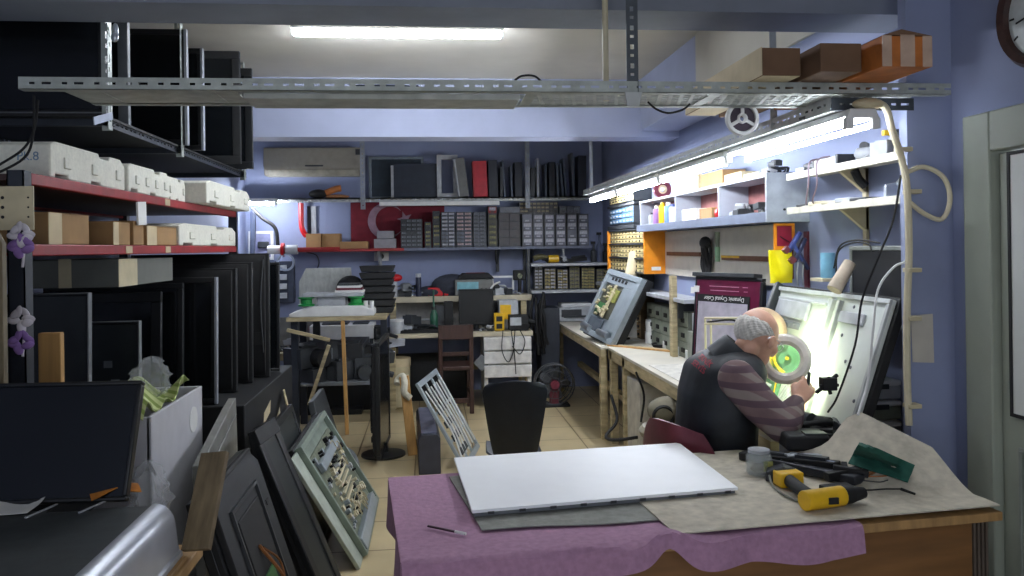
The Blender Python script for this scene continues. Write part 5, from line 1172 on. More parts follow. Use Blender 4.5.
# shelf on the wall behind + organisers
zs = 1.18
ws = thing('wall_shelf', 'narrow pale shelf on the right wall above the bench', 'shelf', (0, 0, 0))
G().box(1.78, XR, 5.5, 8.54, zs, zs+.03).obj('shelf_board', LGREY, ws, bevel=.003)
for y in (5.7, 7.0, 8.3): G().box(1.80, XR, y, y+.02, zs-.12, zs).obj('bracket', DGREY, ws)
def wdrawers(label, y0, y1, z0, h, xf, cols, rows, dm, body=BEIGE, lab=None, group='drawer cabinets on the right wall', kn=None, d=None):
    """cabinet facing the room (-X) from the right wall"""
    L = y1-y0; D = d or (XR-.004-xf)
    t = thing('drawer_cabinet', label, 'drawer cabinet', MX.Translation((xf, y1, z0)) @ MX.Rotation(-pi/2, 4, 'Z'), group)
    G().box(0, L, .014, D, 0, h).box(0, L, 0, .014, 0, .006).box(0, L, 0, .014, h-.006, h).box(0, .006, 0, .014, 0, h).box(L-.006, L, 0, .014, 0, h).obj('case', body, t)
    cw = (L-.01)/cols; rh = (h-.012)/rows; base = None
    for i in range(cols):
        for j in range(rows):
            if base is None: base = o = G().box(.004, cw-.004, 0, .012, .004, rh-.004).obj('drawer', dm, t, bevel=.002); hd = G().box(cw*.35, cw*.65, -.008, 0, rh*.3, rh*.6).obj('pull', kn or RUBBER, o)
            else: o = base.copy(); COL.objects.link(o); o.parent = t; c = hd.copy(); COL.objects.link(c); c.parent = o
            o.location = (.005+i*cw, 0, .006+j*rh)
    return t
BROWNC = mat('brown_card_drawer', (150, 122, 80), .7, var=.2); 
wdrawers('brown drawer cabinet on the bench, left of two', 6.9, 7.7, BZ+.021, .36, 1.84, 5, 5, BROWNC, mat('brown_case', (96, 78, 52), .7))
wdrawers('green-grey drawer cabinet on the bench, right of two', 5.6, 6.7, BZ+.021, .34, 1.84, 5, 3, mat('sage_drawer', (124, 130, 116), .5), mat('sage_case', (104, 108, 96), .6))
wdrawers('long cabinet of tan drawers on the narrow wall shelf', 6.9, 8.4, zs+.031, .14, 1.84, 14, 2, DRAWY, DGREY)
# upright wood posts / glass
for k, y in enumerate((5.75, 4.95)):
    o = G().box(0, .04, 0, .07, 0, .62-.02).obj('wooden_stud', PINE, bevel=.003); tag(o, '%s pale wooden stud standing against the right wall' % ('far', 'near')[k], 'stud', M=T((1.77 if k == 0 else 1.8, y, BZ+.0215)))
carton('grey clutter box on the bench between the wooden studs', 1.80, 1.95, 5.02, 5.5, BZ+.021, .22, mat('grey_green_box', (134, 138, 126), .6), flap=False)
carton('smaller box stacked between the wooden studs', 1.82, 1.95, 5.05, 5.45, BZ+.25, .12, LGREY, flap=False)
# orange cabinet
oz0, oz1 = P(654, 274, Y=6.5).z, 1.745
og = thing('orange_cabinet', 'orange-sided cabinet of tiny beige drawers on the right wall', 'drawer cabinet', MX.Translation((1.80, 7.9, oz0)) @ MX.Rotation(-pi/2, 4, 'Z'))
L = 1.4; hh = oz1-oz0
for q_ in (0, L-.03): G().box(q_, q_+.03, -.03, .165, 0, hh).obj('orange_side', ORANGE, og, bevel=.002)
G().box(.03, L-.03, .1, .165, 0, hh).box(.03, L-.03, -.02, .1, 0, .012).box(.03, L-.03, -.02, .1, hh*.34-.012, hh*.34).box(.03, L-.03, -.02, .1, hh*.67-.012, hh*.67).box(.03, L-.03, -.02, .1, hh-.012, hh).obj('dark_shelf', DGREY, og)
base = None; cb_ = mat('cream_tiny_drawer', (202, 182, 128), .6, var=.15, scale=40)
for r_ in range(3):
    for j in range(3):
        for i in range(11):
            if base is None: base = o = G().box(.003, .117, 0, .08, .002, .034).obj('drawer', cb_, og, bevel=.002); hd = G().cyl((.06, -.006, .018), (.06, 0, .018), .009, n=8).obj('knob', RUBBER, o)
            else: o = base.copy(); COL.objects.link(o); o.parent = og; c = hd.copy(); COL.objects.link(c); c.parent = o
            o.location = (.035+i*.12, -.005, hh*(0, .34, .67)[r_]+.002+j*.038)
a = P(655, 270, Y=6.48)
G().box(L+.0005, L+.002, .03, .11, .03, .06).obj('white_label', PAPER, og)
wdrawers('cream drawer cabinet above the orange one, upper row', 6.95, 7.9, 2.0, .14, 1.80, 8, 3, cb_, DGREY)
wdrawers('blue drawer cabinet above the orange one', 6.95, 7.9, 1.80, .16, 1.80, 7, 3, mat('blue_grey_drawer', (84, 120, 150), .5), DGREY, kn=LGREY)
o = G().box(1.79, XR-.002, 6.9, 7.95, 1.968, 1.99).box(1.79, XR-.002, 6.9, 7.95, 1.757, 1.79).obj('shelf_board', DGREY); tag(o, 'dark boards carrying the blue and cream drawers', 'shelf')
# cubby shelf
cz0, cz1 = 1.745, 1.95
cy0, cy1 = 4.0, 6.6
cs = thing('cubby_shelf', 'grey shelf with open compartments high on the right wall', 'shelf', (0, 0, 0))
CG = mat('cubby_grey', (168, 172, 182), .6, var=.04); CG2 = mat('cubby_slate', (98, 106, 124), .6, var=.05)
G().box(1.74, XR-.002, cy0, cy1, cz0-.03, cz0+.0).box(1.735, 1.755, cy0, cy1, cz0-.035, cz0+.02).obj('bottom_board', CG2, cs, bevel=.002)
G().box(1.76, XR-.002, cy0, cy1, cz1, cz1+.018).obj('top_board', CG, cs, bevel=.002)
G().box(1.955, XR-.002, cy0, cy1, cz0, cz1).obj('back_board', mat('faded_red_board', (150, 96, 92), .7), cs)
for y in (cy0, 4.75, 5.62, cy1-.016): G().box(1.765, 1.955, y, y+.016, cz0, cz1).obj('divider', CG, cs, bevel=.001)
G().box(1.735, XR-.002, cy0-.018, cy0, cz0-.035, cz1+.018).obj('end_panel', mat('pale_end_panel', (160, 166, 176), .6), cs, bevel=.002)
for k, (y, z) in enumerate(((cy0-.019, cz0+.06),)): G().cyl((1.83, cy0-.024, cz0+.03), (1.83, cy0-.018, cz0+.03), .006).obj('screw', RUBBER, cs)
def onC(y, x=1.82, up_=0): return V((x, y, (cz1+.019 if up_ else cz0+.001)))
for k, (y, c, c2, h, lb_) in enumerate(((6.42, LGREY, RUBBER, .12, 'grey small can at the far end of the cubby shelf'), (6.28, mat('violet_can', (150, 110, 170), .4), WHITE, .17, 'violet spray can in the cubby shelf'), (6.12, YEL, YEL, .19, 'yellow spray can in the cubby shelf'), (5.97, mat('sky_can', (110, 140, 190), .4), WHITE, .18, 'blue and white spray can in the cubby shelf'), (5.85, WHITE, BLUEP, .16, 'white can with dark blue cap in the cubby shelf'))):
    t = thing('spray_can', lb_, 'can', T(onC(y)), 'spray cans in the cubby shelf'); G().lathe([(0, 0), (.03, 0), (.032, .01), (.032, h*.8), (.02, h*.87), (0, h*.87)], 16).obj('can_body', c, t); G().lathe([(0, h*.86), (.018, h*.86), (.016, h), (0, h)], 14).obj('cap', c2, t)
carton('white boxes stacked in the middle compartment', 1.79, 1.93, 5.25, 5.55, cz0+.001, .10, PAPER, flap=False)
carton('brown box in the middle compartment of cubby shelf', 1.79, 1.93, 4.95, 5.18, cz0+.001, .09, CARD, flap=False)
t = thing('red_tape', 'red and white tape dispenser in the middle compartment', 'tape', T(onC(4.84))); G().lathe([(.02, -.02), (.045, -.02), (.045, .02), (.02, .02), (.02, -.02)], 20, T((0, 0, .046), 0, pi/2)).obj('tape_ring', REDB, t); G().box(-.04, .04, -.03, .03, 0, .02).obj('tape_base', WHITE, t)
heap('loose piece among dark and white cables in the near compartment', V((1.83, 4.08, cz0+.001)), .07, .26, .09, BLACKM, 12, 31)
heap('loose piece among black parts in the near compartment behind white cables', V((1.83, 4.42, cz0+.001)), .07, .26, .08, DGREY, 12, 32)
for k, (y0, y1, h, m_, lb_) in enumerate(((5.2, 5.55, .10, CARDL, 'pale carton on the cubby shelf, farthest'), (4.75, 5.15, .09, CARD, 'brown carton on the cubby shelf top'), (4.45, 4.72, .05, CARDL, 'low pale carton on the cubby shelf top'), (4.16, 4.42, .025, PAPER, 'flat white box at the near end of cubby top'))):
    carton(lb_, 1.79, 1.94, y0, y1, cz1+.019, h, m_, flap=False)
heap('loose piece among grey cables on the near end of the cubby top', V((1.84, 4.02, cz1+.019)), .14, .1, .08, DGREY, 8, 33)
t = thing('tape_roll', 'red and white round roll above the far spray cans', 'roll', T(onC(6.2, 1.84, 1))); G().lathe([(.03, -.02), (.07, -.02), (.07, .02), (.03, .02), (.03, -.02)], 24, T((0, 0, .071), 0, pi/2)).obj('roll_body', REDC, t); G().lathe([(.02, -.022), (.035, -.022), (.035, .022), (.02, .022), (.02, -.022)], 20, T((0, 0, .071), 0, pi/2)).obj('core', CARDL, t)
carton('white upright box next to the red roll', 1.80, 1.92, 5.68, 5.82, cz1+.019, .24, WHITE, flap=False)
# white back board with tools
pbz0 = P(775, 286, Y=4.4).z
pb = G().box(XR-.022, XR-.001, 4.35, 6.5, pbz0, cz0-.036).obj('white_tool_board', mat('cream_white_board', (218, 212, 200), .6, var=.03, dirt=.12), None, bevel=.002); tag(pb, 'large cream tool board on the right wall under cubby shelf', 'board')
for k, (pa, pb_, lb_) in enumerate((((667, 253), (700, 255), 'brown magnetic strip, left of the black cable bunch'), ((722, 256), (771, 261), 'brown magnetic strip, right of the black cable bunch'))):
    a, b = P(*pa, X=XR-.03), P(*pb_, X=XR-.03); zc = (a.z+b.z)/2
    t = thing('tool_strip', lb_, 'strip', T((XR-.034, min(a.y, b.y), zc))); L = abs(a.y-b.y); G().box(0, .011, 0, L, -.015, .015).obj('strip_body', mat('brown_strip', (122, 82, 60), .6), t)
    if k: G().box(-.003, .0, L*.0+L*.6, L, -.0, .014).obj('yellow_edge', YEL, t)
# black cable bunch and green brush
a = P(708, 240, X=XR-.05); t = thing('cable_bunch', 'bunch of black cables hanging on the cream tool board', 'cables', T((XR-.06, a.y, a.z))); g = G(); rn = random.Random(9)
for k in range(14):
    y = rn.uniform(-.08, .08); g.tube([(rn.uniform(-.02, .02), y*.3, .0), (rn.uniform(-.03, .02), y, -.06), (rn.uniform(-.02, .02), y*.8+.02*rn.random(), -.17), (0, y*.6, -.23-rn.random()*.03)], .011, 6)
g.ell((-.01, 0, -.02), .035, .075, .045)
g.obj('cable_strands', RUBBER, t)
a = P(718, 232, X=XR-.03); t = thing('green_brush', 'slim pale green tool hanging right of the cables', 'tool', T((XR-.035, a.y, a.z))); G().cyl((0, 0, 0), (0, 0, -.10), .018, .012).obj('handle', mat('grey_green_tool', (150, 160, 140), .5), t); G().cyl((0, 0, -.10), (0, .0, -.2), .018, .016).obj('tool_blade', mat('pale_green_tool', (160, 200, 160), .5), t)
# yellow bag
ya, yb_ = P(771, 232, X=1.76).y, P(791, 228, X=1.76).y
t = thing('yellow_pack', 'bright yellow hanging pack with a red and orange header', 'pack', T((1.77, 4.03, 0)))
zt_ = 1.705; zb_ = P(780, 284, t=4.1).z
xq0, xq1 = P(770, 255, Y=4.03).x-1.77, P(792, 255, Y=4.03).x-1.77
G().sheet(lambda u, v: (xq0+(xq1-xq0)*u, -.006*sin(6*u+4*v), zb_+(zt_-.14-zb_)*v), 10, 14, .012).obj('yellow_sleeve', YELB, t)
G().box(xq0+.02, xq1+.015, -.008, .006, zt_-.14, zt_).obj('orange_header', ORANGE, t, bevel=.003); G().box(xq0+.035, xq1-.005, -.011, -.007, zt_-.12, zt_-.015).obj('maroon_print', mat('maroon_print', (142, 24, 52), .5), t)
G().bar((xq0+.05, -.013, zt_-.07), (xq1-.02, -.013, zt_-.1), .012, .003).obj('dark_figure', RUBBER, t); text('TECHNO', .022, PAPER, t, T(((xq0+xq1)/2+.015, -.0125, zt_-.035)) @ FRONT, 'printed_letters') if False else None
G().box(xq1-.012, xq1+.012, .008, .012, zb_+.02, zt_-.12).obj('maroon_edge', REDC, t)
# blue clamps
for k, (pa, pb_) in enumerate((((800, 232), (788, 252)), ((805, 238), (794, 262)))):
    a, b = P(*pa, Y=3.95), P(*pb_, Y=3.95); t = thing('clamp', 'dark blue spring clamp beside the yellow pack, %s' % ('upper', 'lower')[k], 'clamp', T(a), 'clamps by the yellow pack'); q = b-a
    G().bar((0, 0, 0), q, .03, .022).bar(q*.6, q*.6+V((.05, 0, -.09)), .028, .02).obj('clamp_arm', BLUEP if k == 0 else mat('dark_navy_plastic', (40, 46, 78), .5), t, bevel=.006); G().bar(q, q+V((-.02, 0, .02)), .03).obj('orange_tip', mat('brown_red_tip', (110, 50, 54), .5), t)
a = P(806, 262, Y=4.3); b = P(797, 290, Y=4.3)
for k, dx_ in enumerate((0, .03)): arcw('%s steel rod hanging below the blue clamps' % ('left', 'right')[k], [P(798, 262, Y=3.95)+V((dx_, 0, 0)), P(797, 275, Y=3.95)+V((dx_, 0, 0)), P(798, 286, Y=3.95)+V((dx_, 0, 0))], .004, STEELB, 'steel_rod', 'rod')
x = P(808, 262, X=XR-.01); o = G().box(-.012, 0, -.02, .02, -.28, .08).obj('maroon_strip', REDC); tag(o, 'dark red vertical strip on the wall behind the clamps', 'strip', M=T((XR-.001, P(808, 262, X=XR).y, 1.58)))
# near shelves with items
ns = []
for k, (z, lb_) in enumerate(((1.945, 'upper cream shelf near the pillar'), (1.775, 'lower cream shelf near the pillar'))):
    t = thing('wall_shelf', lb_, 'shelf', (0, 0, 0)); y1_ = 3.88
    G().box(1.80, XR-.001, 2.90, y1_, z-.012, z).box(1.795, 1.812, 2.90, y1_, z-.03, z+.004).obj('shelf_board', mat('cream_shelf', (206, 202, 186), .5, dirt=.15), t, bevel=.002)
    for y in (3.42,): G().prism([(1.82, z-.012), (XR-.001, z-.012), (XR-.001, z-.12), (1.95, z-.12)], y, y+.025, 'XZ').obj('bracket', BEIGE, t, bevel=.002)
    ns.append(t)
x = G().box(1.955, XR-.001, 3.42, 3.45, 1.25, 2.0).obj('bracket_rail', BEIGE); tag(x, 'cream vertical rail holding the two near shelves', 'rail')
def onS(y, x=1.88, k=0): return V((x, y, (1.946, 1.776)[k]))
t = thing('power_brick', 'long white adapter box with brown cords on the upper shelf', 'adapter', T(onS(3.52, 1.86))); G().box(-.04, .04, -.10, .12, 0, .045).obj('casing', WHITE, t, bevel=.005); [G().box(-.042, .042, q_, q_+.02, 0, .05).obj('end_band', DGREY, t) for q_ in (-.11, .11)]
G().tube([(-.03, .1, .05), (-.08, .08, .03), (-.085, .08, -.06), (-.075, .12, -.12), (-.06, .16, -.165)], .004, 6).tube([(-.03, -.02, .05), (-.08, -.0, .03), (-.085, -.0, -.08), (-.08, .05, -.14), (-.06, .08, -.165)], .004, 6).obj('cord', mat('mauve_cord', (130, 110, 120), .5), t)
heap('loose piece among grey metal parts on the upper shelf near the pillar', onS(3.05, 1.86), .1, .2, .10, LGREY, 14, 41)
t = thing('screw_gun', 'dark tool with a yellow tip on the upper shelf', 'tool', T(onS(3.0, 1.89))); G().tube([(-.05, 0, .07), (.04, 0, .08)], .03, 10).obj('tool_body', DGREY, t); G().box(-.1, -.05, -.01, .01, .075, .095).obj('yellow_tip', YEL, t)
heap('loose piece among small dark parts at the far end of the upper shelf', onS(3.68, 1.85), .07, .1, .04, DGREY, 8, 42)
t = thing('black_part', 'black socket hanging under the upper shelf', 'socket', T((1.88, 3.38, 1.88))); G().tube([(0, 0, .04), (.02, 0, .0), (.05, 0, -.03)], .02, 8).obj('socket_body', RUBBER, t)
for k in range(5):
    o = G().box(-.06, .06, 0, .11, 0, .012+.006*(k % 2)).obj('long_tool', (DGREY, CREAM, CREAM, LGREY, DGREY)[k], bevel=.003); tag(o, 'flat %s strip on the lower near shelf, %s' % (('dark', 'cream', 'cream', 'grey', 'dark')[k], ('farthest', 'second', 'middle', 'fourth', 'nearest')[k]), 'strip', 'flat strips on the lower shelf', M=T(onS(3.66-.125*k, 1.86, 1), .1))
t = thing('white_clamp', 'white metal clamp at the near end of the lower shelf', 'clamp', T(onS(3.0, 1.85, 1)+V((-.0, .0, .017)))); G().box(-.05, .05, -.0, .02, -.016, .03).bar((0, .01, .03), (.06, .01, .09), .02).bar((-.05, .01, .03), (.08, .01, .05), .012).obj('clamp_body', STEELB, t, bevel=.003)
# black television on right wall behind and power cables
ta, tb_ = P(846, 250, X=1.93), P(903, 300, X=1.93)
t = tv('television', 'black television on the wall behind the big white opened set', .62, P(850, 246, X=1.90).z-1.24, MX.Translation((1.90, P(849, 270, X=1.9).y-.31, 1.24)) @ MX.Rotation(-pi/2, 4, 'Z'), d=.05, bez=.02, frame=mat('grey_bezel', (120, 124, 120), .5), scr=mat('black_matt_screen', (12, 14, 18)), back='flat')
arcw('black cables arching over the wall television', [P(836, 276, X=1.9), P(838, 252, X=1.88), P(852, 243, X=1.86), P(868, 244, X=1.86), P(872, 252, X=1.86)], .004)
arcw('second black cable loop left of the wall television', [P(834, 268, X=1.9), P(840, 246, X=1.88), P(858, 240, X=1.86), P(880, 243, X=1.86)], .004)
o = jar('small blue bottle on the wall ledge left of the black television', (1.90, P(828, 270, X=1.9).y, 1.431), .035, .12, mat('sky_blue_bottle', (110, 160, 190), .4), mat('sky_blue_bottle', (110, 160, 190)), 'blue_bottle', 'bottle')
yb__ = P(828, 270, X=1.9).y; o = G().box(1.84, XR-.001, yb__-.06, yb__+.06, 1.415, 1.43).obj('wall_ledge', CREAM); tag(o, 'small ledge under the blue bottle', 'ledge')
a = P(834, 290, t=3.42); b = P(850, 263, t=3.45)
o = G().cyl((0, 0, 0), b-a, .032, .027, 12).obj('paper_roll', mat('greyish_kraft', (184, 170, 150), .8)); tag(o, 'cream crumpled paper roll above the opened television', 'roll', M=T(a))
arcw('long black cable from the pillar down over the white television', [P(901, 175, t=3.0), P(893, 220, t=3.0), P(878, 258, t=3.0), P(862, 300, t=3.05), P(855, 345, t=3.05), P(838, 395, t=3.1), P(828, 412, t=3.2)], .0042)
arcw('long white cord from pillar arching to the round box', [P(905, 262, t=2.95), P(893, 268, t=2.95), P(878, 290, t=2.95), P(873, 330, t=2.9), P(868, 380, t=2.9), P(858, 415, t=2.85)], .0045, WHITE)
# ------------------------------------------------------------ big opened television the man works on
Mb, wB, hB = quadM((1.60, 4.03, BZ+.034), (1.58, 2.93, BZ+.034), (1.80, 4.03, 1.375))
bw = thing('open_television', 'large white opened television the man is repairing', 'television', Mb)
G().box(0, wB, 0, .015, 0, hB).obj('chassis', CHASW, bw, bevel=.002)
G().box(-.02, wB+.02, .015, .05, -.0, hB+.015).obj('front_bezel', RUBBER, bw, bevel=.004)
g = G().frame(0, wB, 0, hB, .02, -.012, 0)
g.box(.1, wB*.55, -.014, 0, hB*.60, hB*.62).box(.1, wB*.55, -.014, 0, hB*.90, hB*.92)
g.box(wB*.58, wB*.61, -.02, 0, .05, hB*.95).box(wB*.66, wB*.67, -.02, 0, .05, hB*.95)
g.obj('steel_rib', STEELP, bw, bevel=.002)
G().box(.12, wB*.42, -.02, -.001, hB*.76, hB*.90).obj('raised_cover', LGREY, bw, bevel=.006)
G().box(.14, wB*.40, -.022, -.0195, hB*.68, hB*.735).obj('grey_slot', GREY, bw)
G().box(wB*.68, wB*.86, -.012, -.001, hB*.8, hB*.88).obj('side_plate', LGREY, bw, bevel=.003)
rn = random.Random(8)
g = G()
for k in range(7): x = wB*.13+k*wB*.04; g.box(x, x+.025, -.026, -.021, hB*.69, hB*.72)
for k in range(9): g.cyl((rn.uniform(.1, wB*.95), -.006, rn.uniform(.1, hB*.95)), (0, 0, 0), .0, n=3) if False else g.ell((rn.uniform(wB*.7, wB*.95), -.002, rn.uniform(.1, hB*.95)), .008, .004, .008, nu=8, nv=5)
g.obj('small_fitting', GREY, bw)
G().box(.02, wB*.36, -.02, -.001, .02, hB*.58).obj('circuit_board', mat('pale_green_board', (96, 140, 104), .5, rgb2=(60, 104, 70), scale=50), bw)
g = G()
for i in range(60):
    x = rn.uniform(.04, wB*.34); z = rn.uniform(.05, hB*.55); r = rn.uniform(.005, .014)
    g = G()
    if i % 2: g.cyl((x, -.02, z), (x, -.02-rn.uniform(.012, .03), z), r, n=8)
    else: g.box(x, x+r*2, -.035, -.02, z, z+r*1.5)
    g.obj('component', (PCBY, LGREY, CREAM)[i % 3], bw)
g = G()
for k in range(4): G().tube([(.20+.03*k, -.03, hB*.55), (.26+.03*k, -.06, hB*.62-.02*k), (.34+.02*k, -.05, hB*.5), (.40, -.02, hB*.58-.1*k)], .003, 6).obj('yellow_cable', YEL, bw)
g = G()
for k in range(3): g.bar((wB*.38+k*.05, -.012, .06), (wB*.56+k*.03, -.02, hB*.6), .008)
g.tube([(wB*.3, -.03, hB*.55), (wB*.36, -.06, hB*.5), (wB*.33, -.03, hB*.4)], .008, 6)
g.obj('metal_rod', STEELP, bw)
# the heap of black clips and wires at the foot and mid
def heapM(label, M, w, d, h, m, n, seed, m2=None):
    t = heap(label, (0, 0, 0), w, d, h, m, n, seed); t.matrix_world = M; return t
p = P(828, 385, t=3.17); t = thing('black_clamp', 'black spring clamps gripping the rib of the white television', 'clamp', T(p)); g = G()
for k in range(4): A = k*1.6; g.bar((0, 0, 0), (.04*cos(A), .02*sin(A*2)-.01, .035*sin(A)), .012)
g.bar((-.05, 0, -.03), (.04, 0, .04), .014).box(-.03, .03, -.02, .02, -.02, .03); g.obj('clamp_body', RUBBER, t, bevel=.003)
q_ = P(822, 430, t=3.15); heap('loose piece in the tangle of black tools at the foot of white television', (q_.x, q_.y, BZ+.022), .22, .14, .15, RUBBER, 26, 51)
heap('loose piece among bright metal clips on the bench before the circuit board', V((1.43+.09, 3.32, BZ+.022)), .1, .1, .10, CREAM, 14, 52)
# televisions' film screen
Mt, wT, hT_ = quadM((1.62, 4.90, BZ+.022), (1.84, 4.38, BZ+.022), (1.67, 4.92, 1.40))
ftv = tv('television', 'television with maroon printed film standing on the bench behind the man', wT, hT_, Mt @ MX.Translation((wT/2, 0, 0)), d=.05, bez=.02, scr=SCREEN)
W2 = wT/2
G().box(-W2+.02, W2-.02, .0, .005, .02, hT_-.02).obj('maroon_film', mat('maroon_film', (96, 22, 52), .3, var=.1), ftv)
G().box(-W2+.03, W2-.09, -.003, .0, .04, hT_-.11).obj('dark_margin', RUBBER, ftv)
G().box(-W2+.045, W2-.105, -.006, -.003, .05, hT_-.155).obj('grey_film', mat('lilac_grey_film', (176, 170, 182), .35, bump=0), ftv)
text('Dynamic Crystal Color', .036, PAPER, ftv, T((-.02, -.0045, hT_-.132)) @ MX.Rotation(pi, 4, 'Y') @ FRONT, 'printed_title', .0004)
g = G()
for z, a_, b_ in ((hT_-.06, -.15, .1), (hT_-.06, .13, .17), (hT_-.085, -.14, .1), (hT_-.085, .14, .17)): g.box(a_, b_, -.0015, 0, z, z+.004)
g.obj('fine_print', mat('pinkish_print', (196, 140, 160), .5), ftv)
G().box(-W2+.0, -W2+.045, -.008, -.003, hT_-.10, hT_-.06).obj('white_tag', PAPER, ftv); G().box(-W2-.03, -W2+.0, -.006, -.002, hT_-.11, hT_-.07).obj('white_tag', PAPER, ftv)
G().box(-W2-.01, W2-.05, -.02, .05, hT_, hT_+.025).obj('top_ledge', DGREY, ftv, bevel=.003)
# dark long box between the two televisions
a = P(768, 325, t=4.05); b = P(783, 286, t=4.15)
o = G().bar((0, 0, 0), b-a, .085, .03, (0, 1, 0)).bar((b-a)*.2+V((0, -.02, 0)), (b-a)*.8+V((0, -.02, 0)), .01).obj('dark_adapter', mat('charcoal_plastic', (58, 63, 64)), bevel=.005); tag(o, 'long charcoal speaker bar leaning between the two televisions', 'speaker', M=T(a))
# magnifier lamp
rc = P(785, 359, t=3.42)
nrm = V((.42, .86, -.30)).normalized(); Q = nrm.to_track_quat('Z', 'Y').to_matrix().to_4x4()
ML = MX.Translation(rc) @ Q
ml = thing('magnifier_lamp', 'round white magnifier lamp lit between the man and television', 'lamp', ML)
G().lathe([(.062, -.012), (.075, -.022), (.095, -.020), (.108, -.008), (.108, .012), (.100, .016), (.066, .016), (.062, .010), (.062, -.012)], 44).obj('ring_housing', mat('warm_white_ring', (226, 220, 208), .4), ml)
G().lathe([(.070, .0165), (.098, .0165), (.098, .020), (.070, .020), (.070, .0165)], 44).obj('lit_ring', emit('lit_ring', (240, 255, 215), 60), ml)
G().lathe([(0, -.005), (.03, -.004), (.062, .0), (.03, .004), (0, .005)], 36).obj('lens', GLASS, ml)
iv = ML.inverted()
def ip(p): return iv @ p
e1 = P(762, 318, t=3.75); e2 = P(708, 316, t=4.1); e3 = P(706, 362, t=4.2); e3.z = BZ+.05
e2 = P(705, 318, t=4.15)
G().tube([ip(rc+V((-.09, .04, .05))), ip(e1)], .009, 8, False).tube([ip(e1), ip(e2)], .006, 8, False).tube([ip(e1+V((0, 0, -.03))), ip(e2+V((0, 0, -.03)))], .006, 8, False).tube([ip(e2), ip(e3)], .006, 8, False).tube([ip(e2+V((.03, 0, -.01))), ip(e3+V((.03, 0, 0)))], .006, 8, False).obj('spring_arm', CREAM, ml)
G().tube([ip(e2+V((.01, -.01, -.02))), ip((e1+e2)/2+V((0, -.01, -.01))), ip((e1*.8+e2*.2)+V((0, -.01, -.05)))], .005, 6).obj('lamp_cord', RUBBER, ml)
G().cyl(ip(V((e3.x, e3.y, BZ+.022))), ip(V((e3.x, e3.y, BZ+.06))), .035).obj('clamp_base', DGREY, ml)
# second round shade behind the head
rc2 = P(764, 328, t=3.85)
q2 = V((.2, .9, -.4)).normalized().to_track_quat('Z', 'Y').to_matrix().to_4x4()
t = thing('lamp', 'tan round lamp shade just behind the head of the man', 'lamp', MX.Translation(rc2) @ q2)
G().lathe([(0, -.03), (.05, -.026), (.09, -.01), (.112, .02), (.105, .02), (.085, -.004), (0, -.02)], 36).obj('lamp_shade', mat('tan_shade', (196, 168, 138), .5), t)
iv2 = (MX.Translation(rc2) @ q2).inverted(); G().tube([iv2 @ (rc2+V((0, .02, -.02))), iv2 @ V((1.56, rc2.y+.12, 1.02)), iv2 @ V((1.56, rc2.y+.13, BZ+.024))], .008).cyl(iv2 @ V((1.56, rc2.y+.13, BZ+.022)), iv2 @ V((1.56, rc2.y+.13, BZ+.04)), .05).obj('stand', CREAM, t)
# boxes of drawers right of the white tv
for k in range(3):
    t = thing('parts_case', '%s grey parts case stacked beside the pillar' % ('lowest', 'middle', 'topmost')[k], 'case', T((1.86, 3.20, BZ+.022+.085*k), .02*k)); G().box(-.10, .09, -.04, .2, 0, .055).obj('case_body', (GREY, mat('sage_drawer', (124, 130, 116)), LGREY)[k], t, bevel=.006); G().box(-.102, .092, -.042, .202, .056, .078).obj('case_lid', WHITE, t, bevel=.006); G().box(-.03, .03, -.05, -.04, .045, .065).obj('latch', DGREY, t)

# ------------------------------------------------------------ front table
A0 = P(406, 566, Z=.75); B0 = P(1003, 512, Z=.75); 
ux = (B0-A0); ux.z = 0; TL = ux.length; ux.normalize(); uy = V((-ux.y, ux.x, 0))
TD = (P(402, 478, Z=.75)-A0).dot(uy)
MT = MX(((ux.x, uy.x, 0, A0.x), (ux.y, uy.y, 0, A0.y), (0, 0, 1, 0), (0, 0, 0, 1))); MTi = MT.inverted()
TD = min(TD, .92)
tbl = thing('front_table', 'large brown table in the foreground under cloth and felt', 'table', MT)
G().prism([(0, 0), (TL, 0), (TL, .36), (TL-.20, .46), (TL-.20, TD), (0, TD)], .722, .75, 'XY').obj('table_top', EDGEW, tbl, bevel=.003)
G().box(.30, TL-.06, .06, .08, .0, .721).obj('front_panel', DESKW, tbl, bevel=.002)
G().box(TL-.08, TL-.06, .08, .40, 0, .721).box(.30, .32, .06, TD-.04, 0, .721).obj('side_panel', DESKW, tbl, bevel=.002)
G().box(.02, .07, .04, .09, 0, .721).box(.02, .07, TD-.09, TD-.04, 0, .721).obj('leg', DGREY, tbl)
# ribbed dark radiator-like side beside the table
g = G(); 
for k in range(4): g.box(TL-.054+.015*k, TL-.054+.015*k+.008, .06, .10, 0, .70)
g.box(TL-.056, TL-.0, .08, .2, 0, .70)
o = g.obj('ribbed_column', mat('taupe_ribbed', (96, 84, 74), .6), None); tag(o, 'dark ribbed panel under the right end of the front table', 'panel', M=MT)
def loc(px, py, z=.752): return MTi @ P(px, py, Z=z)
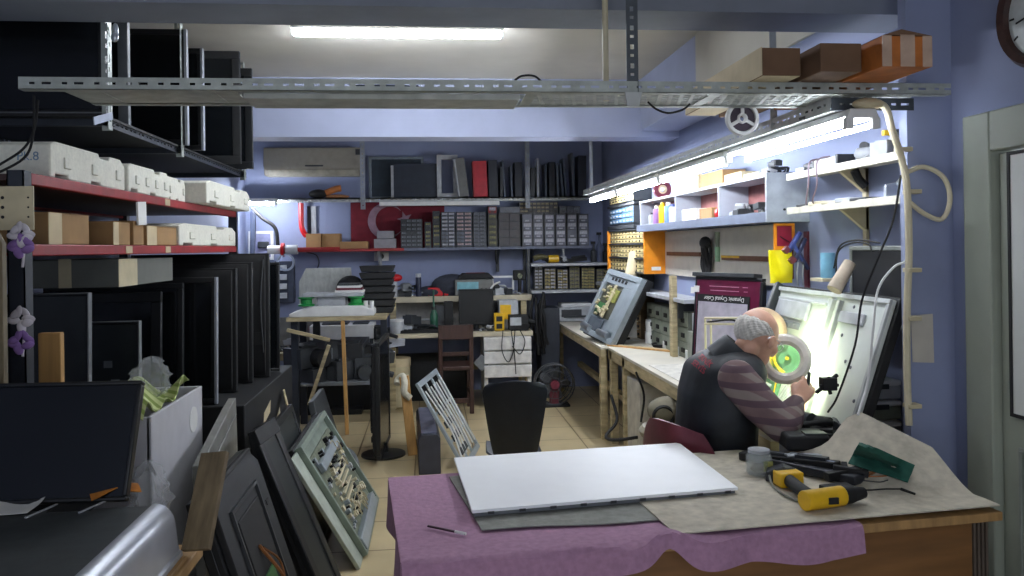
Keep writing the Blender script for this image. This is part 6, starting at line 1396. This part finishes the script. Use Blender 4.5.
# purple cloth: covers the left of the table and hangs at the front and left
cl_r = loc(838, 512).x
def cloth(u, v):
    # u along table, v from back (0) over the front edge (1)
    x = -.012+(cl_r+.012)*u; L1 = TD-.0; hang = .076+.008*sin(9*u)+.008*sin(23*u)-(.04*math.exp(-((u-.555)/.035)**2))
    s = v*(L1+hang+.012)
    rip = .008*sin(u*31)*math.exp(-((u-.55)/.2)**2)
    if s < L1: y = TD-s; z = .7525+.004*math.exp(-((y)/.10)**2)*abs(sin(u*12+1))+ (0.016*math.exp(-((u-.555)/.05)**2)*math.exp(-(y/.10)**2))
    else:
        q = s-L1; a = min(q/.012, 1); y = -.012*a-.010*abs(sin(u*17))*(q/hang)-rip*2-.015*math.exp(-((u-.555)/.05)**2)*min(1, q*10); z = .7525+(0.016*math.exp(-((u-.555)/.05)**2))-max(0, q-.006)
    return (x, y, z)
cth = G().sheet(cloth, 110, 60, .0025).obj('purple_cloth', PURPLE); tag(cth, 'dusty purple cloth spread over the left and front of table', 'cloth', M=MT)
def cl2(u, v):  # left hanging flap
    y = TD*(.02+.96*u); q = .13*v*(1-.2*sin(4*u)); return (-.014-.012*sin(9*u)*v-.0*q, y, .7535-q)
G().sheet(cl2, 40, 10, .0025).obj('side_flap', PURPLE, cth)
# grey felt under the white panel
f1, f2, f3, f4 = loc(449, 478, .757), loc(482, 532, .757), loc(742, 517, .757), loc(700, 452, .757)
def felt1(u, v):
    a = f2.lerp(f3, u); b = f1.lerp(f4, u); p = a.lerp(b, v); p.y = min(p.y, TD-.01); return (p.x, p.y+(.006*sin(u*9) if v == 0 else 0), .7605+.001*sin(12*u+5*v))
o = G().sheet(felt1, 30, 16, -.003).obj('grey_felt', FELTG); tag(o, 'grey felt under the white panel, left piece', 'felt', M=MT)
# beige felt on the right, raised at the far right corner
g1 = loc(735, 515, .76).x
def fym(x):
    q = min(1, max(0, (x-(TL-.48))/.2)); q = q*q*(3-2*q); ym = (TD-.01)*(1-q)+.47*q
    q2 = min(1, max(0, (x-(TL-.22))/.22)); return ym*(1-q2)+.30*q2, q2
def flift(x, v):
    ym, q2 = fym(x); e = min(1, max(0, (x-(TL-.42))/.24)); yy = max(0, (v-.35)/.65)
    return .24*(e**1.3)*(yy**1.2)*(1-.55*q2)
def onfelt(px, py, up_=.004):
    z = .77
    for _k in range(12):
        p = P(px, py, Z=z); q = MTi @ p; v = min(1, max(0, (q.y-.012)/fym(q.x)[0])); z = .5*z+.5*(.768+flift(q.x, v)+up_)
    return P(px, py, Z=z)
def felt2(u, v):
    x = g1-.25+(TL+.0-(g1-.25))*u
    ym, q2 = fym(x); y = .012+ym*v; lift = flift(x, v)
    z = .765+.002*sin(14*u)*sin(9*v)+lift
    if u > .93: z = max(z-(u-.93)*.0, .765)
    return (x, y-.0, z)
o = G().sheet(felt2, 60, 30, -.004).obj('beige_felt', FELT); tag(o, 'beige felt on the right of table, far corner raised up', 'felt', M=MT)
# things under raised felt
o = G().box(TL-.40, TL-.12, TD-.20, TD-.05, .751, .751+.10).obj('covered_box', CARD, bevel=.004); tag(o, 'box hidden under the raised felt corner', 'box', M=MT)
o.scale = (1, 1, 1)
bpy.data.objects.remove(o)
# white panel
def qz(px, py, z): return P(px, py, Z=z)
pz = .788
wl, wr, wt = qz(472, 511, pz), qz(738, 488, pz), qz(454, 458, pz); wfr = qz(679, 443, pz)
xax = (wr-wl); xax.z = 0; WP = xax.length; xax.normalize(); yax = V((-xax.y, xax.x, 0)); DP = (wt-wl).dot(yax)
MP = MX(((xax.x, yax.x, 0, wl.x), (xax.y, yax.y, 0, wl.y), (0, 0, 1, .770), (0, 0, 0, 1)))
bl2 = MP.inverted() @ wt; br2 = MP.inverted() @ wfr; br1 = MP.inverted() @ wr
pn = thing('backlight_board', 'large white backlight panel lying on the felt', 'panel', MP)
poly = [(0, 0), (br1.x, br1.y), (br2.x, br2.y), (bl2.x, bl2.y)]
G().prism(poly, .010, .020, 'XY').obj('white_sheet', mat('white_diffuser', (250, 251, 252), .45, var=.01, bump=0), pn, bevel=.001)
cx_ = sum(p[0] for p in poly)/4; cy_ = sum(p[1] for p in poly)/4
pol2 = [(cx_+(x-cx_)*.985, cy_+(y-cy_)*.975) for x, y in poly]
G().prism(pol2, -.004, .0095, 'XY').obj('grey_tray', GREY, pn, bevel=.002)
for k in range(9): G().box(.05+k*.1, .07+k*.1, -.002+.0, .003, .004, .012).obj('edge_tab', DGREY, pn)
# screwdriver
a, b = P(428, 527, Z=.760), P(466, 535, Z=.760)
t = thing('screwdriver', 'thin dark screwdriver lying on the purple cloth', 'screwdriver', T(a)); q = b-a
G().cyl((0, 0, .003), q*.72+V((0, 0, .003)), .0035, n=10).obj('shaft', mat('dark_plum_metal', (60, 34, 48), .4), t); G().cyl(q*.72+V((0, 0, .003)), q+V((0, 0, .003)), .0045, n=10).obj('white_tip', WHITE, t)
# jar
def onF(px, py, z=.7675): return onfelt(px, py, z-.766)
l = onF(759, 474); t = thing('glass_jar', 'clear jar with a yellowish label at the edge of black tools', 'jar', T(l))
JG = mat('jar_glass', (214, 222, 220), .12, bump=0, alpha=.25)
G().lathe([(0, .003), (.038, .003), (.042, .01), (.042, .065), (.036, .075), (.036, .078), (.040, .078), (.046, .063), (.046, .008), (.04, 0), (0, 0)], 28).obj('jar_body', JG, t)
G().lathe([(0, .079), (.038, .079), (.038, .09), (0, .09)], 24).obj('lid', LGREY, t); G().box(.0, .034, -.043, -.0395, .02, .055).obj('jar_label', PCBY, t); G().ell((0, 0, .02), .03, .03, .014).obj('contents', mat('amber_bits', (150, 140, 110), .6), t)
# black tool rails
def rod(label, pa, pb_, w, h, m, name='black_rail', cat='part', z=.0, bevel=.004, zz=.7675, prof=None):
    a, b = onfelt(*pa, z+h/2+.003), onfelt(*pb_, z+h/2+.003); t = thing(name, label, cat, T(a)); G().bar((0, 0, 0), b-a, w, h).obj(prof or 'rail_body', m, t, bevel=bevel); return t, a, b
SLATE = mat('slate_black_plastic', (44, 47, 54), .45)
t, a, b = rod('long slate plastic rail lying behind the drill, front one', (772, 461), (860, 480), .06, .03, SLATE)
for k in range(5): q = (b-a)*(.1+.18*k); G().box(q.x-.01, q.x+.01, q.y-.035, q.y+.035, .015, .022).obj('rail_rib', DGREY, t)
t, a, b = rod('dark plastic rail behind the front rail, with clips', (742, 455), (838, 466), .05, .03, RUBBER, z=.0)
G().bar((b-a)*.2+V((0, 0, .02)), (b-a)*.9+V((0, 0, .02)), .03, .012).obj('upper_lip', SLATE, t)
l = onF(783, 482); o = G().prism([(-.05, 0), (.05, 0), (.06, .035), (.01, .055), (-.045, .035)], -.03, .03, 'XZ').obj('slate_block', SLATE, bevel=.004); tag(o, 'angular slate plastic block left of the yellow drill', 'part', M=T(l+V((0, .02, 0)), -.4))
l = onF(846, 482); g = G().bar((-.07, 0, .02), (.06, .02, .03), .03).bar((-.03, .03, .04), (.07, -.02, .03), .025).bar((0, 0, .02), (.02, .05, .05), .02); o = g.obj('black_clips', RUBBER, bevel=.003); tag(o, 'pile of black plastic clips behind the chuck of the drill', 'parts', M=T(l))
l = onF(846, 492); g = G().bar((-.08, 0, .012), (.02, .01, .014), .05, .02); tag(g.obj('black_holder', RUBBER, bevel=.003), 'flat black plastic holder beside the drill grip', 'part', M=T(l))
# clear tube with blue band
a, b = onF(775, 456, .80), onF(835, 463, .80)
t = thing('glue_tube', 'clear tube with blue band and white cap on the rails', 'tube', T(a)); q = (b-a)
G().cyl(q*.2, q, .017, .006, 16).obj('tube_body', mat('clear_blue_tube', (176, 186, 208), .2, alpha=.7), t); G().cyl(q*.12, q*.2, .019, n=16).obj('blue_band', mat('royal_blue', (40, 44, 160), .4), t); G().cyl((0, 0, 0), q*.12, .012, .018, 14).obj('white_cap', WHITE, t)
# pliers
t = thing('pliers', 'long steel pliers lying behind the rails', 'pliers', T(onF(808, 455, .80)))
G().bar((-.08, 0, 0), (.12, -.03, .002), .012, .008).bar((-.08, .02, 0), (.12, -.02, .002), .012, .008).cyl((-.05, .01, -.005), (-.05, .01, .008), .014).obj('jaws', STEELB, t, bevel=.002)
G().bar((.10, -.03, 0), (.16, -.05, 0), .014, .01).obj('grip', BLUEP, t, bevel=.003)
# black box behind
t = thing('black_case', 'black rounded tool case behind the rails by the man', 'case', T(onF(812, 452), -.15)); G().box(-.09, .07, 0, .14, 0, .06).obj('case_body', RUBBER, t, bevel=.012); G().tube([(.07, .03, .02), (.10, .02, .05), (.10, .05, .01), (.075, .08, .02)], .006, 7).obj('handle_loop', RUBBER, t); G().box(-.02, .06, .01, .06, .06, .066).obj('grey_inset', DGREY, t)
# drill: lying on its side
dm_ = loc(835, 498, .80); D0 = onF(806, 502, .7675)
a, b = onF(806, 499, .805), onF(842, 494, .805)
t = thing('yellow_drill', 'yellow and black cordless drill lying on the front table', 'drill', T((a.x, a.y, .802)))
q = b-a; q.z = 0; qn = q.normalized(); pnn = V((-qn.y, qn.x, 0))
G().tube([V((0, 0, 0))-qn*.008, qn*.01, q*.5, q], .031, 18).obj('drill_body', YEL, t, bevel=.004)
G().box(-.016, .016, -.002, .004, -.01, .01).obj('black_badge', RUBBER, t).location = q*.55-pnn*.035
G().cyl(q, q+qn*.035, .029, .027, 18).cyl(q+qn*.035, q+qn*.085, .026, .017, 18).obj('chuck', RUBBER, t)
c2 = onF(788, 478, .80)-V((a.x, a.y, .805)); c2.z = -.005
G().tube([q*.25+V((0, 0, 0)), q*.2+(c2-q*.2)*.5, c2], .021, 14).obj('grip', RUBBER, t)
G().bar(c2-pnn*.0-V((.035, -.01, 0)), c2+V((.05, .018, 0)), .06, .05).obj('battery_pack', YEL, t, bevel=.006)
G().bar(c2+pnn*.012-V((.03, -.02, 0)), c2+pnn*.012+V((.045, .03, 0)), .02, .054).obj('battery_band', RUBBER, t, bevel=.004)
def wire(label, pts, r, m=RUBBER, z=.772, **k): return arcw(label, [onfelt(x, y, .007+dz) for x, y, dz in pts], r, m, **k)
wire('thin grey cord running from the jar to the drill', [(769, 474, .02), (772, 484, 0), (781, 493, 0), (795, 500, .0), (805, 503, 0)], .004, mat('olive_grey_cord', (120, 122, 108), .5))
t = wire('thin test lead with a black probe right of the drill', [(850, 486, 0), (866, 490, 0), (885, 489, 0), (902, 489, 0)], .0025, RUBBER, name='test_lead')
G().cyl(onfelt(901, 489, .009)-t.location, onfelt(915, 494, .009)-t.location, .005, .004, 10).obj('probe', RUBBER, t)
wire('thin lead curving above the test probe', [(852, 479, .005), (868, 481, .0), (880, 482, 0), (888, 480, 0)], .002, DGREY)
wire('copper wire scribble in front of the green cloth', [(855, 468, .0), (865, 473, .0), (878, 471, 0), (868, 476, 0), (884, 476, 0), (892, 474, 0)], .0025, COPPER)
# green cloth
ga, gb_, gc = P(860, 441, Z=.84), P(848, 463, Z=.772), P(918, 473, Z=.772)
def gcl2(u, v):
    tx, ty = 860+55*u, 441+24*u; bx_, by_ = 848+60*u, 463+19*u
    return onfelt(bx_+(tx-bx_)*v, by_+(ty-by_)*v, .018+.006*sin(pi*v)+.003*sin(9*u+6*v))
o = G().sheet(gcl2, 24, 12, .004).obj('green_cloth', GCLOTH); tag(o, 'folded dark green cloth on the raised felt', 'cloth')
# round white box and tapes behind felt
l = P(858, 425, Z=.80); 
t = thing('round_box', 'round white plastic box at the foot of the white television', 'box', T((1.60, 3.22, BZ+.022)))
t.location = (P(860, 415, t=3.25).x-.02, P(860, 415, t=3.25).y, BZ+.022)
G().lathe([(0, 0), (.055, 0), (.06, .01), (.06, .03), (.064, .032), (.064, .042), (.05, .05), (0, .052)], 28, T((0, 0, 0))).obj('box_body', WHITE, t)
jar('clear pot behind the round white box', V((P(872, 400, t=3.4).x-.05, P(872, 400, t=3.4).y, BZ+.022)), .04, .08, mat('frosted_pot', (206, 210, 208)), GREY, 'pot', 'pot')

# ------------------------------------------------------------ the man
def cone_chain(g, pts, n=14):
    """pts: list of (V, r); adds overlapping spheres along tapered capsules"""
    for (a, ra), (b, rb) in zip(pts, pts[1:]):
        a, b = V(a), V(b); L = (b-a).length; k = max(2, int(L/(min(ra, rb)*.45))+1)
        for i in range(k+1): t = i/k; g.ell(a.lerp(b, t), ra+(rb-ra)*t, nu=n, nv=8)
def soft(o, vox, it=6, fac=.5):
    m = o.modifiers.new('remesh', 'REMESH'); m.mode = 'VOXEL'; m.voxel_size = vox; m.use_smooth_shade = True
    s = o.modifiers.new('smooth', 'SMOOTH'); s.iterations = it; s.factor = fac
    return o
SKIN = mat('skin', (206, 158, 134), .5, var=.07, scale=18, bump=.03)
SHIRT = striped('plaid_shirt', (116, 94, 94), (132, 120, 114), 5, 'DIAGONAL', .9, .55, ('Z', (88, 68, 76)))
VEST = mat('black_quilted_vest', (28, 33, 40), .55, var=.25, scale=12, bump=.35)
TROU = mat('dark_trousers', (30, 32, 42), .85)
HAIR = mat('grey_white_hair', (208, 204, 196), .95, var=.12, scale=90, bump=.3, stretch=(1, 1, .3))
pel = P(716, 492, t=3.46); pel.z = .56
chest = P(722, 400, t=3.42); 
neckb = P(735, 352, t=3.40)
hc = P(757, 338, t=3.38)
man = thing('person', 'seated man in a black vest and plaid shirt repairing a television', 'person', T((pel.x, pel.y, 0)))
o0 = V((pel.x, pel.y, 0)); L_ = lambda p: V(p)-o0
fx = V((cos(R(22)), sin(R(22)), 0)); fl_ = V((-fx.y, fx.x, 0))      # forward, his left
shR = P(737, 379, t=3.24); shL = neckb+fl_*.185+V((0, 0, -.085))
elR = P(783, 427, t=3.12); wrR = P(797, 401, t=3.27); haR = P(804, 391, t=3.30)
haL = P(812, 404, t=3.50); elL = P(775, 425, t=3.66); wrL = haL.lerp(elL, .27)
g = G()
# torso core (hidden by clothes) and neck
cone_chain(g, [(L_(pel), .13), (L_(chest), .13), (L_(neckb)-V((0, 0, .06)), .09)])
headf = (fx*.86+V((0, 0, -.5))).normalized(); headr = fl_*-1; headu = headr.cross(headf).normalized()
HM = MX(((headr.x, headf.x, headu.x), (headr.y, headf.y, headu.y), (headr.z, headf.z, headu.z)))   # local x right, y forward, z up
def hp(x, y, z): return L_(hc)+HM @ V((x, y, z))
cone_chain(g, [(L_(neckb)-V((0, 0, .06))+fx*.01, .058), (hp(0, -.03, -.055), .054)])
g.ell(hp(0, -.012, .028), .077, .097, .092, HM, 24, 16)       # skull
g.ell(hp(0, .022, .0), .067, .075, .085, HM, 20, 14)       # face mass
g.ell(hp(0, .045, -.065), .048, .045, .042, HM, 16, 12)    # jaw/chin
g.ell(hp(0, .072, -.088), .022, .018, .018, HM)
cone_chain(g, [(hp(0, .092, .012), .010), (hp(0, .112, -.022), .014)])  # nose
for s in (-1, 1):
    g.ell(hp(s*.012, .103, -.024), .009, .010, .008, HM)
    g.ell(hp(s*.030, .086, .028), .020, .010, .008, HM)      # brow
    g.ell(hp(s*.042, .066, -.02), .022, .022, .022, HM)      # cheek
    # ear
    g.ell(hp(s*.084, .004, -.010), .009, .019, .031, HM)
    g.lathe([(.010, -.004), (.016, -.004), (.019, 0), (.016, .004), (.010, .004), (.010, -.004)], 14, MX.Translation(hp(s*.091, .003, -.004)) @ HM.to_4x4() @ MX.Rotation(pi/2, 4, 'Y') @ MX.Diagonal((1.35, 1, 1, 1)))
g.ell(hp(0, .090, -.052), .024, .010, .006, HM); g.ell(hp(0, .088, -.062), .020, .010, .006, HM)   # lips
# arms
cone_chain(g, [(L_(shR), .05), (L_(elR), .040), (L_(wrR), .027)])
cone_chain(g, [(L_(shL), .05), (L_(elL), .040), (L_(wrL), .027)])
def hand(g, wr, ha, side, tgt, up_):
    """palm from wrist to knuckles, four curled fingers and a thumb pinching towards tgt"""
    d = (ha-wr).normalized(); n = V(up_)-d*V(up_).dot(d); n.normalize(); w_ = d.cross(n)*side
    for k in range(4):
        off = (k-1.5)*.019
        cone_chain(g, [(L_(wr+w_*off*.55), .015), (L_(wr+d*.05+w_*off*.9), .0135), (L_(wr+d*.085+w_*off), .0118)], 10)
        l1, l2, l3 = (.034, .040, .037, .029)[k], (.024, .028, .026, .020)[k], .019
        kk = wr+d*.085+w_*off; c = .55+.12*k
        p1 = kk+(d*cos(c*.6)-n*sin(c*.6))*l1; p2 = p1+(d*cos(c*1.5)-n*sin(c*1.5))*l2; p3 = p2+(d*cos(c*2.3)-n*sin(c*2.3))*l3
        cone_chain(g, [(L_(kk), .0105), (L_(p1), .0092), (L_(p2), .0085), (L_(p3), .0072)], 10)
    t0 = wr+d*.025+w_*-.030; t1 = t0+d*.03-w_*.014-n*.014; t2 = t1+d*.030+w_*.006-n*.018; t3 = t2+d*.018+w_*.012-n*.012
    cone_chain(g, [(L_(wr+d*.01-w_*.015), .014), (L_(t0), .0135), (L_(t1), .0115), (L_(t2), .0100), (L_(t3), .0085)], 10)
hand(g, wrR, haR, 1, None, (fl_*-.75+V((0, 0, .65))))
hand(g, wrL, haL, -1, None, (fl_*.5+V((0, 0, .8))))
# legs
hipR = pel-fl_*.10+V((0, 0, -.02)); hipL = pel+fl_*.10+V((0, 0, -.02))
knR = hipR+fx*.42-fl_*.05; knR.z = .53; knL = hipL+fx*.30+fl_*.16; knL.z = .53
anR = V((knR.x-.05, knR.y-.02, .09)); anL = V((knL.x-.05, knL.y, .09))
for h_, k_, a_ in ((hipR, knR, anR), (hipL, knL, anL)):
    cone_chain(g, [(L_(h_), .08), (L_(k_), .055), (L_(k_).lerp(L_(a_), .35), .052), (L_(a_), .038)], 12)
    cone_chain(g, [(L_(a_)+V((0, 0, -.04)), .035), (L_(a_)+fx*.14+V((0, 0, -.055)), .028)], 10)
body = g.obj('body', SKIN, man); soft(body, .0055, 4)
# shirt
g = G()
cone_chain(g, [(L_(pel), .14), (L_(chest), .15), (L_(neckb)-V((0, 0, .08)), .10)])
cone_chain(g, [(L_(shR)+fx*.0, .080), (L_(shR).lerp(L_(elR), .5)+V((0, 0, -.008)), .076), (L_(elR), .066), (L_(elR).lerp(L_(wrR), .35), .062), (L_(wrR)-(wrR-elR).normalized()*.02, .037)])
cone_chain(g, [(L_(shL), .074), (L_(elL), .056), (L_(elL).lerp(L_(wrL), .4), .052), (L_(wrL)-(wrL-elL).normalized()*.02, .036)])
cd_ = (wrR-elR).normalized()
for k in range(4):
    g.ell(L_(elR).lerp(L_(wrR), .12+.2*k), .058-.004*k, .058-.004*k, .014)
soft(g.obj('plaid_shirt', SHIRT, man), .009, 5)
# vest
g = G()
def ring(c, rx, ry, rz=None): g.ell(c, rx, ry, rz or .085, MX(((fx.x, fl_.x, 0), (fx.y, fl_.y, 0), (0, 0, 1))), 20, 12)
ps = [(L_(pel)+V((0, 0, -.02)), .15, .20), (L_(pel).lerp(L_(chest), .35)-fx*.015, .155, .195), (L_(pel).lerp(L_(chest), .7)-fx*.025, .155, .20), (L_(chest)-fx*.02+V((0, 0, .03)), .15, .205), (L_(chest).lerp(L_(neckb), .62)-fx*.035, .135, .215), (L_(neckb)-V((0, 0, .055))-fx*.02, .105, .165)]
for (a, rx, ry), (b, r2, r3) in zip(ps, ps[1:]):
    for i in range(5): t = i/5; ring(a.lerp(b, t), rx+(r2-rx)*t, ry+(r3-ry)*t)
ring(ps[-1][0], .10, .15, .06)
for sh_ in (L_(shR), L_(shL)): g.ell(sh_.lerp(L_(neckb)-V((0, 0, .06)), .30), .088, .088, .085); g.ell(sh_.lerp(L_(neckb)-V((0, 0, .06)), .65), .09, .09, .075)
vest = g.obj('vest', VEST, man); soft(vest, .011, 8)
# collar
g = G(); nd = (L_(hc)-L_(neckb)); nd = V((nd.x*.6, nd.y*.6, nd.z)).normalized(); cq = nd.to_track_quat('Z', 'Y').to_matrix().to_4x4()
cm = MX.Translation(L_(neckb)+V((0, 0, -.015))-fx*.005) @ cq
g.lathe([(.104, -.05), (.096, .0), (.088, .035), (.082, .046), (.074, .040), (.076, .01), (.084, -.05), (.104, -.05)], 30, cm); g.obj('vest_collar', VEST, man)
# trousers, shoes
g = G()
cone_chain(g, [(L_(hipL), .12), (L_(hipR), .12)])
for h_, k_, a_ in ((hipR, knR, anR), (hipL, knL, anL)):
    cone_chain(g, [(L_(h_), .105), (L_(k_), .075), (L_(k_).lerp(L_(a_), .4), .068), (L_(a_)+V((0, 0, .03)), .060)], 14)
soft(g.obj('trousers', TROU, man), .012, 5)
for a_ in (anR, anL):
    g = G(); p = L_(a_); cone_chain(g, [(p+V((0, 0, -.045))-fx*.03, .043), (p+fx*.08+V((0, 0, -.05)), .040), (p+fx*.17+V((0, 0, -.055)), .033)], 12); soft(g.obj('shoe', RUBBER, man), .008, 3)
# hair: band round the back and sides, bald crown
g = G()
def hair(u, v):
    A = R(-194+208*u); side = min(1, abs(cos(A))**3); lo = R(-62+50*side); ed_ = max(0, 1-min(u, 1-u)/.22); hi_ = R(17-22*ed_*ed_+1.5*sin(u*40)); E = lo+(hi_-lo)*v
    th_ = (.0075*min(1, 4*v, 4*(1-v)+.2)*min(1, 8*u+.2, 8*(1-u)+.2))+.0015*sin(u*90+v*20)+.001*sin(u*47-v*60)
    return hp((.078+th_)*cos(E)*cos(A), -.012+(.098+th_)*cos(E)*sin(A), .028+(.093+th_)*sin(E))
g.sheet(hair, 90, 26, .006)
hr = g.obj('hair', HAIR, man)
# glasses
g = G()
for s in (-1, 1):
    g.tube([hp(s*(.032+.022*cos(k*pi/8)), .102, .006+.017*sin(k*pi/8)) for k in range(17)], .0018, 6, False)
    g.tube([hp(s*.054, .100, .010), hp(s*.074, .07, .012), hp(s*.083, -.0, .012), hp(s*.080, -.02, -.004)], .002, 6)
g.tube([hp(-.01, .104, .008), hp(0, .108, .011), hp(.01, .104, .008)], .0018, 6)
g.obj('glasses', STEELB, man)
# eyes
for s in (-1, 1): G().ell(hp(s*.031, .083, .006), .012, .010, .009, HM).obj('eye', WHITE, man)
# red print on the upper back of the vest
VR = mat('red_print', (178, 34, 58), .7)
bc_ = P(700, 362, t=3.42)
# soldering tool in the hand
tip = haR+(haR-wrR).normalized()*.05
t = thing('screwdriver', 'short dark tool held in the right hand of the man', 'tool', T(haR+(haR-wrR).normalized()*.035))
dq = (V((.35, .5, .75))).normalized(); G().cyl(-dq*.03, dq*.06, .007, n=10).obj('handle', RUBBER, t); G().cyl(-dq*.08, -dq*.03, .0025, n=8).obj('shaft', STEELB, t)

# maroon chair of the man
cf_ = V((pel.x, pel.y, 0)); MC = MX(((fl_.x*-1, fx.x, 0, cf_.x), (fl_.y*-1, fx.y, 0, cf_.y), (0, 0, 1, 0), (0, 0, 0, 1)))
mc = thing('maroon_chair', 'maroon plastic chair the man is sitting on', 'chair', MC)
def mb(u, v):
    s = (u-.5)*2; wd = .26*math.sqrt(max(0, 1-(max(0, v-.45)/.55)**2.2*.55)); z = .44+.43*v; return (wd*s, -.22-.07*v+.07*s*s-.02*0, z-.03*s*s*v)
G().sheet(mb, 24, 18, .010).obj('backrest', REDC, mc)
G().sheet(lambda u, v: (.22*(u-.5)*2, -.24+.44*v, .43-.02*sin(pi*v)*sin(pi*u)), 14, 12, .012).obj('seat', REDC, mc)
for x, y in ((-.18, -.2), (.18, -.2), (-.18, .17), (.18, .17)): G().tube([(x*.9, y*.9, .42), (x*1.15, y*1.1, 0)], .012, 8).obj('leg', DGREY, mc)
bpy.context.view_layer.update()
# red lettering laid onto the back of the vest
dg = bpy.context.evaluated_depsgraph_get()
ve = vest.evaluated_get(dg); iv = vest.matrix_world.inverted()
def hitv(px, py):
    e = iv @ EYE; d = (iv @ P(px, py, t=3.0))-e; ok, p, n, i = ve.ray_cast(e, d.normalized()); return (p, n) if ok else (None, None)
(pa, na), (pb_, nb) = hitv(694, 357), hitv(713, 373)
if pa is not None and pb_ is not None:
    x = (pb_-pa); Lw = x.length; x.normalize(); n = (na+nb).normalized(); n = (n-x*n.dot(x)).normalized(); y = n.cross(x); c = (pa+pb_)/2
    for k, (w_, dy) in enumerate((('TEKNİK', .018), ('SERVİS', -.018))):
        cc = c+y*dy
        ok, hp_, hn, _i = ve.ray_cast(cc+n*.1, -n)
        base = (hp_ if ok else cc)
        M = MX(((x.x, y.x, n.x, base.x+n.x*.004), (x.y, y.y, n.y, base.y+n.y*.004), (x.z, y.z, n.z, base.z+n.z*.004), (0, 0, 0, 1)))
        o = text(w_, .034, VR, man, M, 'vest_lettering', 0.)
        for vv in o.data.vertices:
            wp_ = M @ vv.co; ok, h3, n3, _i = ve.ray_cast(wp_+n*.12, -n)
            if ok: vv.co = M.inverted() @ (h3+n3*.0025)
